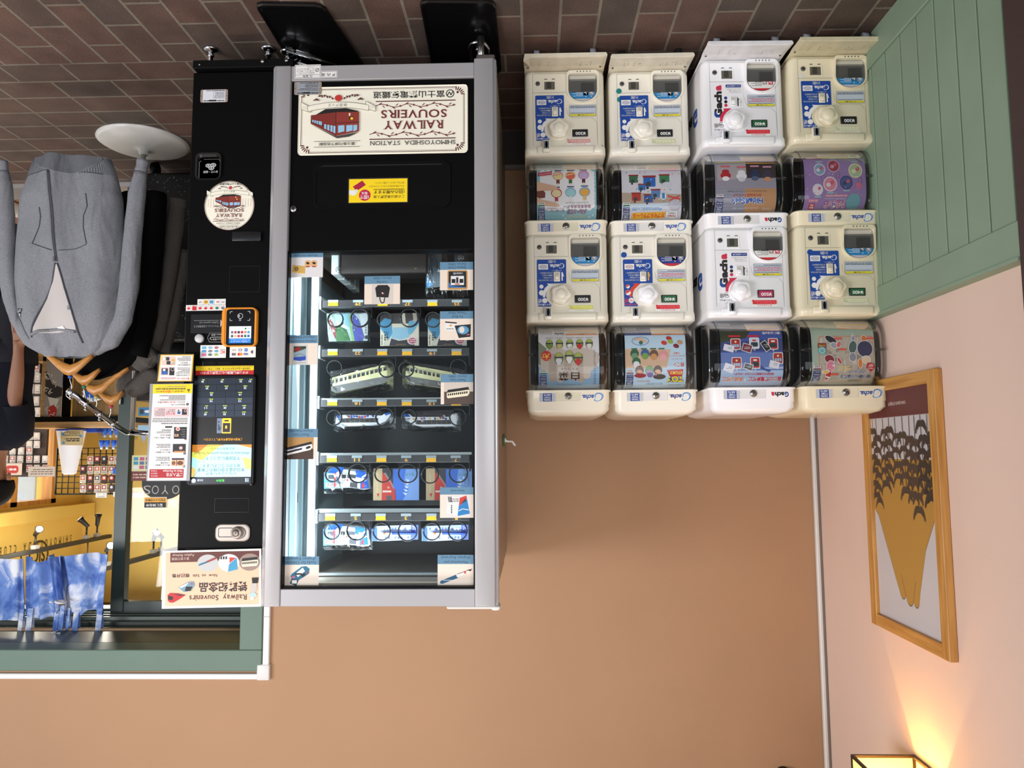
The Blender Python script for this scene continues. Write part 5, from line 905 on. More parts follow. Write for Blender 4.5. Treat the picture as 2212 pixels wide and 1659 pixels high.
def p_train(a, x0, y0, x1, y1):
    a.R(x0, y0, x1, y1, pr((212, 210, 216))); foot(a, x0, y0, x1, y1, (222, 220, 222)); w, h = x1-x0, y1-y0
    a.P([(x0, 560), (x1, 590), (x1, 720), (x0, 740)], pr((180, 160, 140))); a.P([(x0, 700), (x1, 690), (x1, 745), (x0, 745)], pr((200, 214, 228)))
    for x, y, c_, s in ((1420, 395, (54, 110, 70), 1), (1615, 430, (34, 100, 180), 1.35), (1800, 400, (60, 130, 80), 1.1), (1450, 620, (180, 54, 40), 1.0), (1600, 640, (50, 90, 160), 1), (1690, 580, (90, 130, 180), 1), (1520, 500, (50, 110, 170), .8)):
        a.RR(x-55*s, y-45*s, x+55*s, y+45*s, 16, pr(c_)); a.R(x-60*s, y-60*s, x+60*s, y-42*s, pr((150, 40, 40))); a.E(x-10*s, y+20*s, 24*s, 22*s, pr((60, 60, 64))); a.R(x-30*s, y+46*s, x-8*s, y+66*s, INK)
    a.E(1830, 470, 62, 36, pr((206, 206, 214))); a.E(1780, 610, 40, 46, pr((220, 226, 234))); a.R(1765, 570, 1800, 640, pr((70, 130, 190))); a.E(1920, 720, 74, 66, pr((188, 184, 194))); a.P([(1830, 600), (1990, 640), (1985, 660), (1840, 620)], pr((210, 60, 60))); a.P([(1850, 660), (1980, 600), (1985, 615), (1860, 672)], pr((210, 60, 60)))
    r = random.Random(3)
    for i in range(26): a.E(x0+20+r.random()*(w-40), 300+r.random()*400, 7, 7, pr(r.choice([(226, 140, 60), (60, 150, 90), (230, 230, 236)])), 0, 8)
    a.R(1735, 262, 1975, 296, pr((232, 170, 196))); a.T('きらきらスノー付', 1760, 270, 1960, 286, pr((170, 40, 90))); a.T('雪の中でおおはしゃぎ編', 1395, 730, 1760, 775, pr((110, 170, 220)), .03); a.P([(1398, 800), (1810, 790), (1806, 850), (1395, 862)], pr((240, 180, 40))); outlined(a, 'カプセルプラレール', 1408, 804, 1800, 850, pr((214, 60, 40)), pr((240, 190, 60)), .01, .04); a.P([(1820, 795), (1955, 785), (1960, 845), (1900, 858), (1815, 838)], PAPER); a.T('THOMAS', 1836, 822, 1942, 842, pr((190, 30, 40)), .03); a.T('& FRIENDS', 1846, 800, 1935, 815, INK, .01); badge(a, x0, y0, x1, y1)
def p_hide(a, x0, y0, x1, y1):
    a.R(x0, y0, x1, y1, pr((150, 144, 156))); a.P([(640, 230), (x1, 230), (x1, 420), (640, 420)], pr((54, 40, 40))); a.R(640, 236, x1, 250, pr((206, 150, 60))); a.P([(620, 540), (x1-10, 540), (x1, y1), (620, y1)], pr((190, 140, 96))); a.R(x0, 540, 620, y1, pr((150, 148, 160)))
    for i in range(8): a.R(x0, 545+32*i, 620, 548+32*i, pr((112, 110, 122)))
    foot(a, x0, y0, x1, y1, (34, 80, 150), False); a.R(x0, 225, 640, 236, pr((206, 190, 90))); a.P([(300, 270), (640, 240), (640, 420), (300, 450)], pr((170, 160, 160)))
    for x, y, c1, c2 in ((400, 390, (170, 30, 40), (236, 232, 232)), (585, 400, (226, 222, 226), (206, 202, 210)), (740, 390, (40, 50, 80), (80, 90, 120)), (885, 400, (60, 50, 70), (200, 140, 100))): a.E(x, y, 62, 40, pr(c1)); a.E(x, y+36, 42, 26, pr(c2)); a.E(x, y-44, 44, 26, pr(c1)); a.RR(x-52, y-116, x+52, y-96, 8, pr((206, 60, 80) if x < 700 else (200, 130, 160))); a.T('フィギュア', x-40, y-112, x+40, y-101, WHITE)
    outlined(a, 'Hide&Seek', 456, 645, 828, 706, pr((24, 80, 170)), PAPER, .05, .04); a.T('かくれんぼフィギュア', 480, 600, 805, 632, pr((190, 40, 60)), .02); a.T('Disney', 830, 735, 940, 770, pr((226, 206, 186)), .0, .2); a.T('〜ディズニーキャラクターMIX〜', 470, 736, 790, 754, WHITE); a.T('まるいものからひょっこり！ころころかくれんぼ♪', 415, 562, 870, 580, pr((90, 84, 96))); badge(a, x0, y0, x1, y1, '¥400', (60, 30, 90))
def p_tama(a, x0, y0, x1, y1):
    a.R(x0, y0, x1, y1, pr((150, 120, 170))); w, h = x1-x0, y1-y0; a.R(x0, y0, x1, 205, pr((66, 56, 90))); a.R(1440, 128, 1805, 195, pr((196, 188, 170))); a.bars(1450, 140, 1795, 180, 4, GREY, .35, 3); a.R(1440, 180, 1805, 195, pr((210, 170, 60))); a.R(1810, 135, 1955, 190, pr((210, 220, 196))); a.T('300', 1838, 145, 1915, 176, pr((50, 90, 70)), .02); a.R(1800, 105, 1910, 126, pr((200, 204, 190))); a.R(1605, 100, 1775, 122, pr((206, 150, 80))); a.bars(1250, 88, 1380, 104, 1, PAPER); a.R(1300, 180, 1445, 200, pr((196, 120, 150)))
    for x, y, r_, c1, c2 in ((1440, 330, 70, (214, 204, 220), (130, 160, 180)), (1612, 290, 74, (206, 160, 180), (150, 60, 80)), (1872, 345, 84, (222, 214, 170), (170, 186, 150)), (1560, 495, 84, (224, 206, 214), (210, 130, 150)), (1755, 480, 76, (60, 66, 110), (80, 90, 140)), (1408, 555, 64, (206, 216, 222), (226, 206, 214))):
        a.E(x, y, r_, r_, pr(c1)); a.E(x, y, r_*.85, r_*.85, pr(c2), 0, 20); a.E(x-r_*.25, y+r_*.1, r_*.32, r_*.28, pr(c1)); a.E(x+r_*.3, y-r_*.2, r_*.25, r_*.3, pr((206, 90, 110)), 30); a.RR(x-40, y-r_-26 if y < 400 else y+r_+6, x+40, y-r_-12 if y < 400 else y+r_+20, 5, pr((150, 190, 196))); a.ring(x+r_*.6, y+r_+30, 26, 3, pr((110, 50, 60)), 14, 40) if y < 400 else None
    r = random.Random(9)
    for i in range(22): star(a, x0+30+r.random()*(w-60), 240+r.random()*400, 9, pr(r.choice([(220, 210, 150), (200, 180, 220), (206, 140, 170)])))
    a.E(1845, 680, 86, 80, pr((110, 160, 170))); a.E(1905, 515, 36, 36, pr((206, 110, 140))); a.RR(1492, 610, 1778, 634, 6, pr((196, 120, 140))); a.T('30th ANNIVERSARY EDITION', 1510, 614, 1760, 628, WHITE); outlined(a, 'たまごっち', 1498, 672, 1745, 742, pr((196, 90, 130)), PAPER, .05, .03); a.T('アクリルキャラチャームコレクション', 1492, 644, 1755, 660, PAPER, .01); a.R(1316, 697, 1380, 745, pr((200, 30, 40))); a.T('BAN', 1326, 724, 1372, 740, WHITE, .02); a.T('DAI', 1330, 703, 1368, 719, WHITE, .02); a.RR(1296, 655, 1420, 685, 6, pr((206, 130, 150))); a.T('ガシャポン', 1310, 662, 1408, 678, WHITE)
def p_cabbage(a, x0, y0, x1, y1):
    a.R(x0, y0, x1, y1, pr((226, 224, 222))); a.P([(x0, 640), (x1, 640), (x1, y1), (x0, y1)], pr((140, 176, 206))); a.P([(x0, 330), (380, 420), (300, 640), (x0, 600)], pr((130, 140, 110))); G_ = pr((206, 192, 176)); G2 = pr((188, 170, 152))
    a.P([(300, 680), (330, 480), (460, 380), (600, 440), (760, 410), (900, 420), (1000, 480), (980, 640), (900, 700), (400, 720)], G_)
    for i, (x, yb) in enumerate(((350, 660), (450, 820), (540, 830), (630, 800), (720, 810), (790, 830), (860, 790))): a.RR(x-44, 480, x+44, yb, 40, G2 if i % 2 else G_)
    a.E(960, 560, 46, 90, G_, 20); foot(a, x0, y0, x1, y1, (226, 226, 228))
    def cab(x, y, s, c): a.E(x, y, 44*s, 60*s, pr((104, 124, 50))); a.E(x, y-14*s, 34*s, 44*s, pr((176, 184, 80))); a.E(x, y+24*s, 30*s, 26*s, pr(c)); a.R(x-44*s, y-16*s, x+44*s, y-2*s, pr((40, 44, 70))); a.E(x, y+46*s, 18*s, 20*s, pr(c) if c != (240, 236, 232) else pr((220, 214, 206)))
    for x, c in ((412, (120, 150, 60)), (534, (206, 190, 120)), (656, (240, 236, 232)), (776, (206, 40, 44)), (890, (236, 226, 220))): cab(x, 365, 1, c); a.bars(x-44, 284, x+44, 296, 1, GREY)
    for x, y, c in ((525, 540, (230, 226, 232)), (650, 520, (240, 234, 230)), (756, 545, (206, 40, 44))): cab(x, y, 1.25, c)
    a.E(373, 508, 62, 62, pr((206, 34, 34))); a.T('大!', 330, 480, 415, 545, pr((248, 216, 40)), .03, .1); a.T('ボリューム', 335, 545, 412, 560, pr((248, 216, 40)))
    a.T('白', 668, 702, 770, 805, pr((60, 30, 26)), .02); a.T('菜', 520, 702, 640, 805, pr((60, 30, 26)), .02); a.T('マスコット', 548, 650, 760, 682, pr((90, 70, 60)), .01); a.T('サンリオキャラクターズ', 502, 840, 796, 862, pr((50, 70, 100)), .01); a.T('白菜、おくるみにつつまれて……', 926, 400, 966, 850, pr((90, 70, 60)), 0, 0, 1) if False else None
    for i, c in enumerate('白菜、おくるみに、つつまれて'): a.T(c, 940, 832-30*i, 964, 852-30*i, pr((90, 70, 60)))
    badge(a, x0, y0, x1, y1)
def p_toy(a, x0, y0, x1, y1):
    a.R(x0, y0, x1, y1, pr((190, 216, 232))); a.P([(x0, 430), (x1-180, 440), (1800, 660), (x0, 665)], pr((216, 178, 146))); foot(a, x0, y0, x1, y1, (30, 60, 120), False)
    for i in range(8): a.R(x0, 720+20*i, x1, 724+20*i, pr((214, 230, 240)))
    a.ring(1490, 335, 104, 5, pr((40, 80, 160)), 26, 54); a.P([(1410, 330), (1420, 300), (1500, 296), (1570, 340), (1560, 362), (1480, 322)], pr((226, 180, 150))); a.E(1495, 355, 24, 24, pr((70, 110, 80)))
    for x, y, c in ((1775, 360, (206, 60, 50)), (1838, 305, (190, 50, 44)), (1852, 345, (160, 180, 70)), (1920, 400, (130, 30, 40)), (1968, 355, (196, 150, 110))): a.E(x, y, 36, 26, pr(c), 20)
    for x, y, c1, c2 in ((1415, 490, (36, 90, 56), (110, 150, 110)), (1435, 590, (40, 100, 60), (230, 230, 230)), (1542, 490, (50, 90, 150), (120, 160, 70)), (1648, 500, (110, 76, 50), (206, 150, 90)), (1760, 510, (222, 150, 150), (232, 170, 166)), (1470, 690, (120, 90, 70), (214, 160, 130)), (1590, 690, (120, 170, 110), (180, 150, 190)), (1692, 690, (90, 66, 50), (224, 176, 146))): a.E(x, y, 52, 56, pr(c1)); a.E(x, y+30, 40, 40, pr(c2)); 
    a.E(1480, 752, 72, 26, pr((160, 36, 40))); a.E(1600, 745, 36, 30, pr((130, 110, 160))); a.E(1712, 766, 76, 30, pr((84, 72, 66)))
    for x in (1412, 1528, 1640, 1742): a.RR(x-36, 424, x+36, 440, 5, pr((60, 110, 70)))
    a.P([(1800, 690), (2000, 680), (1985, 760), (1840, 770)], pr((196, 34, 44))); outlined(a, 'STORY', 1835, 705, 1985, 740, pr((250, 226, 60)), pr((196, 34, 44)), .0, .03); outlined(a, 'TOY', 1800, 762, 2002, 828, pr((250, 220, 40)), pr((26, 40, 110)), .06, .05)
    outlined(a, '肩ズン', 1880, 600, 2010, 655, pr((206, 60, 80)), PAPER, .06, .02); a.T('トイ・ストーリー', 1855, 550, 1990, 566, pr((200, 70, 80)), .01); a.T('ぴこぴこマスコット', 1830, 512, 2015, 530, pr((224, 110, 50)), .015); a.T('大集合', 1880, 478, 1960, 500, pr((224, 110, 50)), .015); a.T('Disney PIXAR', 1830, 848, 1980, 868, INK, .0, .15); a.T('肩にちょこんと乗せて遊べる', 1552, 838, 1752, 856, pr((90, 80, 140))); a.T('かわいいマスコット', 1440, 806, 1600, 826, pr((226, 110, 50)), .01); badge(a, x0, y0, x1, y1, '¥400', (110, 30, 60))
def p_rail(a, x0, y0, x1, y1):
    a.R(x0, y0, x1, y1, pr((66, 86, 160))); a.P([(x0, 170), (720, 170), (640, 280), (x0, 330)], pr((54, 62, 40))); a.P([(x0, 330), (x1, 280), (x1, 420), (x0, 430)], pr((50, 64, 120))); a.P([(x0, 440), (x1, 440), (x1, 640), (x0, 640)], pr((100, 124, 186))); a.P([(x0, 630), (x1, 600), (x1, y1), (x0, y1)], pr((170, 194, 222))); a.P([(780, 560), (860, 620), (930, 640), (900, 660), (800, 620)], pr((46, 80, 150)))
    foot(a, x0, y0, x1, y1, (70, 72, 80), False)
    def tag(x, y, w, h, c, ang): s, co = math.sin(ang), math.cos(ang); q = [(x+u*co-v*s, y+u*s+v*co) for u, v in ((-w, -h), (w, -h), (w, h), (-w, h))]; q2 = [(x+u*co-v*s, y+u*s+v*co) for u, v in ((-w+6, -h+6), (w-6, -h+6), (w-6, h-6), (-w+6, h-6))]; a.P(q, PAPER); a.P(q2, pr(c)); a.bars(x-w*.6, y-h*.4, x+w*.6, y+h*.3, 2, INK if c[0] > 150 else PAPER, .3, int(x))
    for x, y, c, kind_ in ((525, 345, (170, 44, 46), 0), (740, 335, (206, 214, 224), 1), (955, 345, (186, 44, 46), 1), (530, 555, (170, 44, 46), 0), (742, 555, (190, 50, 50), 1), (1005, 505, (170, 44, 46), 0)):
        a.RR(x-58, y-64, x+58, y+64, 18, PAPER); a.RR(x-50, y-56, x+50, y+56, 14, pr(c))
        if kind_: a.RR(x-40, y-10, x+40, y+40, 14, pr((40, 54, 64))); a.R(x-20, y-40, x+20, y-20, pr((206, 60, 60)) if c[0] > 195 else pr((226, 226, 226)))
        else: a.R(x-38, y+2, x-16, y+34, pr((150, 190, 220))); a.R(x-11, y+2, x+11, y+34, pr((150, 190, 220))); a.R(x+16, y+2, x+38, y+34, pr((150, 190, 220))); a.E(x, y-26, 12, 12, pr((240, 220, 150)))
        a.ring(x, y+74, 10, 4, PAPER, 12)
    for x, y, w, h, c, an in ((445, 390, 60, 36, (226, 226, 236), .25), (655, 390, 56, 46, (120, 34, 50), .3), (868, 370, 36, 60, (34, 34, 38), -.6), (442, 610, 58, 44, (226, 226, 236), .35), (664, 600, 52, 36, (34, 34, 38), .3), (960, 575, 56, 38, (226, 226, 236), .25)): tag(x, y, w, h, c, an)
    for x in (515, 730): a.RR(x-70, 246, x+70, 266, 6, pr((206, 40, 60)))
    a.T('車体は全6両', 840, 208, 1042, 238, PAPER, .02); a.T('シークレット', 850, 180, 1030, 202, pr((226, 180, 200)), .01)
    outlined(a, '富士山麓電気鉄道', 670, 706, 1050, 754, pr((196, 30, 60)), PAPER, .05, .03); a.T('×', 622, 722, 652, 752, PAPER, .03); outlined(a, '長良川鉄道', 366, 706, 614, 752, pr((226, 130, 60)), PAPER, .05, .03); a.T('駅名板付き車両アクリルキーホルダー', 488, 662, 955, 690, pr((206, 40, 80)), .02)
def p_chain(a, x0, y0, x1, y1):
    a.R(x0, y0, x1, y1, pr((168, 186, 168))); a.ring(1700, 480, 10, 3, RED, 10); a.RR(1430, 262, 2068, 770, 40, pr((226, 110, 60))); a.RR(1436, 268, 2062, 764, 36, pr((186, 178, 162)))
    r = random.Random(2)
    for i in range(60): x, y = 1450+r.random()*580, 280+r.random()*460; a.R(x, y, x+10+r.random()*40, y+10+r.random()*60, pr(r.choice([(150, 140, 126), (206, 200, 186), (170, 160, 140), (196, 180, 160)])))
    foot(a, x0, y0, x1, y1, (150, 172, 156), False)
    for x, y, rx, ry, c, an in ((1575, 305, 70, 34, (40, 44, 54), 30), (1610, 370, 40, 30, (160, 160, 168), 30), (1665, 360, 24, 36, (206, 110, 110), 30), (1835, 300, 20, 60, (150, 156, 166), 8), (1825, 390, 44, 70, (70, 100, 96), 12), (1820, 500, 40, 46, (140, 144, 156), 0), (1960, 310, 30, 50, (206, 120, 60), 0), (1965, 410, 88, 88, (50, 56, 90), 10), (1975, 530, 48, 40, (226, 206, 170), 0), (1905, 570, 24, 50, (222, 130, 50), 0), (1550, 520, 56, 44, (130, 40, 54), 20), (1560, 600, 46, 60, (220, 130, 150), 10), (1540, 690, 30, 60, (190, 50, 40), 10), (1500, 660, 40, 14, (224, 180, 70), 0), (1665, 540, 14, 40, (196, 50, 56), -30)): a.E(x, y, rx+6, ry+6, PAPER, an); a.E(x, y, rx, ry, pr(c), an)
    a.R(1420, 345, 1516, 395, pr((130, 44, 34))); a.T('THE THREE', 1428, 362, 1510, 380, pr((236, 200, 100)), .01); a.E(1467, 428, 48, 46, pr((110, 180, 180))); a.ring(1467, 428, 30, 5, PAPER, 16)
    a.P([(1985, 560), (2060, 570), (2075, 620), (2030, 660), (1975, 620)], pr((190, 30, 36))); a.T('NUT', 1998, 580, 2050, 606, WHITE, .03); a.T('つながる', 1992, 615, 2060, 635, WHITE, .02)
    outlined(a, 'ゆらゆらつながる', 1680, 692, 2030, 730, pr((30, 60, 130)), PAPER, .06, .03); outlined(a, 'マスコット', 1762, 640, 1975, 676, pr((30, 60, 130)), PAPER, .06, .03); a.bars(1620, 590, 1790, 650, 3, pr((236, 206, 130)), .5, 3); a.RR(1785, 742, 1910, 760, 6, pr((60, 90, 90)))
    for x, y in ((1660, 295), (1705, 415), (2030, 295), (1610, 685)): a.RR(x-44, y-10, x+44, y+10, 4, pr((224, 90, 70)))
    badge(a, x0, y0, x1, y1, '¥400', (110, 30, 60))
BLK, GRN, PNK = (18, 18, 20), (24, 96, 58), (180, 40, 90)
YW, PK, RD, FD = ((208, 206, 96), (236, 234, 226)), ((206, 150, 140), (238, 232, 226)), ((206, 40, 50), (240, 238, 234)), ((196, 200, 160), (228, 222, 204))
TEAL = ((262, 425, 34, (22, 130, 124)), (270, 530, 34, (22, 130, 124))); PALEDOT = ((270, 420, 30, (232, 226, 220)), (280, 510, 32, (222, 220, 222))); BLUED = ((282, 428, 34, (14, 74, 160)),)
zA, zB = .055, .6315
COLS = [(1223, 480, 2.455, 0, CRM), (1408, 480, 2.468, 0, CRM3), (1614, 480, 2.405, math.radians(-1.2), WHT), (1809.5, 480, 2.392, math.radians(-1.4), CRM2)]
def cm(i, low, *k): px, py, Y, rz, body = COLS[i]; capsule_machine(px, py, Y, zA if low else zB, rz, k[0], body, *k[1:])
cm(0, True, 'scuffed cream capsule machine with pastel blue name holder sheet, low beside the vending machine', 'blue', '¥300', BLK, PK, (), p_sanrio, (262, 120, 985, 860), False)
cm(0, False, 'cream capsule machine with the white cabbage in gloved hands sheet, high beside the vending machine', 'blue', '¥300', BLK, YW, PALEDOT, p_cabbage, (280, 128, 1008, 890), True)
cm(1, True, 'cream capsule machine with the snowy toy trains sheet and two teal dots', 'blue', '¥300', BLK, FD, TEAL, p_train, (1272, 140, 2005, 885), False)
cm(1, False, 'pale capsule machine with the light blue toy sheet, green price plate and red arrow', 'red', '¥400', GRN, RD, BLUED, p_toy, (1300, 135, 2035, 890), True, WHT)
cm(2, True, 'white capsule machine with the grey and orange sheet and green price plate', 'white', '¥400', GRN, RD, (), p_hide, (275, 95, 985, 800), False)
cm(2, False, 'white capsule machine with the blue train key ring sheet and pink price plate', 'white', '¥500', PNK, RD, (), p_rail, (350, 75, 1065, 795), True)
cm(3, True, 'cream capsule machine with the purple charm collection sheet next to the green wainscot', 'blue', '¥300', BLK, FD, PALEDOT, p_tama, (1250, 75, 1995, 770), False)
cm(3, False, 'yellowed cream capsule machine with the pale green linked mascot sheet, nearest the framed poster', 'blue', '¥400', GRN, FD, ((290, 500, 34, (14, 74, 160)),), p_chain, (1350, 65, 2080, 790), True)
SLAB = ['scuffed cream wheeled stand with a curled corner under the machines beside the vending machine', 'scuffed cream wheeled stand under the snowy toy trains machine', 'white wheeled stand under the white capsule machines', 'scuffed cream wheeled stand next to the green wainscot']
for i, (px, py, Y, rz, body) in enumerate(COLS):
    c = P(px, py, Y); t = thing('machine_stand', SLAB[i], 'stand', (c.x, Y, 0), 'wheeled stands of the capsule machines', rz); L = dict(parent=t, local=True)
    sc_ = M(tuple({0: (226, 216, 192), 1: (226, 218, 198), 2: (232, 230, 232), 3: (214, 204, 172)}[i]), .35, var=.10, scale=26)
    b = B(); rings = []
    for y, z, w in ((-.098, .050, .1395), (-.094, .0515, .1395), (-.03, .046, .1385), (-.004, .0475, .137), (.02, .0475, .137), (MD, .0475, .137)):
        rings.append([Vector((-w, y, z)), Vector((-w*.97, y, z-.008 if abs(y) < .2 else z)), Vector((w*.97, y, z-.008 if abs(y) < .2 else z)), Vector((w, y, z+(.014 if i == 0 and y < -.09 else 0))), Vector((w*.86, y, z+.004)), Vector((0, y, z+.004)), Vector((-w*.9, y, z+.004))])
    b.loft(rings, sc_, smooth=False); b.build('tray', **L)
    a = Art(lambda u, v, l: Vector((u, v, .0512+(.0015 if v < -.05 else -.0005*(v+.05)/.05)+l))); r = random.Random(i+5)
    for k in range(12): a.E(-.125+.25*r.random(), -.092+.06*r.random(), .002+.004*r.random(), .0006, pr((70, 58, 46)), 180*r.random(), 8)
    for x in (-.088, -.055, .055, .088): a.Ln([(x, -.062), (x, -.03)], .0008, pr((150, 138, 118)))
    for x in (-.125, .122): a.R(x, -.026, x+.006, -.018, pr((60, 50, 40)))
    b = B(); a.into(b); b.build('scuff_marks', **L)
    for x, y in ((-.095, -.055), (.095, -.05), (-.095, .33), (.095, .33)):
        b = B(); b.cyl((x-.009, y+.01, .02), (x+.009, y+.01, .02), .0195, M((150, 152, 160), .4) if i != 1 else M((30, 30, 32), .4), 18); b.box(x-.012, x+.012, y-.006, y+.024, .026, .044, M((40, 40, 42), .4), .003, 1); b.cyl((x, y, .04), (x, y, .047), .006, STEEL, 8); b.build('caster', **L)
    b = B(); b.lathe([(.012, .030), (.014, .038), (.014, .046)], (.0, -.06, 0), sc_, 16); b.build('foot_stop', **L)
# ================================================================ goods on the shelves of the vending machine
YG_ = 2.40
def slab(b, cv, pts, m, depth=.02, Y=YG_, bev=0):
    cx = sum(p[0] for p in pts)/len(pts); cy = sum(p[1] for p in pts)/len(pts); pc_ = cv(cx, cy); c = P(*pc_, Y); k = Y/F*1.003
    f = lambda u, v, d: Vector((c.x-(u-pc_[0])*k, Y+d, c.z+(v-pc_[1])*k)); q = [cv(*p) for p in pts]
    if bev:
        cq = (sum(p[0] for p in q)/len(q), sum(p[1] for p in q)/len(q)); ins = [(u+(cq[0]-u)*bev, v+(cq[1]-v)*bev*1.6) for u, v in q]
        b.loft([[f(u, v, 0) for u, v in ins], [f(u, v, depth*.3) for u, v in q], [f(u, v, depth*.7) for u, v in q], [f(u, v, depth) for u, v in ins]], m, smooth=False)
    else: b.prism(q, f, 0, depth, m)
    return f
def bag(parent, cv, x0, y0, x1, y1, Y=YG_, depth=.035, seed=1, tilt=0.0, name='plastic_bag'):
    r = random.Random(seed); pc_ = cv((x0+x1)/2, (y0+y1)/2); c = P(*pc_, Y); k = Y/F; n, m = 14, 9; b = B(); s_ = cv(1, 0)[0]-cv(0, 0)[0]; W_, H_ = (x1-x0)*s_*k, (y1-y0)*s_*k
    for side in (-1, 1):
        vs = []; fs = []
        for i in range(n+1):
            for j in range(m+1):
                u, v = i/n, j/m; e = (1-(2*u-1)**4)*(1-(2*v-1)**4); q = r.uniform(-.004, .004)
                vs.append(Vector((c.x-W_*(u-.5)+r.uniform(-.0015, .0015), Y+depth*.4+side*(depth*.62*e**.6)+q*e, c.z+H_*(v-.5)+tilt*W_*(u-.5)+r.uniform(-.0015, .0015))))
        for i in range(n):
            for j in range(m): a_ = i*(m+1)+j; fs.append((a_, a_+m+1, a_+m+2, a_+1))
        b.add(vs, fs, BAG, False)
    return b.build(name, parent)
SBLUE = pr((30, 100, 200), .8); SW = pr((230, 232, 236), .8)
def socks(dx, dy, label, seed):
    cv = lambda x, y: cD(x+dx, y+dy); p = P(*cv(700, 815), YG_); t = thing('sock_pack', label, 'socks', p, 'packs of socks in the vending machine')
    b = B(); slab(b, cv, [(475, 1045), (470, 900), (520, 840), (600, 822), (690, 830), (790, 850), (900, 862), (930, 900), (950, 1050), (880, 1064), (800, 1050), (720, 1040), (640, 1046), (560, 1050)], SW, .03, YG_+.004, .12)
    a = plane_art(*cv(700, 940), YG_+.0032, cv)
    a.P([(530, 842), (600, 824), (680, 832), (650, 900), (560, 920), (520, 880)], SBLUE); a.P([(800, 856), (900, 872), (925, 900), (930, 950), (860, 940), (805, 930)], SBLUE); a.P([(850, 990), (930, 960), (942, 1046), (850, 1050)], SBLUE); a.E(880, 1020, 14, 32, RED, 10); a.P([(690, 860), (700, 846), (715, 900), (695, 905)], SW); a.P([(790, 860), (800, 880), (806, 905), (786, 900)], PAPER)
    for x in (690, 750): a.R(x-35, 905, x+10, 940, INK)
    a.P([(735, 900), (805, 910), (800, 945), (730, 935)], pr((70, 74, 80))); a.ring(676, 955, 18, 5, INK, 10); star(a, 716, 960, 16, RED); a.P([(745, 985), (820, 975), (815, 1040), (740, 1030)], pr((70, 70, 76))); a.P([(860, 930), (920, 890), (925, 905), (870, 945)], PAPER); a.into(b); b.build('folded_socks', t)
    b = B(); f = slab(b, cv, [(475, 1050), (470, 880), (595, 890), (625, 1035)], pr((60, 130, 200)), .003, YG_-.004); a = plane_art(*cv(545, 960), YG_-.0043, cv); a.RR(505, 895, 590, 960, 6, pr((190, 214, 226))); a.RR(515, 905, 580, 950, 10, pr((50, 60, 70))); a.R(490, 990, 620, 1030, PAPER); a.bars(495, 995, 615, 1025, 2, INK, .6, seed); a.R(575, 890, 596, 1030, RED); a.E(620, 900, 24, 30, pr((220, 150, 180)), 30); a.into(b); b.build('tag_card', t, label='blue cardboard tag')
    bag(t, cv, 455, 818, 975, 1100, YG_, .04, seed)
socks(0, 0, 'bag of blue and white train socks on the top shelf', 3); socks(8, -590, 'bag of blue and white train socks on the second shelf from the top', 4)
for k, dx in enumerate((0, 522)):
    cv = lambda x, y: cD(x+dx, y); p = P(*cv(1215, 838), YG_); t = thing('pen_pack', ('mechanical pen in a blue printed sleeve next to the socks on the top shelf', 'mechanical pen in a blue printed sleeve at the hinge end of the top shelf')[k], 'pen', p, 'pens in the vending machine')
    b = B(); slab(b, cv, [(978, 1000), (975, 880), (1030, 850), (1420, 838), (1455, 838), (1455, 985), (1100, 1002)], pr((150, 170, 220)), .006); a = plane_art(*cv(1215, 920), YG_-.0006, cv)
    a.P([(978, 1000), (975, 880), (1030, 858), (1035, 1000)], pr((50, 90, 190))); a.P([(1385, 842), (1455, 840), (1455, 984), (1380, 990)], pr((70, 90, 190)))
    r = random.Random(k)
    for i in range(10):
        for y in (865, 955): x = 1050+33*i; a.P([(x, y), (x+20, y+r.randint(0, 8)), (x+14, y+30), (x-4, y+22)], pr(r.choice([(70, 80, 110), (226, 228, 236), (90, 100, 150)])))
    a.T('ふじ', 1398, 850, 1440, 890, WHITE); a.into(b); b.build('sleeve', t)
    b = B(); z = P(*cv(1200, 925), YG_-.006).z; xa_, xb_ = P(*cv(1440, 925), YG_).x, P(*cv(1060, 925), YG_).x; b.tube([(xa_, YG_-.006, z), (xa_+.005, YG_-.006, z), (xb_-.04, YG_-.006, z)], [.002, .0042, .0042], pr((40, 70, 170)), 10); b.tube([(xb_-.04, YG_-.006, z), (xb_-.012, YG_-.006, z), (xb_, YG_-.006, z)], [.0044, .0036, .0008], PAPER, 10); b.cyl((xb_-.02, YG_-.006, z), (xb_-.013, YG_-.006, z), .0046, pr((226, 100, 60)), 10); b.build('mechanical_pen', t)
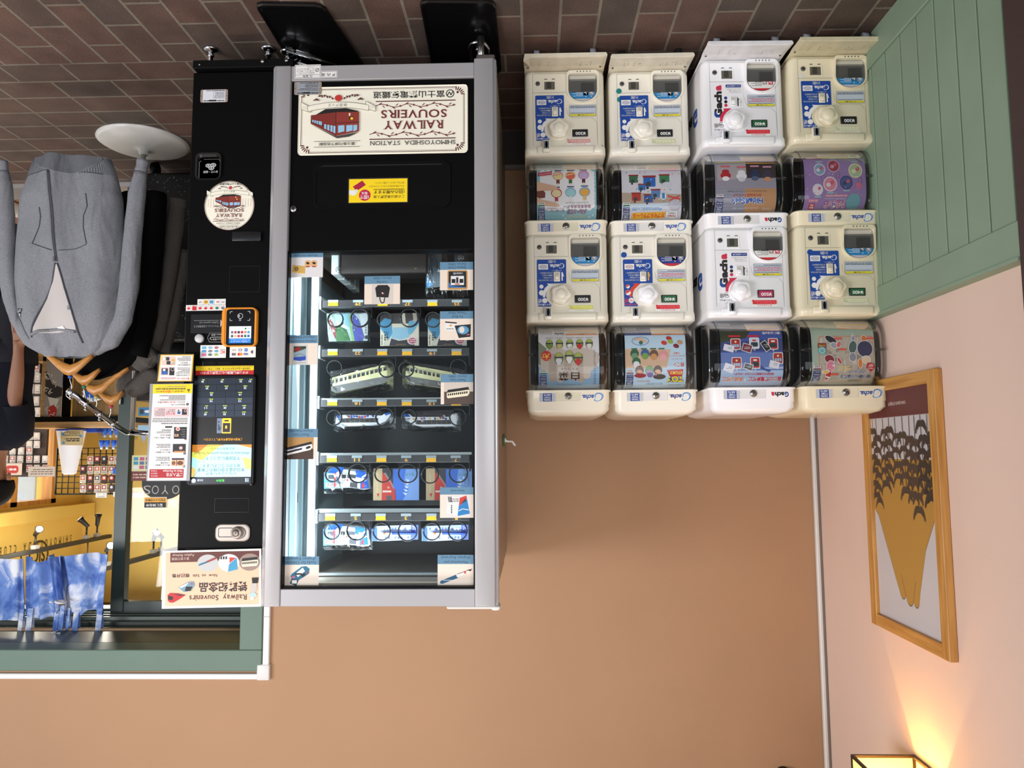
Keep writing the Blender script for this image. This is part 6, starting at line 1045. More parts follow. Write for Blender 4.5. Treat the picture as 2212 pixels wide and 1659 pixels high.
for k, dx in enumerate((0, 548)):
    cv = lambda x, y: cD(x+dx, y); p = P(*cv(1230, 246), YG_); t = thing('stamp_book', ('red and blue railway stamp book beside the socks, second shelf from the top', 'red and blue railway stamp book behind the stamp book picture card')[k], 'book', p, 'stamp books in the vending machine')
    b = B(); slab(b, cv, [(992, 578), (992, 248), (1468, 248), (1468, 578)], pr((70, 70, 74)), .025); a = plane_art(*cv(1230, 412), YG_-.0006, cv); a.R(992, 250, 1085, 578, pr((200, 178, 140))); a.T('FUJIKYU RAILWAY', 1025, 300, 1048, 500, pr((226, 210, 180)), 0, 0, 1); a.P([(1030, 508), (1058, 508), (1044, 545)], RED)
    a.P([(1085, 290), (1150, 340), (1215, 440), (1225, 578), (1080, 578)], pr((206, 64, 54))); a.P([(1090, 280), (1198, 260), (1198, 400), (1110, 310)], pr((66, 66, 72))); a.P([(1100, 296), (1120, 296), (1205, 440), (1205, 470), (1170, 400)], pr((150, 150, 152)))
    a.P([(1198, 258), (1468, 258), (1468, 578), (1230, 578), (1222, 470), (1198, 430)], pr((70, 120, 220))); a.P([(1330, 258), (1468, 258), (1468, 578), (1300, 578), (1360, 470), (1310, 400)], pr((130, 170, 236))); a.R(1130, 530, 1185, 578, pr((90, 90, 96))); a.R(1090, 478, 1180, 496, pr((240, 220, 210))); a.T('1/8', 1140, 436, 1164, 458, WHITE); a.T('富士急', 1325, 300, 1415, 330, pr((60, 150, 110)))
    for i in range(5): a.P([(1330-8*i, 360+34*i), (1372-6*i, 372+34*i), (1350-6*i, 392+34*i)], pr((220, 234, 246)))
    a.into(b); b.build('cover', t)
    if k: bag(t, cD, 1920, 230, 2000, 450, YG_-.003, .02, 8)
def train_case(label, pts, roof, body, under, kind, wins, bagbox, flip, seed, tilt, group):
    p = P(*cC(sum(q[0] for q in pts)/len(pts), min(q[1] for q in pts)), YG_); t = thing('train_pencil_case', label, 'pencil case', p, group)
    b = B(); slab(b, cC, pts, body, .05, YG_, .06); a = plane_art(*cC(sum(q[0] for q in pts)/len(pts), sum(q[1] for q in pts)/len(pts)), YG_-.0008, cC); kind(a); a.into(b); b.build('case_body', t)
    b = B(); slab(b, cC, roof, under, .04, YG_+.006, .05); b.build('zip_top', t, label='dark zip edge')
    bag(t, cC, *bagbox, YG_-.004, .06, seed, tilt)
def wins(a, x0, y0, x1, y1, n, skip=()):
    dx, dy = (x1-x0)/n, (y1-y0)/n
    for i in range(n):
        w = 16 if i not in skip else 11; x, y = x0+dx*(i+.5), y0+dy*(i+.5); a.P([(x-w, y-18-w*dy/dx), (x+w, y-18+w*dy/dx), (x+w, y+18+w*dy/dx), (x-w, y+18-w*dy/dx)], pr((40, 44, 46))); a.P([(x-w+3, y-15-w*dy/dx), (x+w-3, y-15+w*dy/dx), (x+w-4, y-4), (x-w+4, y-6)], pr((90, 96, 96)))
IV = pr((238, 234, 178), .7); GB = pr((120, 120, 118), .8)
def k1(a): a.P([(560, 452), (1150, 345), (1165, 380), (1100, 425), (620, 520), (560, 500)], GB); wins(a, 545, 410, 1135, 270, 13, (1, 3, 8, 11)); a.Ln([(550, 385), (1130, 250)], 3, GREY)
def k2(a): a.P([(1315, 340), (1900, 440), (1900, 490), (1420, 430), (1330, 380)], GB); wins(a, 1325, 270, 1960, 405, 14, (2, 6, 9)); a.Ln([(1335, 245), (1960, 380)], 3, GREY)
train_case('ivory train pencil case in a plastic bag by the light strip, on the middle shelf', [(545, 360), (700, 320), (1060, 228), (1125, 222), (1150, 260), (1162, 370), (1130, 410), (640, 520), (580, 520), (550, 460)], [(530, 300), (1000, 215), (1060, 228), (700, 322), (545, 358), (525, 330)], IV, pr((34, 34, 34)), k1, None, (520, 210, 1190, 545), False, 11, -.16, 'ivory train pencil cases')
train_case('ivory train pencil case in a plastic bag behind the ivory train card', [(1310, 340), (1325, 245), (1350, 222), (1420, 225), (1940, 330), (1960, 380), (1950, 470), (1900, 500), (1420, 430), (1330, 390)], [(1440, 200), (1900, 270), (1940, 300), (1930, 330), (1430, 226)], IV, pr((34, 34, 34)), k2, None, (1280, 205, 1960, 510), True, 12, .14, 'ivory train pencil cases')
def k3(a):
    a.R(640, 785, 1040, 830, pr((54, 52, 52))); 
    for i in range(8): a.R(650+50*i, 785, 654+50*i, 830, pr((120, 118, 116)))
    r = random.Random(5)
    for i in range(15): a.E(625+28*i, 768+r.randint(-6, 6), 15, 11, pr(r.choice([(30, 90, 190), (226, 226, 230), (40, 60, 130), (200, 60, 60)])), r.randint(0, 90), 8)
    a.P([(1085, 790), (1160, 735), (1175, 750), (1120, 820), (1060, 845)], pr((226, 228, 234))); a.P([(1110, 738), (1165, 726), (1172, 742), (1120, 762)], SBLUE); a.T('士', 612, 755, 650, 830, SBLUE)
def k4(a):
    a.R(1430, 805, 1800, 850, pr((54, 48, 48)))
    for i in range(7): a.R(1440+52*i, 805, 1444+52*i, 850, pr((120, 118, 116)))
    r = random.Random(6)
    for i in range(13): a.E(1410+28*i, 788+r.randint(-6, 6), 14, 10, pr(r.choice([(30, 90, 190), (226, 226, 230), (40, 60, 130), (200, 60, 60), (220, 180, 70)])), r.randint(0, 90), 8)
    a.P([(1305, 745), (1345, 735), (1380, 770), (1320, 770)], SBLUE); a.bars(1320, 780, 1370, 800, 1, INK)
train_case('white express train pencil case nearer the light strip', [(590, 860), (582, 830), (592, 760), (640, 742), (1090, 755), (1130, 730), (1172, 730), (1180, 755), (1150, 800), (1080, 850), (1000, 862), (700, 872), (620, 872)], [(600, 712), (1080, 706), (1100, 735), (1080, 754), (620, 744)], SW, pr((34, 34, 34)), k3, None, (560, 705, 1215, 915), False, 13, -.03, 'white express train pencil cases')
train_case('white express train pencil case in a plastic bag at the hinge end', [(1300, 760), (1312, 736), (1350, 734), (1390, 770), (1800, 770), (1830, 735), (1870, 730), (1885, 770), (1880, 850), (1850, 875), (1500, 878), (1420, 860), (1340, 815)], [(1350, 706), (1830, 700), (1850, 728), (1810, 768), (1400, 768)], SW, pr((44, 34, 36)), k4, None, (1278, 700, 1900, 920), True, 14, .02, 'white express train pencil cases')
# papercut seal, fan books
p = P(*cB(730, 745), YG_); t = thing('goshuin_seal_pack', 'papercut seal sheet in a plastic bag on the lowest stocked shelf', 'seal sheet', p); b = B(); slab(b, cB, [(505, 750), (700, 745), (935, 750), (940, 1045), (530, 1050)], pr((180, 200, 200)), .008); a = plane_art(*cB(725, 900), YG_-.0006, cB)
a.P([(505, 752), (580, 752), (640, 960), (600, 1040), (535, 1045), (520, 950)], pr((150, 170, 160))); a.P([(520, 840), (550, 810), (640, 980), (610, 1030), (590, 1000)], pr((130, 40, 44))); a.P([(600, 880), (690, 860), (760, 1040), (610, 1045)], pr((54, 110, 56))); a.P([(650, 750), (750, 748), (790, 900), (700, 920)], pr((150, 200, 214))); a.P([(735, 770), (760, 770), (800, 1040), (770, 1044)], pr((130, 180, 110))); a.P([(780, 752), (840, 820), (900, 1000), (880, 1044), (800, 1044), (775, 900)], pr((80, 84, 170))); a.P([(840, 752), (930, 752), (935, 960), (905, 1000)], pr((206, 214, 216)))
for i in range(4): a.R(905, 870+26*i, 925, 888+26*i, GREY)
a.E(924, 1005, 22, 20, pr((40, 50, 60))); a.E(690, 890, 60, 16, pr((214, 236, 240)), 25); a.into(b); b.build('sheet', t); bag(t, cB, 500, 720, 960, 1062, YG_-.002, .02, 15)
for k, dx in enumerate((0, 495)):
    cv = lambda x, y: cB(x+dx, y); p = P(*cv(1260, 752), YG_); t = thing('fan_book', ('cream and blue fan book in the middle of the lowest stocked shelf', 'cream and blue fan book behind the fan book picture card')[k], 'book', p, 'fan books in the vending machine'); b = B(); slab(b, cv, [(1062, 1095), (1060, 752), (1466, 752), (1470, 1095)], pr((226, 220, 200)), .012); a = plane_art(*cv(1262, 920), YG_-.0006, cv)
    a.R(1062, 752, 1470, 860, pr((70, 66, 66))); a.P([(1062, 850), (1110, 800), (1180, 820), (1190, 960), (1150, 1030), (1062, 900)], pr((80, 156, 200))); a.P([(1340, 1000), (1360, 840), (1440, 810), (1466, 860), (1400, 960)], pr((110, 180, 214))); a.P([(1180, 1010), (1200, 900), (1340, 900), (1370, 1000), (1280, 1030)], pr((150, 196, 220))); a.P([(1285, 752), (1320, 752), (1330, 860), (1300, 880)], pr((214, 206, 186))); a.P([(1400, 752), (1440, 752), (1450, 830), (1410, 850)], pr((200, 190, 170)))
    a.P([(1160, 1090), (1180, 1015), (1260, 1040), (1420, 1020), (1420, 1092)], pr((56, 52, 62))); a.bars(1230, 1070, 1330, 1085, 1, pr((196, 160, 70)), .3, 2); a.E(1400, 1040, 54, 42, pr((232, 214, 214))); a.E(1400, 1040, 40, 30, pr((196, 80, 104))); a.bars(1368, 1020, 1432, 1058, 2, PAPER, .4, 4)
    a.R(1066, 960, 1112, 1092, pr((236, 230, 208))); a.bars(1074, 975, 1090, 1080, 9, INK, .6, 3); a.T('大月', 1108, 940, 1150, 1040, INK, .02); a.into(b); b.build('cover', t)
# bottom tray goods
zq = P(850, 543, 2.37).z
c0, c1 = P(*cB(1545, 330), 2.37), P(*cB(652, 122), 2.37)
b = B(); b.box(c0.x, c1.x, 2.37, 2.46, c1.z, c0.z, M((40, 34, 32), .6), .003, 1); a = Art(lambda u, v, l: Vector((u, 2.3698-l, v))); a.P([(c0.x+.03, c0.z-.016), (c0.x+.042, c0.z-.016), (c0.x+.036, c0.z-.01)], pr((110, 76, 40))); a.into(b); b.build('tote_box', label='wide black tote bag box lying at the bottom of the vending machine', cat='box')
for k in range(4):
    c = P(*cB(652, 122), 2.37); y = 2.362+.075*k; b = B(); x1_ = P(*cB(553, 340), 2.36).x; b.box(c.x+.003, x1_, y, y+.066, c.z, P(*cB(553, 345), 2.36).z, M((196, 206, 206), .5), .002, 1)
    if k == 0: a = Art(lambda u, v, l: Vector((u, y-.0006-l, v))); xc, zc_ = P(*cB(630, 300), 2.36).x, P(*cB(630, 300), 2.36).z; a.ring(xc, zc_, .010, .0016, INK, 20); a.Ln([(xc-.006, zc_-.004), (xc-.002, zc_+.005), (xc+.002, zc_-.004), (xc+.006, zc_+.005)], .0016, INK); a.into(b)
    b.build('gift_box', label='white shot glass box '+('with a round black emblem, front of its row', 'second from the front of its row', 'third from the front of its row', 'rearmost of its row')[k], cat='box', group='white shot glass boxes')
for k, (x0, x1, y0, y1, yy) in enumerate(((1528, 1760, 125, 600, 2.40), (1812, 1975, 125, 585, 2.43))):
    p = P(*cB((x0+x1)/2, y0), yy); t = thing('glasses_cloth_pack', ('glasses cloth in a hanging plastic bag beside the black tote box', 'glasses cloth in a plastic bag with white numerals behind the glasses cloth card')[k], 'cloth', p, 'glasses cloths in the vending machine'); b = B(); slab(b, cB, [(x0+20, y0+5), (x1-60, y0+5), (x1-40, y1-120), (x0+10, y1-100)], pr((60, 74, 84)), .004, yy); a = plane_art(*cB((x0+x1)/2, (y0+y1)/2), yy-.0005, cB); a.P([(x0+12, y0+240), (x0+90, y0+330), (x0+14, y0+370)], pr((60, 120, 170))); a.bars(x0+30, y0+30, x0+46, y0+200, 9, GREY, .6, 3)
    if k: a.T('00', 1870, 150, 1935, 195, pr((190, 196, 200)), .02); a.T('10 系', 1850, 205, 1945, 225, GREY)
    a.into(b); b.build('cloth', t); bag(t, cB, x0, y0, x1, y1, yy-.01, .02, 20+k)
# ================================================================ framed poster and lamp on the left wall
XF = -1.1255; y0p, y1p, z0p, z1p = 2.10, 2.567, 1.135, 1.938; OAK = wood('oak_frame', (176, 122, 56), (204, 150, 78), 5, 'Z'); OAKH = wood('oak_frame_across', (176, 122, 56), (204, 150, 78), 5, 'Y')
CLEAR2 = clear('poster_glazing', (.97, .97, .97), .08)
fp = thing('framed_poster', 'oak framed poster of a golden mountain behind dark leafy trees', 'framed poster', (XL, (y0p+y1p)/2, z0p)); fw = .039
b = B(); b.box(XL+.001, XF, y0p, y0p+fw, z0p, z1p, OAK, .0015, 1); b.box(XL+.001, XF, y1p-fw, y1p, z0p, z1p, OAK, .0015, 1); b.box(XL+.0012, XF-.0003, y0p+fw*.2, y1p-fw*.2, z1p-fw, z1p-.0003, OAKH, .0015, 1); b.box(XL+.0012, XF-.0003, y0p+fw*.2, y1p-fw*.2, z0p+.0003, z0p+fw, OAKH, .0015, 1); b.build('frame', fp)
ya, yb_, za_, zb_2 = y0p+fw, y1p-fw, z0p+fw, z1p-fw; XA = XF-.012
a = Art(lambda u, v, l: Vector((XA+l, yb_+(ya-yb_)*u, za_+(zb_2-za_)*v)), eps=.00003); OCH = pr((204, 154, 66)); TRE = pr((66, 56, 50)); MAR = pr((104, 50, 50))
a.R(0, 0, 1, 1, pr((226, 224, 228), .3)); n = 20
hill = [(0, .30), (.0, .53), (.06, .55), (.30, .80), (.358, .855), (.378, .878), (.405, .889), (.43, .889), (.45, .882), (.463, .872), (.473, .888), (.492, .902), (.52, .908), (.548, .904), (.566, .895), (.578, .884), (.590, .898), (.612, .906), (.640, .903), (.662, .888), (.69, .83), (.80, .66), (.93, .55), (1, .50), (1, .30)]
a.P([(x, y+.004) if 0 < x < 1 else (x, y) for x, y in hill], pr((70, 70, 50))); a.P(hill, OCH); a.Ln([(.463, .872), (.40, .79)], .004, TRE); a.Ln([(.578, .884), (.625, .80)], .004, TRE)
r = random.Random(12)
def clump(x, y, s):
    for sg in (-1, 1):
        pts = []
        for i in range(9):
            f = i/8; pts.append((x+sg*s*f*1.15, y-s*.18*math.sin(math.pi*f*.8)+s*.62*f**2.4))
        for i in range(8, -1, -1):
            f = i/8; pts.append((x+sg*s*(f*1.15+.05*math.sin(i*2.4)), y+s*.30*(1-f*.55)+s*.62*f**2.0+s*.05*math.sin(i*3.1)))
        a.P(pts, TRE)
for x, top, lean in ((.03, .475, .02), (.10, .50, 0), (.22, .42, .02), (.33, .40, -.02), (.43, .385, .02), (.55, .44, .02), (.66, .455, -.01), (.74, .515, .0), (.83, .44, .02), (.93, .46, -.02), (.99, .44, 0)):
    a.Ln([(x, .12), (x+lean, top)], .008, TRE); y = top
    while y > .15+.06*r.random(): clump(x+lean*(y/top)+r.uniform(-.02, .02), y-.02, .060+.018*r.random()); y -= .050+.012*r.random()
a.R(0, 0, 1, .118, MAR); a.R(0, .116, 1, .118, pr((130, 80, 76))); 
vs, fs, _ = tmesh('FUJIKYU RAILWAY', .01); a.put([(.36+.28*u, .050+.018*v) for u, v in vs], fs, pr((220, 206, 200)))
b = B(); a.into(b); b.box(XL+.002, XA-.001, ya-.002, yb_+.002, za_-.002, zb_2+.002, PAPER); b.build('print', fp, label='golden mountain print with a maroon band')
b = B(); b.box(XF-.009, XF-.007, ya, yb_, za_, zb_2, CLEAR2); b.build('glazing', fp)
# lamp: open box of frosted panes in a dark frame, warm bulb inside
lx = -.958; ly0, ly1, lz0, lz1 = 2.2036, 2.374, 2.284, 2.60
lamp = thing('wall_lamp', 'box shaped wall lamp with glowing yellow panes in a dark metal frame', 'lamp', (XL, (ly0+ly1)/2, lz0)); IRON = M((48, 34, 28), .4, .5); t_ = .008
b = B(); X0_ = XL+.002
for z in (lz0, lz1-t_):
    b.box(X0_, lx, ly0, ly0+t_, z, z+t_, IRON); b.box(X0_, lx, ly1-t_, ly1, z, z+t_, IRON); b.box(lx-t_, lx, ly0+t_, ly1-t_, z, z+t_, IRON); b.box(X0_, X0_+t_, ly0+t_, ly1-t_, z, z+t_, IRON)
for x in (X0_, lx-t_):
    for y in (ly0, ly1-t_): b.box(x, x+t_, y, y+t_, lz0+t_, lz1-t_, IRON)
b.build('frame', lamp)
GLOW = M((255, 222, 120), .5, emit=1.05)
for x0, x1, y0, y1 in ((lx-.005, lx-.003, ly0+t_, ly1-t_), (X0_+t_, lx-t_, ly0+.003, ly0+.005), (X0_+t_, lx-t_, ly1-.005, ly1-.003)): b = B(); b.box(x0, x1, y0, y1, lz0+t_, lz1-t_, GLOW); b.build('pane', lamp)
b = B(); b.cyl((XL, 2.288, 2.46), (XL+.07, 2.288, 2.46), .012, IRON); b.ball((XL+.095, 2.288, 2.46), .022, M((255, 236, 180), .4, emit=2)); b.build('bulb', lamp)
point('lamp_bulb', (XL+.095, 2.288, 2.415), 3.4, (1.0, .72, .32), .006)
# dark round fixture at the top of the back wall
q = P(1691, 1672, YB); b = B(); b.lathe([(.030, 0), (.030, .03), (.022, .045), (0, .05)], (q.x, YB, q.z), BLACK, 24, (0, -1, 0)); b.build('wall_sensor', label='small round black fixture high on the back wall near the white cable duct', cat='fixture')
# ================================================================ clothes rail in the doorway
Y1 = 2.78
def lerp(tab, y):
    for (a, *p), (b_, *q) in zip(tab, tab[1:]):
        if a <= y <= b_: f = (y-a)/(b_-a); return [u+(v-u)*f for u, v in zip(p, q)]
    return list(tab[0][1:]) if y < tab[0][0] else list(tab[-1][1:])
def garment_surface(tab, Y, fold, seed):
    """tab rows: photo y, photo x low, photo x high, half depth in m"""
    r = random.Random(seed); ph = [r.uniform(0, 6.28) for _ in range(6)]
    def f(t, v, side=-1, off=0.0):
        xl_, xh_, d = lerp(tab, v); u = (xl_+xh_)/2+(xh_-xl_)/2*t; e = max(0.0, 1-abs(t)**2.6)**.5
        g = fold*(math.sin(4.2*t+ph[0]+v*.006)+.6*math.sin(8.5*t+ph[1]-v*.011)+.4*math.sin(v*.035+ph[2]+2*t))*e
        q = P(u, v, Y); q.y = Y+side*(d*e+off)+(g if side < 0 else 0); return q
    return f
def garment(b, tab, Y, m, fold=.008, seed=1, ny=26, nt=22):
    f = garment_surface(tab, Y, fold, seed); v0, v1 = tab[0][0], tab[-1][0]; rings = []
    for i in range(ny+1):
        v = v0+(v1-v0)*i/ny
        rings.append([f(-math.cos(math.pi*j/nt), v, -1) for j in range(nt+1)]+[f(math.cos(math.pi*j/nt), v, 1) for j in range(1, nt)])
    b.loft(rings, m, caps=False, smooth=True); return f
def sleeve(b, pts, Y, m, flat=.75, seed=1):
    """pts: photo x, y, half width px, forward offset"""
    r = random.Random(seed); rings = []; n = 14; fine = []
    for (a, q) in zip(pts, pts[1:]):
        for i in range(5): fine.append([u+(w-u)*i/5 for u, w in zip(a, q)])
    fine.append(pts[-1])
    for i, (x, y, h, d) in enumerate(fine):
        c = P(x, y, Y+d); k = (Y+d)/F; j = fine[min(i+1, len(fine)-1)]; o = fine[max(i-1, 0)]; dx, dy = j[0]-o[0], j[1]-o[1]; L_ = math.hypot(dx, dy) or 1
        nx, nz = (dy/L_), (dx/L_); w = h*k*(1+r.uniform(-.05, .05))
        rings.append([c+Vector((nx*w*math.cos(t), flat*w*math.sin(t), nz*w*math.cos(t))) for t in [2*math.pi*q/n for q in range(n)]])
    b.loft(rings, m, True, True)
def melange(name, a, c):
    m = M(a, .9, name=name); m = m.copy(); m.name = name; nt = m.node_tree; p = nt.nodes['Principled BSDF']; tc = nt.nodes.new('ShaderNodeTexCoord'); mp = nt.nodes.new('ShaderNodeMapping'); mp.inputs['Scale'].default_value = (160, 160, 420); n = nt.nodes.new('ShaderNodeTexNoise'); n.inputs['Scale'].default_value = 1; n.inputs['Detail'].default_value = 2
    mx = nt.nodes.new('ShaderNodeMix'); mx.data_type = 'RGBA'; mx.inputs[6].default_value = L3(a); mx.inputs[7].default_value = L3(c); nt.links.new(tc.outputs['Object'], mp.inputs[0]); nt.links.new(mp.outputs[0], n.inputs['Vector']); nt.links.new(n.outputs['Fac'], mx.inputs[0]); nt.links.new(mx.outputs[2], p.inputs['Base Color']); p.inputs['Roughness'].default_value = .95; p.inputs['Specular IOR Level'].default_value = .1
    n2 = nt.nodes.new('ShaderNodeTexNoise'); n2.inputs['Scale'].default_value = 11; n2.inputs['Detail'].default_value = 2; n2.inputs['Distortion'].default_value = .8; mq = nt.nodes.new('ShaderNodeMapping'); mq.inputs['Scale'].default_value = (1, 1, .38); bp = nt.nodes.new('ShaderNodeBump'); bp.inputs['Strength'].default_value = .55; bp.inputs['Distance'].default_value = .03
    nt.links.new(tc.outputs['Object'], mq.inputs[0]); nt.links.new(mq.outputs[0], n2.inputs['Vector']); nt.links.new(n2.outputs['Fac'], bp.inputs['Height']); nt.links.new(bp.outputs['Normal'], p.inputs['Normal']); return m
HG = melange('grey_melange_jersey', (104, 106, 112), (156, 158, 163)); HGD = melange('charcoal_melange_jersey', (70, 66, 64), (104, 99, 95)); BLKC = M((9, 9, 10), .95, spec=.1); LINING = M((196, 190, 186), .95, spec=.1); RIB = HG
tab1 = [(345, 76, 240, .05), (372, 66, 250, .055), (388, 62, 254, .062), (430, 47, 264, .075), (520, 39, 269, .08), (610, 37, 268, .085), (680, 42, 262, .08), (725, 58, 250, .065), (752, 80, 232, .045), (772, 100, 200, .03)]
c = P(150, 345, Y1); h1 = thing('zip_hoodie', 'light grey zip hoodie with open neck, front of the clothes rail', 'hoodie', (c.x, Y1, c.z), 'hoodies on the clothes rail')
b = B(); fs_ = garment(b, tab1, Y1, HG, .013, 5, 40, 30); b.build('torso', h1)
gfn = lambda u, v, l: (lambda t: fs_(t, v, -1, .0015+l))(max(-.97, min(.97, (u-(lerp(tab1, v)[0]+lerp(tab1, v)[1])/2)/((lerp(tab1, v)[1]-lerp(tab1, v)[0])/2))))
def gpath(pts, w, m, name, n=8, parent=h1):
    b = B(); fine = []
    for (x0, y0), (x1, y1) in zip(pts, pts[1:]):
        for i in range(n): fine.append((x0+(x1-x0)*i/n, y0+(y1-y0)*i/n))
    fine.append(pts[-1]); b.tube([gfn(u, v, 0) for u, v in fine], w, m, 6); return b.build(name, parent)
SEAM = M((84, 86, 92), .95, spec=.1)
cR = CV(0, 340, 2.963); q = lambda *p: [cR(x, y) for x, y in p]
RIBM = M((110, 112, 118), .95, spec=.1)
b = B()
for i in range(46):
    t_ = -math.cos(math.pi*(i+.5)/46); b.tube([fs_(t_, 347, -1, .0004), fs_(t_, 360, -1, .0006), fs_(t_, 384, -1, .0005)], .0011, RIBM, 5)
b.build('ribbed_hem', h1)
zipl = q((390, 130), (402, 300), (420, 480), (438, 700)); gpath(zipl, .0028, M((150, 152, 158), .4, .6), 'zip'); gpath(q((400, 130), (414, 300), (432, 480), (450, 700)), .0022, SEAM, 'zip')
gpath(q((438, 710), (412, 820), (360, 940), (300, 1080), (268, 1165)), .0032, SEAM, 'placket'); gpath(q((450, 710), (490, 860), (545, 1010), (565, 1100), (580, 1200)), .0032, SEAM, 'placket')
b = B(); rows = [((438, 715), (450, 715)), ((418, 810), (478, 810)), ((372, 925), (508, 925)), ((330, 1030), (548, 1030)), ((296, 1110), (560, 1110)), ((285, 1145), (560, 1130))]; vs = []; fs = []; nn = 8
for (l_, r_) in rows:
    for i in range(nn+1): u, v = cR(l_[0]+(r_[0]-l_[0])*i/nn, l_[1]+(r_[1]-l_[1])*i/nn); vs.append(gfn(u, v, .0004))
for i in range(len(rows)-1):
    for j in range(nn): a_ = i*(nn+1)+j; fs.append((a_, a_+1, a_+nn+2, a_+nn+1))
b.add(vs, fs, LINING, True); b.build('lining', h1, label='pale inner back seen through the open zip')
gpath(q((278, 1150), (330, 1130), (430, 1115), (555, 1135)), .006, HG, 'collar'); gpath(q((335, 360), (345, 420), (340, 480), (298, 590), (420, 632)), .0016, SEAM, 'pocket'); gpath(q((625, 585), (602, 480), (600, 410), (625, 350), (608, 265)), .0016, SEAM, 'pocket'); gpath(q((460, 632), (540, 618), (625, 588)), .0013, SEAM, 'pocket'); gpath(q((200, 140), (290, 130), (400, 128)), .0016, SEAM, 'hem_seam'); gpath(q((400, 128), (560, 122), (690, 130)), .0016, SEAM, 'hem_seam')
gpath(q((100, 860), (110, 960), (180, 1060), (230, 1170)), .0014, SEAM, 'shoulder_seam')
b = B(); vs = []; fs = []
for i in range(21):
    f_ = i/20; u = 84+146*f_; top_v = 350+36*math.sin(math.pi*f_)**.7
    for j in range(5): vs.append(gfn(u, 345.5+(top_v-345.5)*j/4, .0022))
for i in range(20):
    for j in range(4): a_ = i*5+j; fs.append((a_, a_+5, a_+6, a_+1))
b.add(vs, fs, melange('grey_jersey_inside', (88, 90, 95), (120, 122, 127)), True); b.build('inner_hem', h1, label='darker inside of the hem')
gpath([(84, 350)]+[(84+146*i/12, 350+36*math.sin(math.pi*i/12)**.7) for i in range(1, 12)]+[(230, 350)], .0022, HG, 'hem_edge', 3)
b = B(); pz = gfn(*cR(437, 690), .003); b.box(pz.x-.004, pz.x+.004, pz.y-.004, pz.y+.001, pz.z-.012, pz.z+.006, STEEL, .001, 1); b.build('zip_pull', h1)
a = Art(lambda u, v, l: gfn(u, v, .001+l*3), cR); a.P([(166, 983), (230, 992), (192, 1040)], INK); a.P([(186, 1018), (202, 1020), (192, 1034)], PAPER); a.bars(180, 992, 215, 1010, 2, PAPER, .4, 2); b = B(); a.into(b); b.build('chest_badge', h1)
a = Art(lambda u, v, l: gfn(u, v, .003+l*3), cR); a.P([(425, 1105), (480, 1098), (495, 1118), (440, 1124)], PAPER); a.bars(436, 1104, 482, 1118, 2, RED, .4, 2); b = B(); a.into(b); b.build('neck_label', h1)
b = B(); sleeve(b, [(205, 758, 12, .0), (240, 736, 19, -.01), (266, 690, 20, -.02), (279, 620, 21, -.02), (286, 520, 21, -.02), (296, 420, 19, -.02), (304, 372, 15, -.02)], Y1, HG, .8, 2); sleeve(b, [(304, 372, 13, -.02), (309, 346, 13.5, -.02)], Y1, HG, .8, 2); b.build('sleeve', h1)
b = B(); sleeve(b, [(95, 758, 10, .0), (62, 735, 14, -.0), (34, 690, 12, -.02), (20, 640, 15, -.02), (13, 560, 19, -.02), (10, 480, 22, -.02), (7, 400, 19, -.02), (4, 372, 15, -.02)], Y1, HG, .8, 3); sleeve(b, [(5, 372, 13, -.02), (4, 348, 13, -.02)], Y1, HG, .8, 3); b.build('sleeve', h1)
def hoodie2(label, tab, Y, m, sleeves, hood, seed):
    c = P((tab[0][1]+tab[0][2])/2, tab[0][0], Y); t = thing('hoodie', label, 'hoodie', (c.x, Y, c.z), 'hoodies on the clothes rail'); b = B(); garment(b, tab, Y, m, .010, seed); b.build('torso', t)
    for s_ in sleeves: b = B(); sleeve(b, s_, Y, m, .9, seed); b.build('sleeve', t)
    if hood: b = B(); sleeve(b, hood, Y, m, .9, seed+1); b.build('hood', t)
    return t
hoodie2('black hoodie hanging behind the light grey zip hoodie', [(417, 250, 330, .03), (500, 240, 330, .03), (650, 240, 325, .03), (720, 225, 318, .03), (770, 165, 305, .025), (806, 150, 262, .02), (820, 190, 215, .012)], 2.95, BLKC, [[(300, 770, 18, -.02), (316, 700, 20, -.02), (326, 600, 22, -.03), (334, 500, 23, -.03), (338, 417, 22, -.03)]], None, 8)
hoodie2('charcoal hoodie with hood folded over, last but one on the clothes rail', [(440, 300, 375, .02), (560, 296, 360, .02), (700, 290, 345, .02), (770, 270, 338, .02), (800, 262, 330, .015)], 3.04, HGD, [[(318, 770, 17, -.04), (335, 730, 19, -.03), (352, 650, 20, -.03), (368, 560, 20, -.03), (380, 480, 19, -.02), (384, 448, 17, -.02), (386, 432, 20, -.02)]], [(336, 758, 22, -.06), (312, 775, 26, -.06), (295, 795, 16, -.06)], 9)
hoodie2('grey brown hoodie at the pole end of the clothes rail', [(540, 340, 402, .02), (640, 332, 392, .02), (730, 310, 378, .02), (800, 262, 345, .02), (840, 250, 330, .015), (858, 262, 305, .01)], 3.12, HGD, [[(350, 760, 15, -.05), (372, 680, 16, -.055), (388, 600, 16, -.055), (396, 540, 15, -.055)]], [(338, 800, 24, -.06), (310, 828, 24, -.06), (280, 846, 16, -.06)], 10)
HW = wood('hanger_beech', (176, 116, 52), (204, 144, 72), 4, 'X', .35)
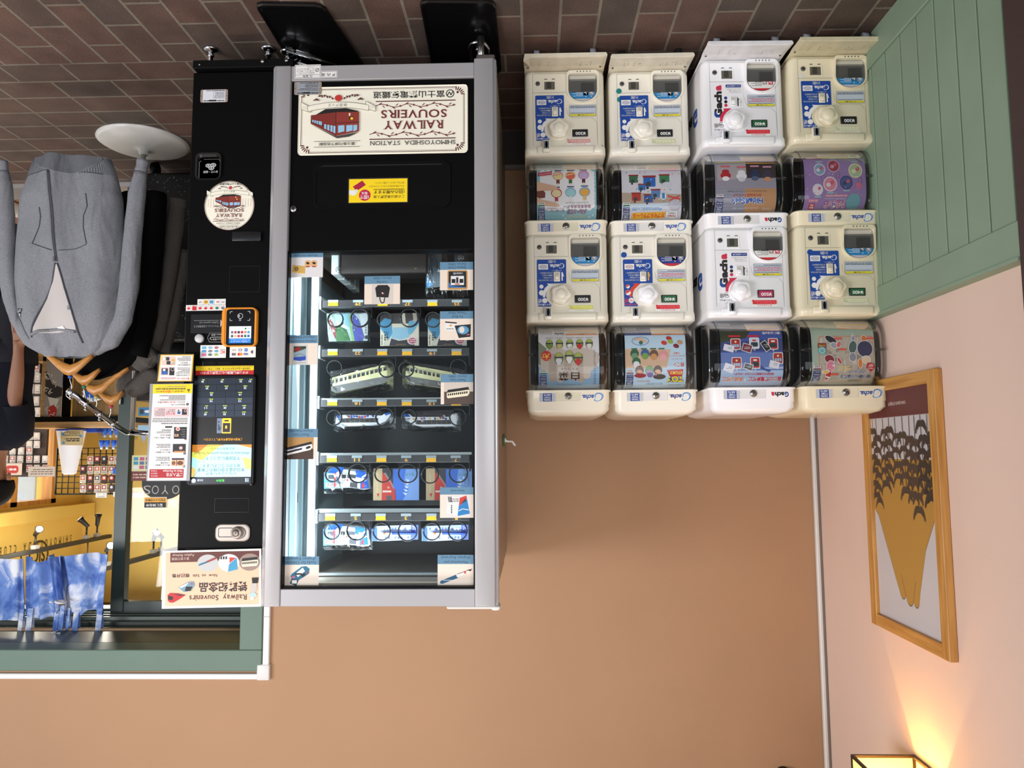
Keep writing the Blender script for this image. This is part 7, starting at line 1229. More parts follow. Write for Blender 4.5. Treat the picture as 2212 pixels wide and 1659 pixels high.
def hanger(label, Y, pts, apex, hookto, chip):
    """pts: centre line of the wooden bar in photo pixels with half heights"""
    c = P(*apex, Y); t = thing('clothes_hanger', label, 'hanger', (c.x, Y, c.z), 'wooden hangers on the clothes rail'); b = B(); rings = []; k = Y/F
    for x, y, h in pts:
        p = P(x, y, Y-.012); w = h*k; rings.append([p+Vector((0, .011*math.cos(s_), w*math.sin(s_))) for s_ in [2*math.pi*i/12 for i in range(12)]])
    b.loft(rings, HW); b.build('bar', t)
    p = P(*apex, Y-.012); e = P(*hookto, Y-.005); b = B(); b.tube([p, p+Vector((0, 0, .02)), p.lerp(e, .5)+Vector((-.008, 0, .008)), e+Vector((-.004, 0, .012)), e+Vector((.004, 0, .016)), e+Vector((.012, 0, .008)), e+Vector((.012, 0, -.004))], .0018, CHROME, 6); b.build('hook', t)
    b = B(); b.cyl(p+Vector((0, 0, .003)), p+Vector((0, 0, .012)), .0075, M(chip, .4), 12); b.build('size_marker', t)
hanger('wooden hanger with a blue size marker inside the light grey zip hoodie', Y1, [(92, 756, 4), (105, 768, 8), (125, 785, 11), (140, 796, 13), (152, 800, 13), (166, 794, 12), (182, 782, 9), (200, 768, 6)], (152, 810), (150, 850), (30, 90, 190))
hanger('wooden hanger with a green size marker behind the blue marked hanger', 2.90, [(158, 806, 5), (168, 815, 9), (178, 822, 11), (190, 820, 11), (205, 808, 8), (216, 798, 4)], (182, 832), (176, 862), (30, 130, 90))
hanger('long visible wooden hanger in front of the charcoal hood', 2.96, [(278, 796, 4), (262, 806, 7), (240, 822, 9), (222, 838, 11), (205, 844, 12), (192, 838, 9), (184, 828, 5)], (208, 854), (204, 880), (200, 190, 60))
hanger('wooden hanger with a red size marker at the pole end', 3.01, [(266, 846, 4), (256, 858, 9), (242, 866, 11), (228, 860, 9), (214, 848, 5)], (240, 874), (232, 900), (206, 50, 80))
rk = thing('clothes_rail', 'chrome clothes rail with a sloping arm on a round white base plate', 'clothes rail', PZ(313, 318, 0))
pb = PZ(311, 306, 0); b = B(); WB = M((214, 210, 204), .35, var=.12, scale=9); b.lathe([(.185, 0), (.187, .006), (.17, .016), (.12, .028), (.05, .038), (.022, .042), (.018, .06), (0, .06)], pb, WB, 40); b.build('base_plate', rk)
pt = P(294, 930, pb.y); b = B(); b.tube([pb+Vector((0, 0, .05)), Vector((pb.x, pb.y, pt.z))], .0105, M((190, 186, 180), .3, .7), 14); b.build('pole', rk)
e0, e1 = P(148, 843, 2.77), P(262, 928, 3.02); b = B(); b.tube([e0, e0.lerp(e1, .5), e0.lerp(e1, .93), e1+Vector((-.010, .02, .010)), P(282, 935, 3.08), Vector((pb.x, pb.y, P(294, 934, pb.y).z)), P(340, 938, pb.y+.03)], .0115, CHROME, 14); b.build('arm', rk)
for f in (.03, .30, .56, .82):
    p = e0.lerp(e1, f); b = B(); dv = (e1-e0).normalized(); b.cyl(p-dv*.004, p+dv*.004, .0145, CHROME, 14); b.cyl(p, p+Vector((-.006, -.006, .026)), .003, CHROME, 8); b.ball(p+Vector((-.006, -.006, .027)), .0055, CHROME, 10); b.build('peg', rk)
# black speckled suitcase behind the clothes
yc_ = 3.28; c0, c1 = P(322, 352, yc_), P(402, 352, yc_); top_ = P(360, 762, yc_).z; sc_ = thing('suitcase', 'black speckled hard suitcase standing behind the hoodies', 'suitcase', ((c0.x+c1.x)/2, yc_, 0))
def speck():
    m = M((13, 13, 14), .5, name='black_speckle').copy(); m.name = 'black_speckle'; nt = m.node_tree; p = nt.nodes['Principled BSDF']; v = nt.nodes.new('ShaderNodeTexVoronoi'); v.inputs['Scale'].default_value = 75; tc = nt.nodes.new('ShaderNodeTexCoord'); r = nt.nodes.new('ShaderNodeValToRGB'); r.color_ramp.elements[0].position = .13; r.color_ramp.elements[1].position = .19; r.color_ramp.elements[0].color = L3((150, 156, 160)); r.color_ramp.elements[1].color = L3((13, 13, 14)); nt.links.new(tc.outputs['Object'], v.inputs['Vector']); nt.links.new(v.outputs['Distance'], r.inputs[0]); nt.links.new(r.outputs[0], p.inputs['Base Color']); return m
b = B(); b.box(c1.x-.06, c0.x+.02, yc_, yc_+.24, .06, top_-.06, speck(), .02, 3); b.build('shell', sc_); b = B(); b.box(c1.x-.04, c0.x, yc_+.1, yc_+.13, top_-.06, top_+.0, BLACK, .006, 2); b.build('handle', sc_)
for x in (c1.x-.03, c0.x-.01):
    for y in (yc_+.04, yc_+.2): b = B(); b.cyl((x-.012, y, .03), (x+.012, y, .03), .03, BLACK, 16); b.box(x-.01, x+.01, y-.01, y+.01, .03, .065, BLACKM); b.build('wheel', sc_)
# ---------------------------------------------------------------- tie-dyed door curtain
YN = 3.375; zr_n = P(100, 1361, YN).z
b = B(); b.cyl((xo+.001, YN, zr_n), (4.0, YN, zr_n), .0095, wood('curtain_pole', (176, 140, 104), (204, 170, 132), 4, 'X'), 14); b.build('curtain_rod', label='pale wooden rod across the top of the shop doorway', cat='rod')
def tiedye():
    m = bpy.data.materials.new('indigo_tie_dye'); m.use_nodes = True; nt = m.node_tree; p = nt.nodes['Principled BSDF']; tc = nt.nodes.new('ShaderNodeTexCoord'); n = nt.nodes.new('ShaderNodeTexNoise'); n.inputs['Scale'].default_value = 8.5; n.inputs['Detail'].default_value = 7; n.inputs['Distortion'].default_value = .7; n.inputs['Roughness'].default_value = .58
    r = nt.nodes.new('ShaderNodeValToRGB'); e = r.color_ramp.elements; e[0].position = .36; e[0].color = L3((66, 98, 172)); e[1].position = .64; e[1].color = L3((232, 235, 242)); k = e.new(.50); k.color = L3((112, 144, 206)); nt.links.new(tc.outputs['Object'], n.inputs['Vector']); nt.links.new(n.outputs['Fac'], r.inputs[0]); nt.links.new(r.outputs[0], p.inputs['Base Color']); p.inputs['Roughness'].default_value = .9; return m
TD = tiedye(); nr = thing('noren_curtain', 'blue and white tie-dyed split curtain tied up on the doorway rod', 'curtain', P(120, 1200, YN), None)
def panel(top, bot, seed, tabs, waves):
    """top / bot: photo (x, y) outlines left to right"""
    r = random.Random(seed); n, m = 26, 12; ph = r.uniform(0, 6); vs = []; fs = []
    for i in range(n+1):
        for j in range(m+1):
            f, g = i/n, j/m
            def along(t_): x = t_*(len(top)-1); q_ = min(int(x), len(top)-2); w = x-q_; return ((top[q_][0]*(1-w)+top[q_+1][0]*w, top[q_][1]*(1-w)+top[q_+1][1]*w), (bot[q_][0]*(1-w)+bot[q_+1][0]*w, bot[q_][1]*(1-w)+bot[q_+1][1]*w))
            a_, c_ = along(f); x, y = a_[0]*(1-g)+c_[0]*g, a_[1]*(1-g)+c_[1]*g; p = P(x, y, YN); p.y += waves*math.sin(f*9+ph+g*1.2)*(.4+.6*g)+.3*waves*math.sin(f*21+ph); vs.append(p)
    for i in range(n):
        for j in range(m): a_ = i*(m+1)+j; fs.append((a_, a_+m+1, a_+m+2, a_+1))
    b = B(); b.add(vs, fs, TD, True); b.add([v+Vector((0, .0025, 0)) for v in vs], [f_[::-1] for f_ in fs], TD, True); b.build('cloth_panel', nr)
    for x0, x1, y0 in tabs:
        b = B(); p0, p1 = P(x0, y0, YN), P(x1, y0, YN); z0, z1 = p0.z-.03, zr_n+.012
        b.loft([[Vector((x, y, z)) for x in (p0.x, p1.x)] for y, z in ((YN-.002, z0), (YN-.012, zr_n-.01), (YN-.012, z1-.004), (YN, z1), (YN+.012, z1-.004), (YN+.012, zr_n-.01), (YN+.002, z0))], TD, False, True, False); b.build('tab', nr)
panel([(-20, 1340), (40, 1340), (53, 1330)], [(-20, 1205), (40, 1208), (53, 1207)], 1, [(43, 52, 1330)], .012)
panel([(58, 1328), (70, 1334), (90, 1338), (110, 1330), (121, 1336)], [(53, 1202), (70, 1210), (90, 1214), (108, 1207), (118, 1203)], 2, [(60, 72, 1328), (118, 128, 1335)], .02)
panel([(118, 1334), (126, 1320), (134, 1300), (138, 1318), (146, 1330)], [(108, 1198), (118, 1200), (124, 1204), (130, 1203), (140, 1197)], 3, [(130, 140, 1322), (146, 152, 1328)], .035)
panel([(144, 1330), (160, 1322), (175, 1330), (190, 1318), (205, 1318), (216, 1330), (224, 1330)], [(126, 1202), (150, 1200), (172, 1197), (190, 1195), (210, 1195), (228, 1196), (238, 1197)], 4, [(160, 172, 1328), (210, 222, 1328)], .022)
b = B(); p = P(131, 1300, YN-.05); b.torus(p, .02, .005, M((222, 222, 226), .7), (0.2, 0, 1), 20, 6); b.tube([p+Vector((.02, -.02, 0)), p+Vector((.032, -.03, -.006))], .004, M((222, 222, 226), .7), 6); b.build('tie', nr, label='white tie')
b = B(); p = P(120, 1368, YN-.06); b.tube([p, p+Vector((0, 0, .03)), p+Vector((0, .0, .045))], .004, STEEL, 8); b.box(p.x-.025, p.x+.02, p.y-.006, p.y+.006, zl0-.004, zl0, STEEL); b.box(p.x-.008, p.x+.008, p.y-.008, p.y+.008, p.z-.012, p.z+.012, CHROME, .002, 1); b.build('ceiling_hook', label='small steel hook under the green lintel above the curtain', cat='hook')
# ---------------------------------------------------------------- track lights and wall lettering
TRK = M((30, 28, 27), .5)
def track(label, X, y0, y1, z, heads):
    t = thing('track_light', label, 'track light', (X, (y0+y1)/2, z), 'track lights in the shop'); b = B(); b.box(X-.018, X+.018, y0, y1, z-.012, z+.012, TRK); b.build('rail', t)
    
    for yy in (y0+.4, y1-.25): b = B(); b.cyl((X, yy, z+.012), (X, yy, SZ), .004, STEEL, 6); b.build('suspension', t)
    for y, tl, lit in heads:
        b = B(); p = Vector((X, y, z-.012)); b.box(X-.014, X+.014, y-.02, y+.02, z-.035, z-.012, M((150, 146, 140), .5)); b.cyl(p-Vector((0, 0, .028)), p-Vector((0, 0, .075)), .006, TRK, 10); d_ = Vector(tl).normalized(); s_ = p-Vector((0, 0, .09)); b.tube([s_-d_*.015, s_+d_*.04, s_+d_*.062], [.012, .016, .024], TRK, 14); hd = b.build('spotlight', t)
        b = B(); b.lathe([(.019, 0), (.019, .002), (0, .003)], s_+d_*.0625, M((255, 246, 226), .4, emit=9.0 if lit else 1.0), 14, d_); b.build('lens', hd)
track('long black track light by the shop wall lettering', P(236, 1158, 5.2).x, 3.9, 5.2, P(236, 1158, 5.2).z, ((4.42, (-.7, -.55, -.5), True), (4.93, (.6, -.3, -.7), False), (5.05, (.1, .3, -.95), False)))
track('black track light running behind the glass door', P(361, 1191, 4.9).x, 3.95, 5.1, P(361, 1191, 4.9).z, ((4.2, (-.6, -.55, -.4), True), (4.72, (-.5, -.5, -.6), False), (4.82, (.6, -.3, -.7), False)))
for i, (y, z, X) in enumerate(((4.42, 1.86, 2.9), (4.2, 1.9, 2.3))): point('spot_glow_%s' % 'ab'[i], (X, y-.15, z), 4, (1, .94, .8), .04)
def wall_art(px0, py0, px1, py1): 
    p0, p1 = PX(px0, py0, XR-.002), PX(px1, py1, XR-.002); return p0, p1
p0, p1 = wall_art(154, 1163, -8, 1193); z_ = p0.z
a = Art(lambda u, v, l: Vector((XR-.003-l, u, v))); w_ = tmesh('SHIMOYOSHIDA CLUB'); hgt = .052; x = p0.y; sc_l = (p0.y-p1.y)
items = [tmesh(c) if c != ' ' else None for c in 'SHIMOYOSHIDA CLUB']; tot = sum((i[2][0] if i else .5)+.8 for i in items); xx = p0.y
for c, i in zip('SHIMOYOSHIDA CLUB', items):
    wd = (i[2][0] if i else .5)*sc_l/tot
    if i: a.put([(xx-wd*u, z_-hgt/2+hgt*v) for u, v in i[0]], i[1], pr((70, 56, 34)))
    xx -= wd+.8*sc_l/tot
b = B(); a.into(b); b.build('wall_lettering', label='row of dark letters along the yellow shop wall above the window', cat='lettering')
pq = PX(83, 1200, XR); a = Art(lambda u, v, l: Vector((XR-.003-l, u, v))); a.ring(pq.y, pq.z, .10, .014, pr((70, 56, 34)), 28); vs, fs, _ = tmesh('SIC', .02); a.put([(pq.y+.065-.13*u, pq.z-.045+.09*v) for u, v in vs], fs, pr((70, 56, 34))); b = B(); a.into(b); b.build('wall_emblem', label='round dark ringed emblem high on the yellow shop wall', cat='emblem')
# ---------------------------------------------------------------- shelf unit and souvenirs in the shop
WD = wood('shelf_pine', (186, 142, 92), (214, 174, 122), 4, 'X'); DW = wood('brown_panel', (140, 108, 62), (164, 130, 80), 3, 'Z')
YW = 4.35
def qx(px, py, Y=YW): return P(px, py, Y)
su = thing('shop_shelf_unit', 'pine shelf unit with a brown back panel behind the clothes rail', 'shelf unit', (qx(180, 900).x, YW, 0))
zs = qx(160, 920).z; xs_a, xs_b = qx(270, 920).x, qx(56, 920).x
b = B(); b.box(xs_a, xs_b, YW-.02, YW+.36, zs-.025, zs+.012, WD, .003, 1); b.build('shelf', su); b = B(); b.box(xs_a, xs_b, YW-.02, YW+.36, zs-.055, zs-.026, BLACKM); b.build('shelf_edge', su)
b = B(); px_ = qx(93, 850).x; b.box(px_-.014, px_+.014, YW, YW+.04, 0, zs-.056, WD, .003, 1); b.build('upright', su); b = B(); px2 = qx(139, 850).x; b.box(px2-.02, px2+.014, YW, YW+.04, 0, zs-.056, BLACK, .003, 1); b.build('upright', su); b = B(); b.box(xs_a, px2-.021, YW+.05, YW+.07, 0, zs-.056, DW); b.build('back_panel', su)
b = B(); b.box(qx(100, 800).x, qx(58, 780).x, YW+.0, YW+.3, qx(80, 779).z, qx(80, 771).z, WD, .003, 1); b.build('lower_shelf', su)
a = plane_art(116, 850, YW-.001); a.R(97, 780, 134, 911, pr((168, 164, 162))); a.P([(97, 800), (112, 830), (134, 838), (134, 856), (112, 862), (97, 850)], pr((52, 50, 56))); a.P([(104, 857), (128, 862), (122, 880), (117, 872), (111, 882)], PAPER); a.E(115, 888, 10, 13, pr((196, 56, 52)))
r = random.Random(8)
for i in range(16): a.ring(r.uniform(100, 131), r.choice([r.uniform(805, 850), r.uniform(875, 905)]), r.uniform(3, 6), 1.6, PAPER, 10, None, r.uniform(0, 180), r.uniform(220, 360))
b = B(); a.into(b); p0, p1 = qx(134, 780), qx(97, 911); b.box(p0.x, p1.x, YW-.0006, YW+.0002, p0.z, p1.z, pr((168, 164, 162))); b.build('wall_hanging', label='grey hanging cloth with white waves and a red mountain below the shelf', cat='hanging cloth')
# blue and white towels
for i, (pts, lab) in enumerate(((((104, 796), (136, 802), (150, 836), (136, 844), (116, 838)), 'blue and white towel with fringes hanging beside the blue hanger marker'), (((174, 842), (196, 846), (214, 862), (196, 868), (184, 862)), 'blue and white towel showing under the third hanger'))):
    b = B(); n_ = len(pts); slab(b, lambda x, y: (x, y), pts, pr((226, 230, 234), .9), .046, YW-.05+.055*(i == 0)-.0, .1); cx, cy = sum(p[0] for p in pts)/n_, sum(p[1] for p in pts)/n_; a = plane_art(cx, cy, YW-.051+.055*(i == 0)); a.P([(x*.7+cx*.3, y*.62+(cy-8)*.38) for x, y in pts], pr((34, 92, 190)));
    for k in range(5): a.Ln([(cx-14+7*k, cy-4), (cx-12+7*k, cy+12)], 2.2, pr((34, 92, 190)) if k % 2 else PAPER)
    a.into(b); b.build('towel', label=lab, cat='towel')
b = B(); p0, p1 = qx(136, 926, 4.28), qx(136, 1026, 4.28); k = 4.28/F; b.lathe([(30*k, 0), (30*k, .012), (29*k, .014), (14*k, p1.z-p0.z-.008), (10*k, p1.z-p0.z)], Vector((p0.x, 4.36, p0.z)), M((214, 214, 222), .7), 28); b.lathe([(30.6*k, .001), (30.6*k, .012)], Vector((p0.x, 4.36, p0.z)), pr((50, 80, 190)), 28); b.build('paper_cone', label='white mountain shaped paper cone with a blue rim on the shelf', cat='paper cone')
a = plane_art(154, 945, 4.284); a.P([(130, 928), (178, 930), (179, 962), (132, 961)], pr((206, 182, 130))); a.bars(136, 932, 172, 942, 3, INK, .35, 3); a.bars(140, 946, 172, 954, 2, INK, .6, 5)
for x, y in ((136, 938), (174, 942), (138, 956)): a.E(x, y, 3, 3, pr((60, 150, 200)), 0, 10)
b = B(); p0, p1 = P(179, 929, 4.285), P(131, 961, 4.285); b.box(p0.x, p1.x, 4.2842, 4.2925, p0.z, p1.z, pr((206, 182, 130))); a.into(b); b.build('price_card', label='tan handwritten card clipped in front of the paper cone', cat='card')
b = B(); b.box(qx(196, 930).x, qx(130, 930).x, YW+.05, YW+.2, zs+.013, zs+.035, pr((40, 80, 200))); b.build('blue_tray', label='flat blue tray on the shelf behind the tan card', cat='tray')
FBL = pr((40, 104, 214), .3); FWH = pr((220, 226, 234), .3)
for i in range(9):
    row = i // 4; px = (262, 249, 236, 224, 268, 254, 242, 228, 216)[i]; py = 930 if row == 0 else 952; p = P(px, py-7, 4.42+.0*row); b = B(); k = 4.42/F; z0 = zs+.013 if row == 0 else zs+.085; b.lathe([(5.6*k, 0), (5*k, 8*k), (3.2*k, 15*k), (2.6*k, 15*k)], (p.x, 4.44, z0), FWH if False else FBL, 12); b.lathe([(3.3*k, 14.5*k), (2.2*k, 20*k), (0, 20.2*k)], (p.x, 4.44, z0), FWH, 12); b.build('mountain_cup', label='small blue mountain cup with a white peak in the stacked clear trays' , cat='cup', group='blue mountain cups on the shop shelf')
b = B(); b.box(xs_a, qx(206, 930).x, 4.38, 4.50, zs+.076, zs+.082, CLEAR); b.box(xs_a, xs_a+.004, 4.38, 4.50, zs+.013, zs+.076, CLEAR); b.box(qx(206, 930).x-.004, qx(206, 930).x, 4.38, 4.50, zs+.013, zs+.076, CLEAR); b.build('display_riser', label='clear plastic riser carrying the blue mountain cups', cat='stand')
# wire grid with hanging packs
YG2 = 4.75; g = thing('wire_grid', 'black wire display grid with hanging souvenir packs beyond the shelf', 'display grid', P(200, 860, YG2)); b = B()
gx0, gx1, gz0, gz1 = P(270, 960, YG2).x, P(125, 960, YG2).x, P(200, 968, YG2).z, P(200, 1067, YG2).z
gw = M((24, 24, 26), .4)
for i in range(12): x = gx0+(gx1-gx0)*i/11; b.cyl((x, YG2, gz0), (x, YG2, gz1), .0035 if i < 11 else .006, gw, 6)
for i in range(9): z = gz0+(gz1-gz0)*i/8; b.cyl((gx0, YG2, z), (gx1, YG2, z), .003 if i < 8 else .006, gw, 6)
b.build('mesh', g)
for x in (gx0+.02, gx1-.02): b = B(); b.cyl((x, YG2+.02, 0), (x, YG2+.02, gz0+.02), .008, gw, 8); b.build('leg', g)
def pack(px0, py0, px1, py1, Y, c1, c2, label, grp, seed):
    b = B(); p0, p1 = P(px1, py0, Y), P(px0, py1, Y); b.box(p0.x, p1.x, Y, Y+.012, p0.z, p1.z, pr(c1, .4), .002, 1); a = plane_art((px0+px1)/2, (py0+py1)/2, Y-.0004); w, h = px1-px0, py1-py0; a.R(px0+w*.15, py0+h*.12, px1-w*.15, py0+h*.6, pr(c2)); a.E((px0+px1)/2, py0+h*.36, w*.22, h*.16, pr((226, 222, 216)), 0, 10); a.bars(px0+w*.15, py0+h*.7, px1-w*.15, py1-h*.06, 2, INK, .4, seed); a.into(b); b.build('souvenir_pack', label=label, cat='souvenir pack', group=grp)
r = random.Random(21); LG1 = 'white and red printed souvenir pack hanging on the black wire grid'; n = 0
for j, y in enumerate((985, 1006, 1026, 1046)):
    for i, x in enumerate((172, 188, 203, 218, 234, 248)):
        if j == 3 and i > 4 or (j == 0 and i < 1): continue
        pack(x, y, x+13, y+18, YG2-.03-.004*(i % 2), r.choice([(206, 202, 198), (226, 222, 210), (60, 50, 58)]), r.choice([(170, 44, 52), (150, 50, 70), (50, 60, 90), (196, 80, 70)]), LG1, 'packs on the wire grid', n); n += 1
for i, (x, y, c_) in enumerate(((244, 1062, (220, 222, 226)), (206, 1064, (216, 218, 222)), (286, 1064, (216, 220, 226)))):
    pack(x, y, x+24, y+11, YG2-.05 if i < 2 else YF-.014, c_, (190, 192, 196), ('white price label at the top of the wire grid, nearest the door frame', 'white price label at the top of the wire grid, nearer the window', 'white price label beyond the glass door')[i], 'white price labels', i)
b = B(); slab(b, lambda x, y: (x, y), [(252, 990), (262, 992), (262, 1012), (268, 1012), (268, 1022), (244, 1024), (244, 1012), (250, 1012)], FBL, .01, YG2-.04); b.build('mini_shirt', label='small blue mountain shaped shirt charm on the wire grid', cat='charm')
# racks of white packs near the doorway
LG2 = 'white card pack with a faint print on the dark board near the person'; n = 0
for j, (y, xs_) in enumerate(((786, (58, 72)), (806, (60, 74)), (830, (60, 74)), (856, (58, 72)), (880, (60, 74)), (898, (60, 75)), (934, (58, 72)), (952, (56, 72)), (966, (20, 38, 56)), (984, (4, 20, 36, 56, 72, 90)), (1004, (2, 16, 30, 56, 72, 90)))):
    for x in xs_: pack(x, y, x+13, y+(20 if j < 6 else 16), 4.6, (222, 218, 214), r.choice([(206, 196, 190), (190, 90, 90), (216, 206, 196)]), LG2, 'white packs on the wall rack', n); n += 1
b = B(); p0, p1 = P(118, 780, 4.66), P(-10, 1030, 4.66); b.box(p0.x, p1.x, 4.62, 4.64, P(60, 780, 4.62).z, P(60, 1030, 4.62).z, M((60, 46, 42), .6)); b.build('display_board', label='dark board carrying the white card packs near the person', cat='display board')
a = plane_art(28, 1014, 4.57); a.R(4, 1001, 47, 1026, pr((214, 196, 184))); a.RR(12, 1006, 40, 1022, 6, pr((186, 44, 44))); a.bars(17, 1010, 35, 1018, 1, PAPER, .5, 2); b = B(); a.into(b); p0, p1 = P(47, 1001, 4.575), P(4, 1026, 4.575); b.box(p0.x, p1.x, 4.5705, 4.58, p0.z, p1.z, PAPER); b.build('shop_card', label='cream card with a red rounded badge above the white packs', cat='card')
a = plane_art(90, 1018, 4.57); a.R(62, 1008, 118, 1029, pr((184, 172, 164))); a.bars(66, 1012, 114, 1026, 3, INK, .3, 6); b = B(); a.into(b); p0, p1 = P(118, 1008, 4.575), P(62, 1029, 4.575); b.box(p0.x, p1.x, 4.5705, 4.58, p0.z, p1.z, PAPER); b.build('shop_card', label='wide pinkish grey price board beside the paper cone tip', cat='card')
# stickers and notices on the door glass
YGL = YS-.026
a = plane_art(348, 1058, YGL); BK = pr((24, 24, 26)); a.E(352, 1046, 46, 33, BK, 0, 40); a.R(306, 1010, 398, 1046, BK)
for t_, x in (('S', 310), ('O', 328), ('Y', 349), ('O', 372)): a.T(t_, x, 1049, x+15, 1067, pr((190, 184, 174)), -.01)
b = B(); a.into(b); b.build('door_emblem', label='round black glass sticker with large letters behind the payment column', cat='sticker')
a = plane_art(336, 1084, YGL-.001); a.R(311, 1074, 360, 1097, PAPER); a.R(312, 1085, 359, 1096, INK); a.R(312, 1075, 359, 1085, pr((236, 170, 50))); a.T('警備強化中', 316, 1088, 352, 1094, WHITE, .02); a.T('防犯カメラ作動中', 314, 1077, 357, 1083, INK, .02); b = B(); a.into(b); b.build('security_sticker', label='orange and black security camera sticker on the door glass', cat='sticker')
a = plane_art(306, 1012, YGL-.002); a.R(284, 984, 330, 1018, pr((214, 212, 160))); a.R(284, 1018, 330, 1038, pr((110, 40, 36))); a.bars(288, 1022, 326, 1034, 2, pr((200, 170, 150)), .5, 3)
for i in range(9): a.R(288+13*(i % 3), 988+9*(i//3), 298+13*(i % 3), 995+9*(i//3), pr(r.choice([(90, 110, 150), (220, 222, 226), (60, 140, 180), (190, 80, 130), (200, 150, 60)])))
b = B(); a.into(b); b.build('payment_notice', label='yellow green notice with payment marks on the door glass beside the purchase sign', cat='notice')
a = plane_art(310, 892, YGL-.001); a.R(299, 880, 326, 898, pr((40, 120, 170))); a.R(302, 884, 310, 894, pr((30, 40, 50))); a.E(318, 889, 6, 3, PAPER); a.R(299, 918, 326, 934, pr((150, 190, 214))); a.P([(303, 934), (322, 934), (313, 955)], pr((140, 170, 196))); b = B(); a.into(b); b.build('door_poster', label='blue poster low on the door glass behind the purchase sign', cat='poster')
b = B(); p0, p1 = P(384, 1079, YF-.012), P(363, 1096, YF-.012); b.box(p0.x, p1.x, YF-.012, YF-.001, p0.z, p1.z, pr((230, 214, 150))); b.build('paper_note', label='pale yellow paper note beyond the glass next to the payment column', cat='paper note')
b = B(); b.box(xo-.3, P(290, 900, 4.7).x, 4.7, 5.1, 0, .98, M((50, 42, 38), .6), .01, 2); b.box(xo-.32, P(288, 900, 4.7).x, 4.68, 5.12, .981, 1.02, M((76, 62, 52), .5), .004, 1); b.build('shop_counter', label='dark low counter beyond the glass door', cat='counter')
# ---------------------------------------------------------------- the person inside the doorway
SKIN = M((150, 104, 80), .55, var=.04, scale=12); TEE = M((24, 25, 34), .9, spec=.15, var=.1, scale=9); TROU = M((38, 38, 44), .9, spec=.15); HAIR = M((18, 15, 14), .85, spec=.12)
YP2 = 3.95
hx = P(-6, 1040, YP2).x; hz = P(-6, 1040, YP2).z; sh = P(38, 955, YP2-.02); el = P(30, 868, YP2-.06); wr = P(40, 762, YP2-.10)
pe = thing('person', 'person with dark hair, glasses and a navy t-shirt standing at the picture edge', 'person', (hx+.03, YP2, 0))
cxp = hx+.02
def ring_e(c, rx, ry, n=20, pw=2.2):
    o = []
    for i in range(n): t = 2*math.pi*i/n; ct, st = math.cos(t), math.sin(t); o.append(Vector((c[0]+rx*abs(ct)**(2/pw)*(1 if ct > 0 else -1), c[1]+ry*abs(st)**(2/pw)*(1 if st > 0 else -1), c[2])))
    return o
def skinned(nodes, edges, m, name, parent, sub=2):
    """one continuous skin: nodes = (x, y, z, radius)"""
    me = bpy.data.meshes.new(name); off = OFF[parent.name]; me.from_pydata([Vector(n_[:3])-off for n_ in nodes], edges, []); o = bpy.data.objects.new(name, me); COL.objects.link(o); o.parent = parent
    md = o.modifiers.new('skin', 'SKIN'); md.use_smooth_shade = True
    for v, n_ in zip(me.skin_vertices[0].data, nodes): v.radius = (n_[3], n_[3] if len(n_) < 5 else n_[4])
    me.skin_vertices[0].data[0].use_root = True
    s_ = o.modifiers.new('smooth', 'SUBSURF'); s_.levels = s_.render_levels = sub; me.materials.append(m); OFF[o.name] = off; return o
shz = sh.z-.005; ac = -1
L2 = Vector((2*cxp-sh.x, YP2+.04, sh.z)); hipz = .84*hz/1.46
nodes = [(cxp, YP2, hipz, .12), (cxp, YP2, hipz+.22, .115), (cxp, YP2, shz-.12, .13), (cxp, YP2, shz-.01, .075), (cxp, YP2-.005, shz+.075, .052), (cxp-.005, YP2-.015, hz-.035, .068), (cxp-.005, YP2-.01, hz+.03, .078), (cxp, YP2-.005, hz+.075, .055),
         (sh.x+.015, sh.y+.01, shz-.03, .052), (el.x, el.y, el.z, .040), ((el.x+wr.x)/2-.004, (el.y+wr.y)/2, (el.z+wr.z)/2, .037), (wr.x, wr.y, wr.z, .026), (wr.x, wr.y-.005, wr.z-.05, .030, .014), (wr.x, wr.y-.01, wr.z-.09, .032, .013),
         (L2.x, L2.y, shz-.03, .052), (L2.x+.02, L2.y, el.z, .040), (L2.x+.01, L2.y-.08, wr.z+.02, .026), (L2.x, L2.y-.12, wr.z-.06, .03, .014),
         (cxp-.09, YP2, hipz-.08, .085), (cxp-.09, YP2-.01, .46, .058), (cxp-.09, YP2+.01, .09, .038), (cxp-.10, YP2-.12, .035, .032), (cxp+.09, YP2, hipz-.08, .085), (cxp+.09, YP2-.01, .46, .058), (cxp+.09, YP2+.01, .09, .038), (cxp+.10, YP2-.12, .035, .032)]
edges = [(0, 1), (1, 2), (2, 3), (3, 4), (4, 5), (5, 6), (6, 7), (2, 8), (8, 9), (9, 10), (10, 11), (11, 12), (12, 13), (2, 14), (14, 15), (15, 16), (16, 17), (0, 18), (18, 19), (19, 20), (20, 21), (0, 22), (22, 23), (23, 24), (24, 25)]
for side, (bx, by, bz) in enumerate(((wr.x, wr.y-.01, wr.z-.09), (L2.x, L2.y-.12, wr.z-.06))):
    b0 = 13 if side == 0 else 17
    for k, (dx, ln) in enumerate(((-.024, .062), (-.008, .072), (.008, .068), (.023, .054))):
        i0 = len(nodes); nodes += [(bx+dx, by-.004, bz-.02, .0085), (bx+dx, by-.012, bz-.02-ln*.55, .0082), (bx+dx*.9, by-.026, bz-.02-ln, .0070)]; edges += [(b0, i0), (i0, i0+1), (i0+1, i0+2)]
    i0 = len(nodes); nodes += [(bx-.034, by-.012, bz+.03, .0095), (bx-.044, by-.026, bz-.005, .008)]; edges += [(b0-1 if side == 0 else b0, i0), (i0, i0+1)]
skinned(nodes, edges, SKIN, 'body', pe)
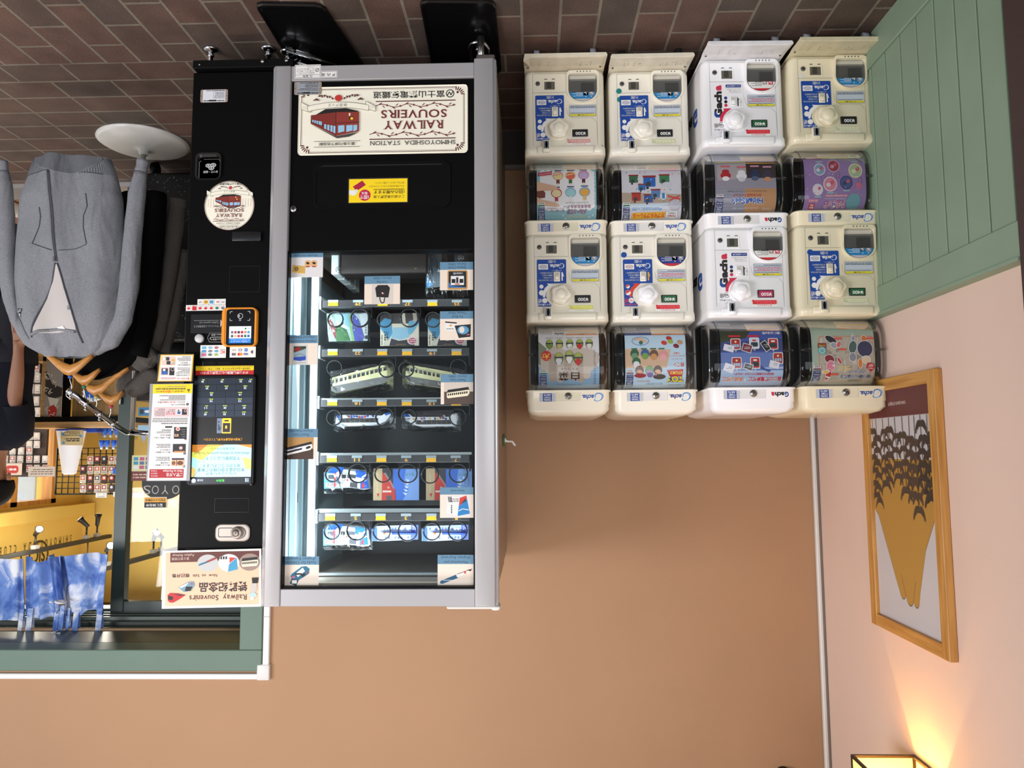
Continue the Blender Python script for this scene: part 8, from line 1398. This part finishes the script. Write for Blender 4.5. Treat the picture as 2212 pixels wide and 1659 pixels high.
b = B(); b.loft([ring_e((cxp, YP2, z), rx, ry) for z, rx, ry in ((hipz-.02, .175, .125), (hipz+.15, .165, .12), (shz-.16, .185, .135), (shz-.06, .190, .12), (shz-.005, .15, .095), (shz+.035, .085, .075), (shz+.05, .068, .066))], TEE, False); 
for s_, e_ in ((Vector((sh.x+.012, sh.y+.01, shz-.05)), el), (Vector((L2.x-.012, L2.y, shz-.05)), Vector((L2.x+.02, L2.y, el.z)))):
    e2 = s_.lerp(e_, .93); b.tube([s_+Vector(((cxp-s_.x)*.35, 0, .03)), s_, s_.lerp(e2, .5), e2], [.075, .078, .068, .064], TEE, 16, False)
b.build('t_shirt', pe)
b = B()
for sx in (-.09, .09): b.tube([(cxp+sx*.85, YP2, hipz+.0), (cxp+sx, YP2-.01, .46), (cxp+sx, YP2+.01, .09)], [.115, .078, .06], TROU, 18, False)
b.loft([ring_e((cxp, YP2, z), rx, ry) for z, rx, ry in ((hipz+.03, .165, .12), (hipz-.06, .178, .13), (hipz-.12, .165, .12))], TROU); b.build('trousers', pe)
for sx in (-.1, .1): b = B(); b.box(cxp+sx-.045, cxp+sx+.045, YP2-.19, YP2+.07, .001, .075, M((230, 228, 224), .6), .025, 3); b.build('shoe', pe)
hc = Vector((cxp-.003, YP2-.005, hz+.015)); b = B(); r = random.Random(4); rings = []
for i in range(11):
    t = math.pi*.62*i/10; rings.append([hc+Vector((.092*math.sin(t)*math.cos(p_)*(1+.03*math.sin(7*p_+i)), .104*math.sin(t)*math.sin(p_)*(1 if math.sin(p_) > -.3 or t < 1.0 else .80)+.006, .105*math.cos(t)+.018)) for p_ in [2*math.pi*k/24 for k in range(24)]])
b.loft(rings, HAIR, True, True); b.build('hair', pe)
b = B(); fy = YP2-.098
for sx in (-1, 1):
    b.torus((cxp-.004+sx*.032, fy, hz-.012), .026, .0025, BLACK, (0, 1, 0), 18, 6); b.cyl((cxp-.004+sx*.058, fy, hz-.01), (cxp+sx*.082, YP2, hz-.006), .0022, BLACK, 6)
b.cyl((cxp-.010, fy, hz-.008), (cxp+.002, fy, hz-.008), .0022, BLACK, 6); b.build('glasses', pe)
b = B(); b.ball((cxp-.005, YP2-.090, hz-.040), (.013, .020, .020), SKIN, 10); b.build('nose', pe)
for sx in (-1, 1): b = B(); b.ball((cxp-.004+sx*.032, YP2-.074, hz-.012), (.012, .010, .008), PAPER, 10); b.ball((cxp-.004+sx*.032, YP2-.083, hz-.012), (.005, .003, .005), BLACK, 8); b.build('eye', pe); b = B(); b.ball((cxp-.003+sx*.080, YP2+.0, hz-.02), (.008, .018, .028), SKIN, 10); b.build('ear', pe)
b = B(); b.ball((cxp-.005, YP2-.078, hz-.076), (.022, .008, .007), M((130, 70, 62), .5), 10); b.build('mouth', pe)
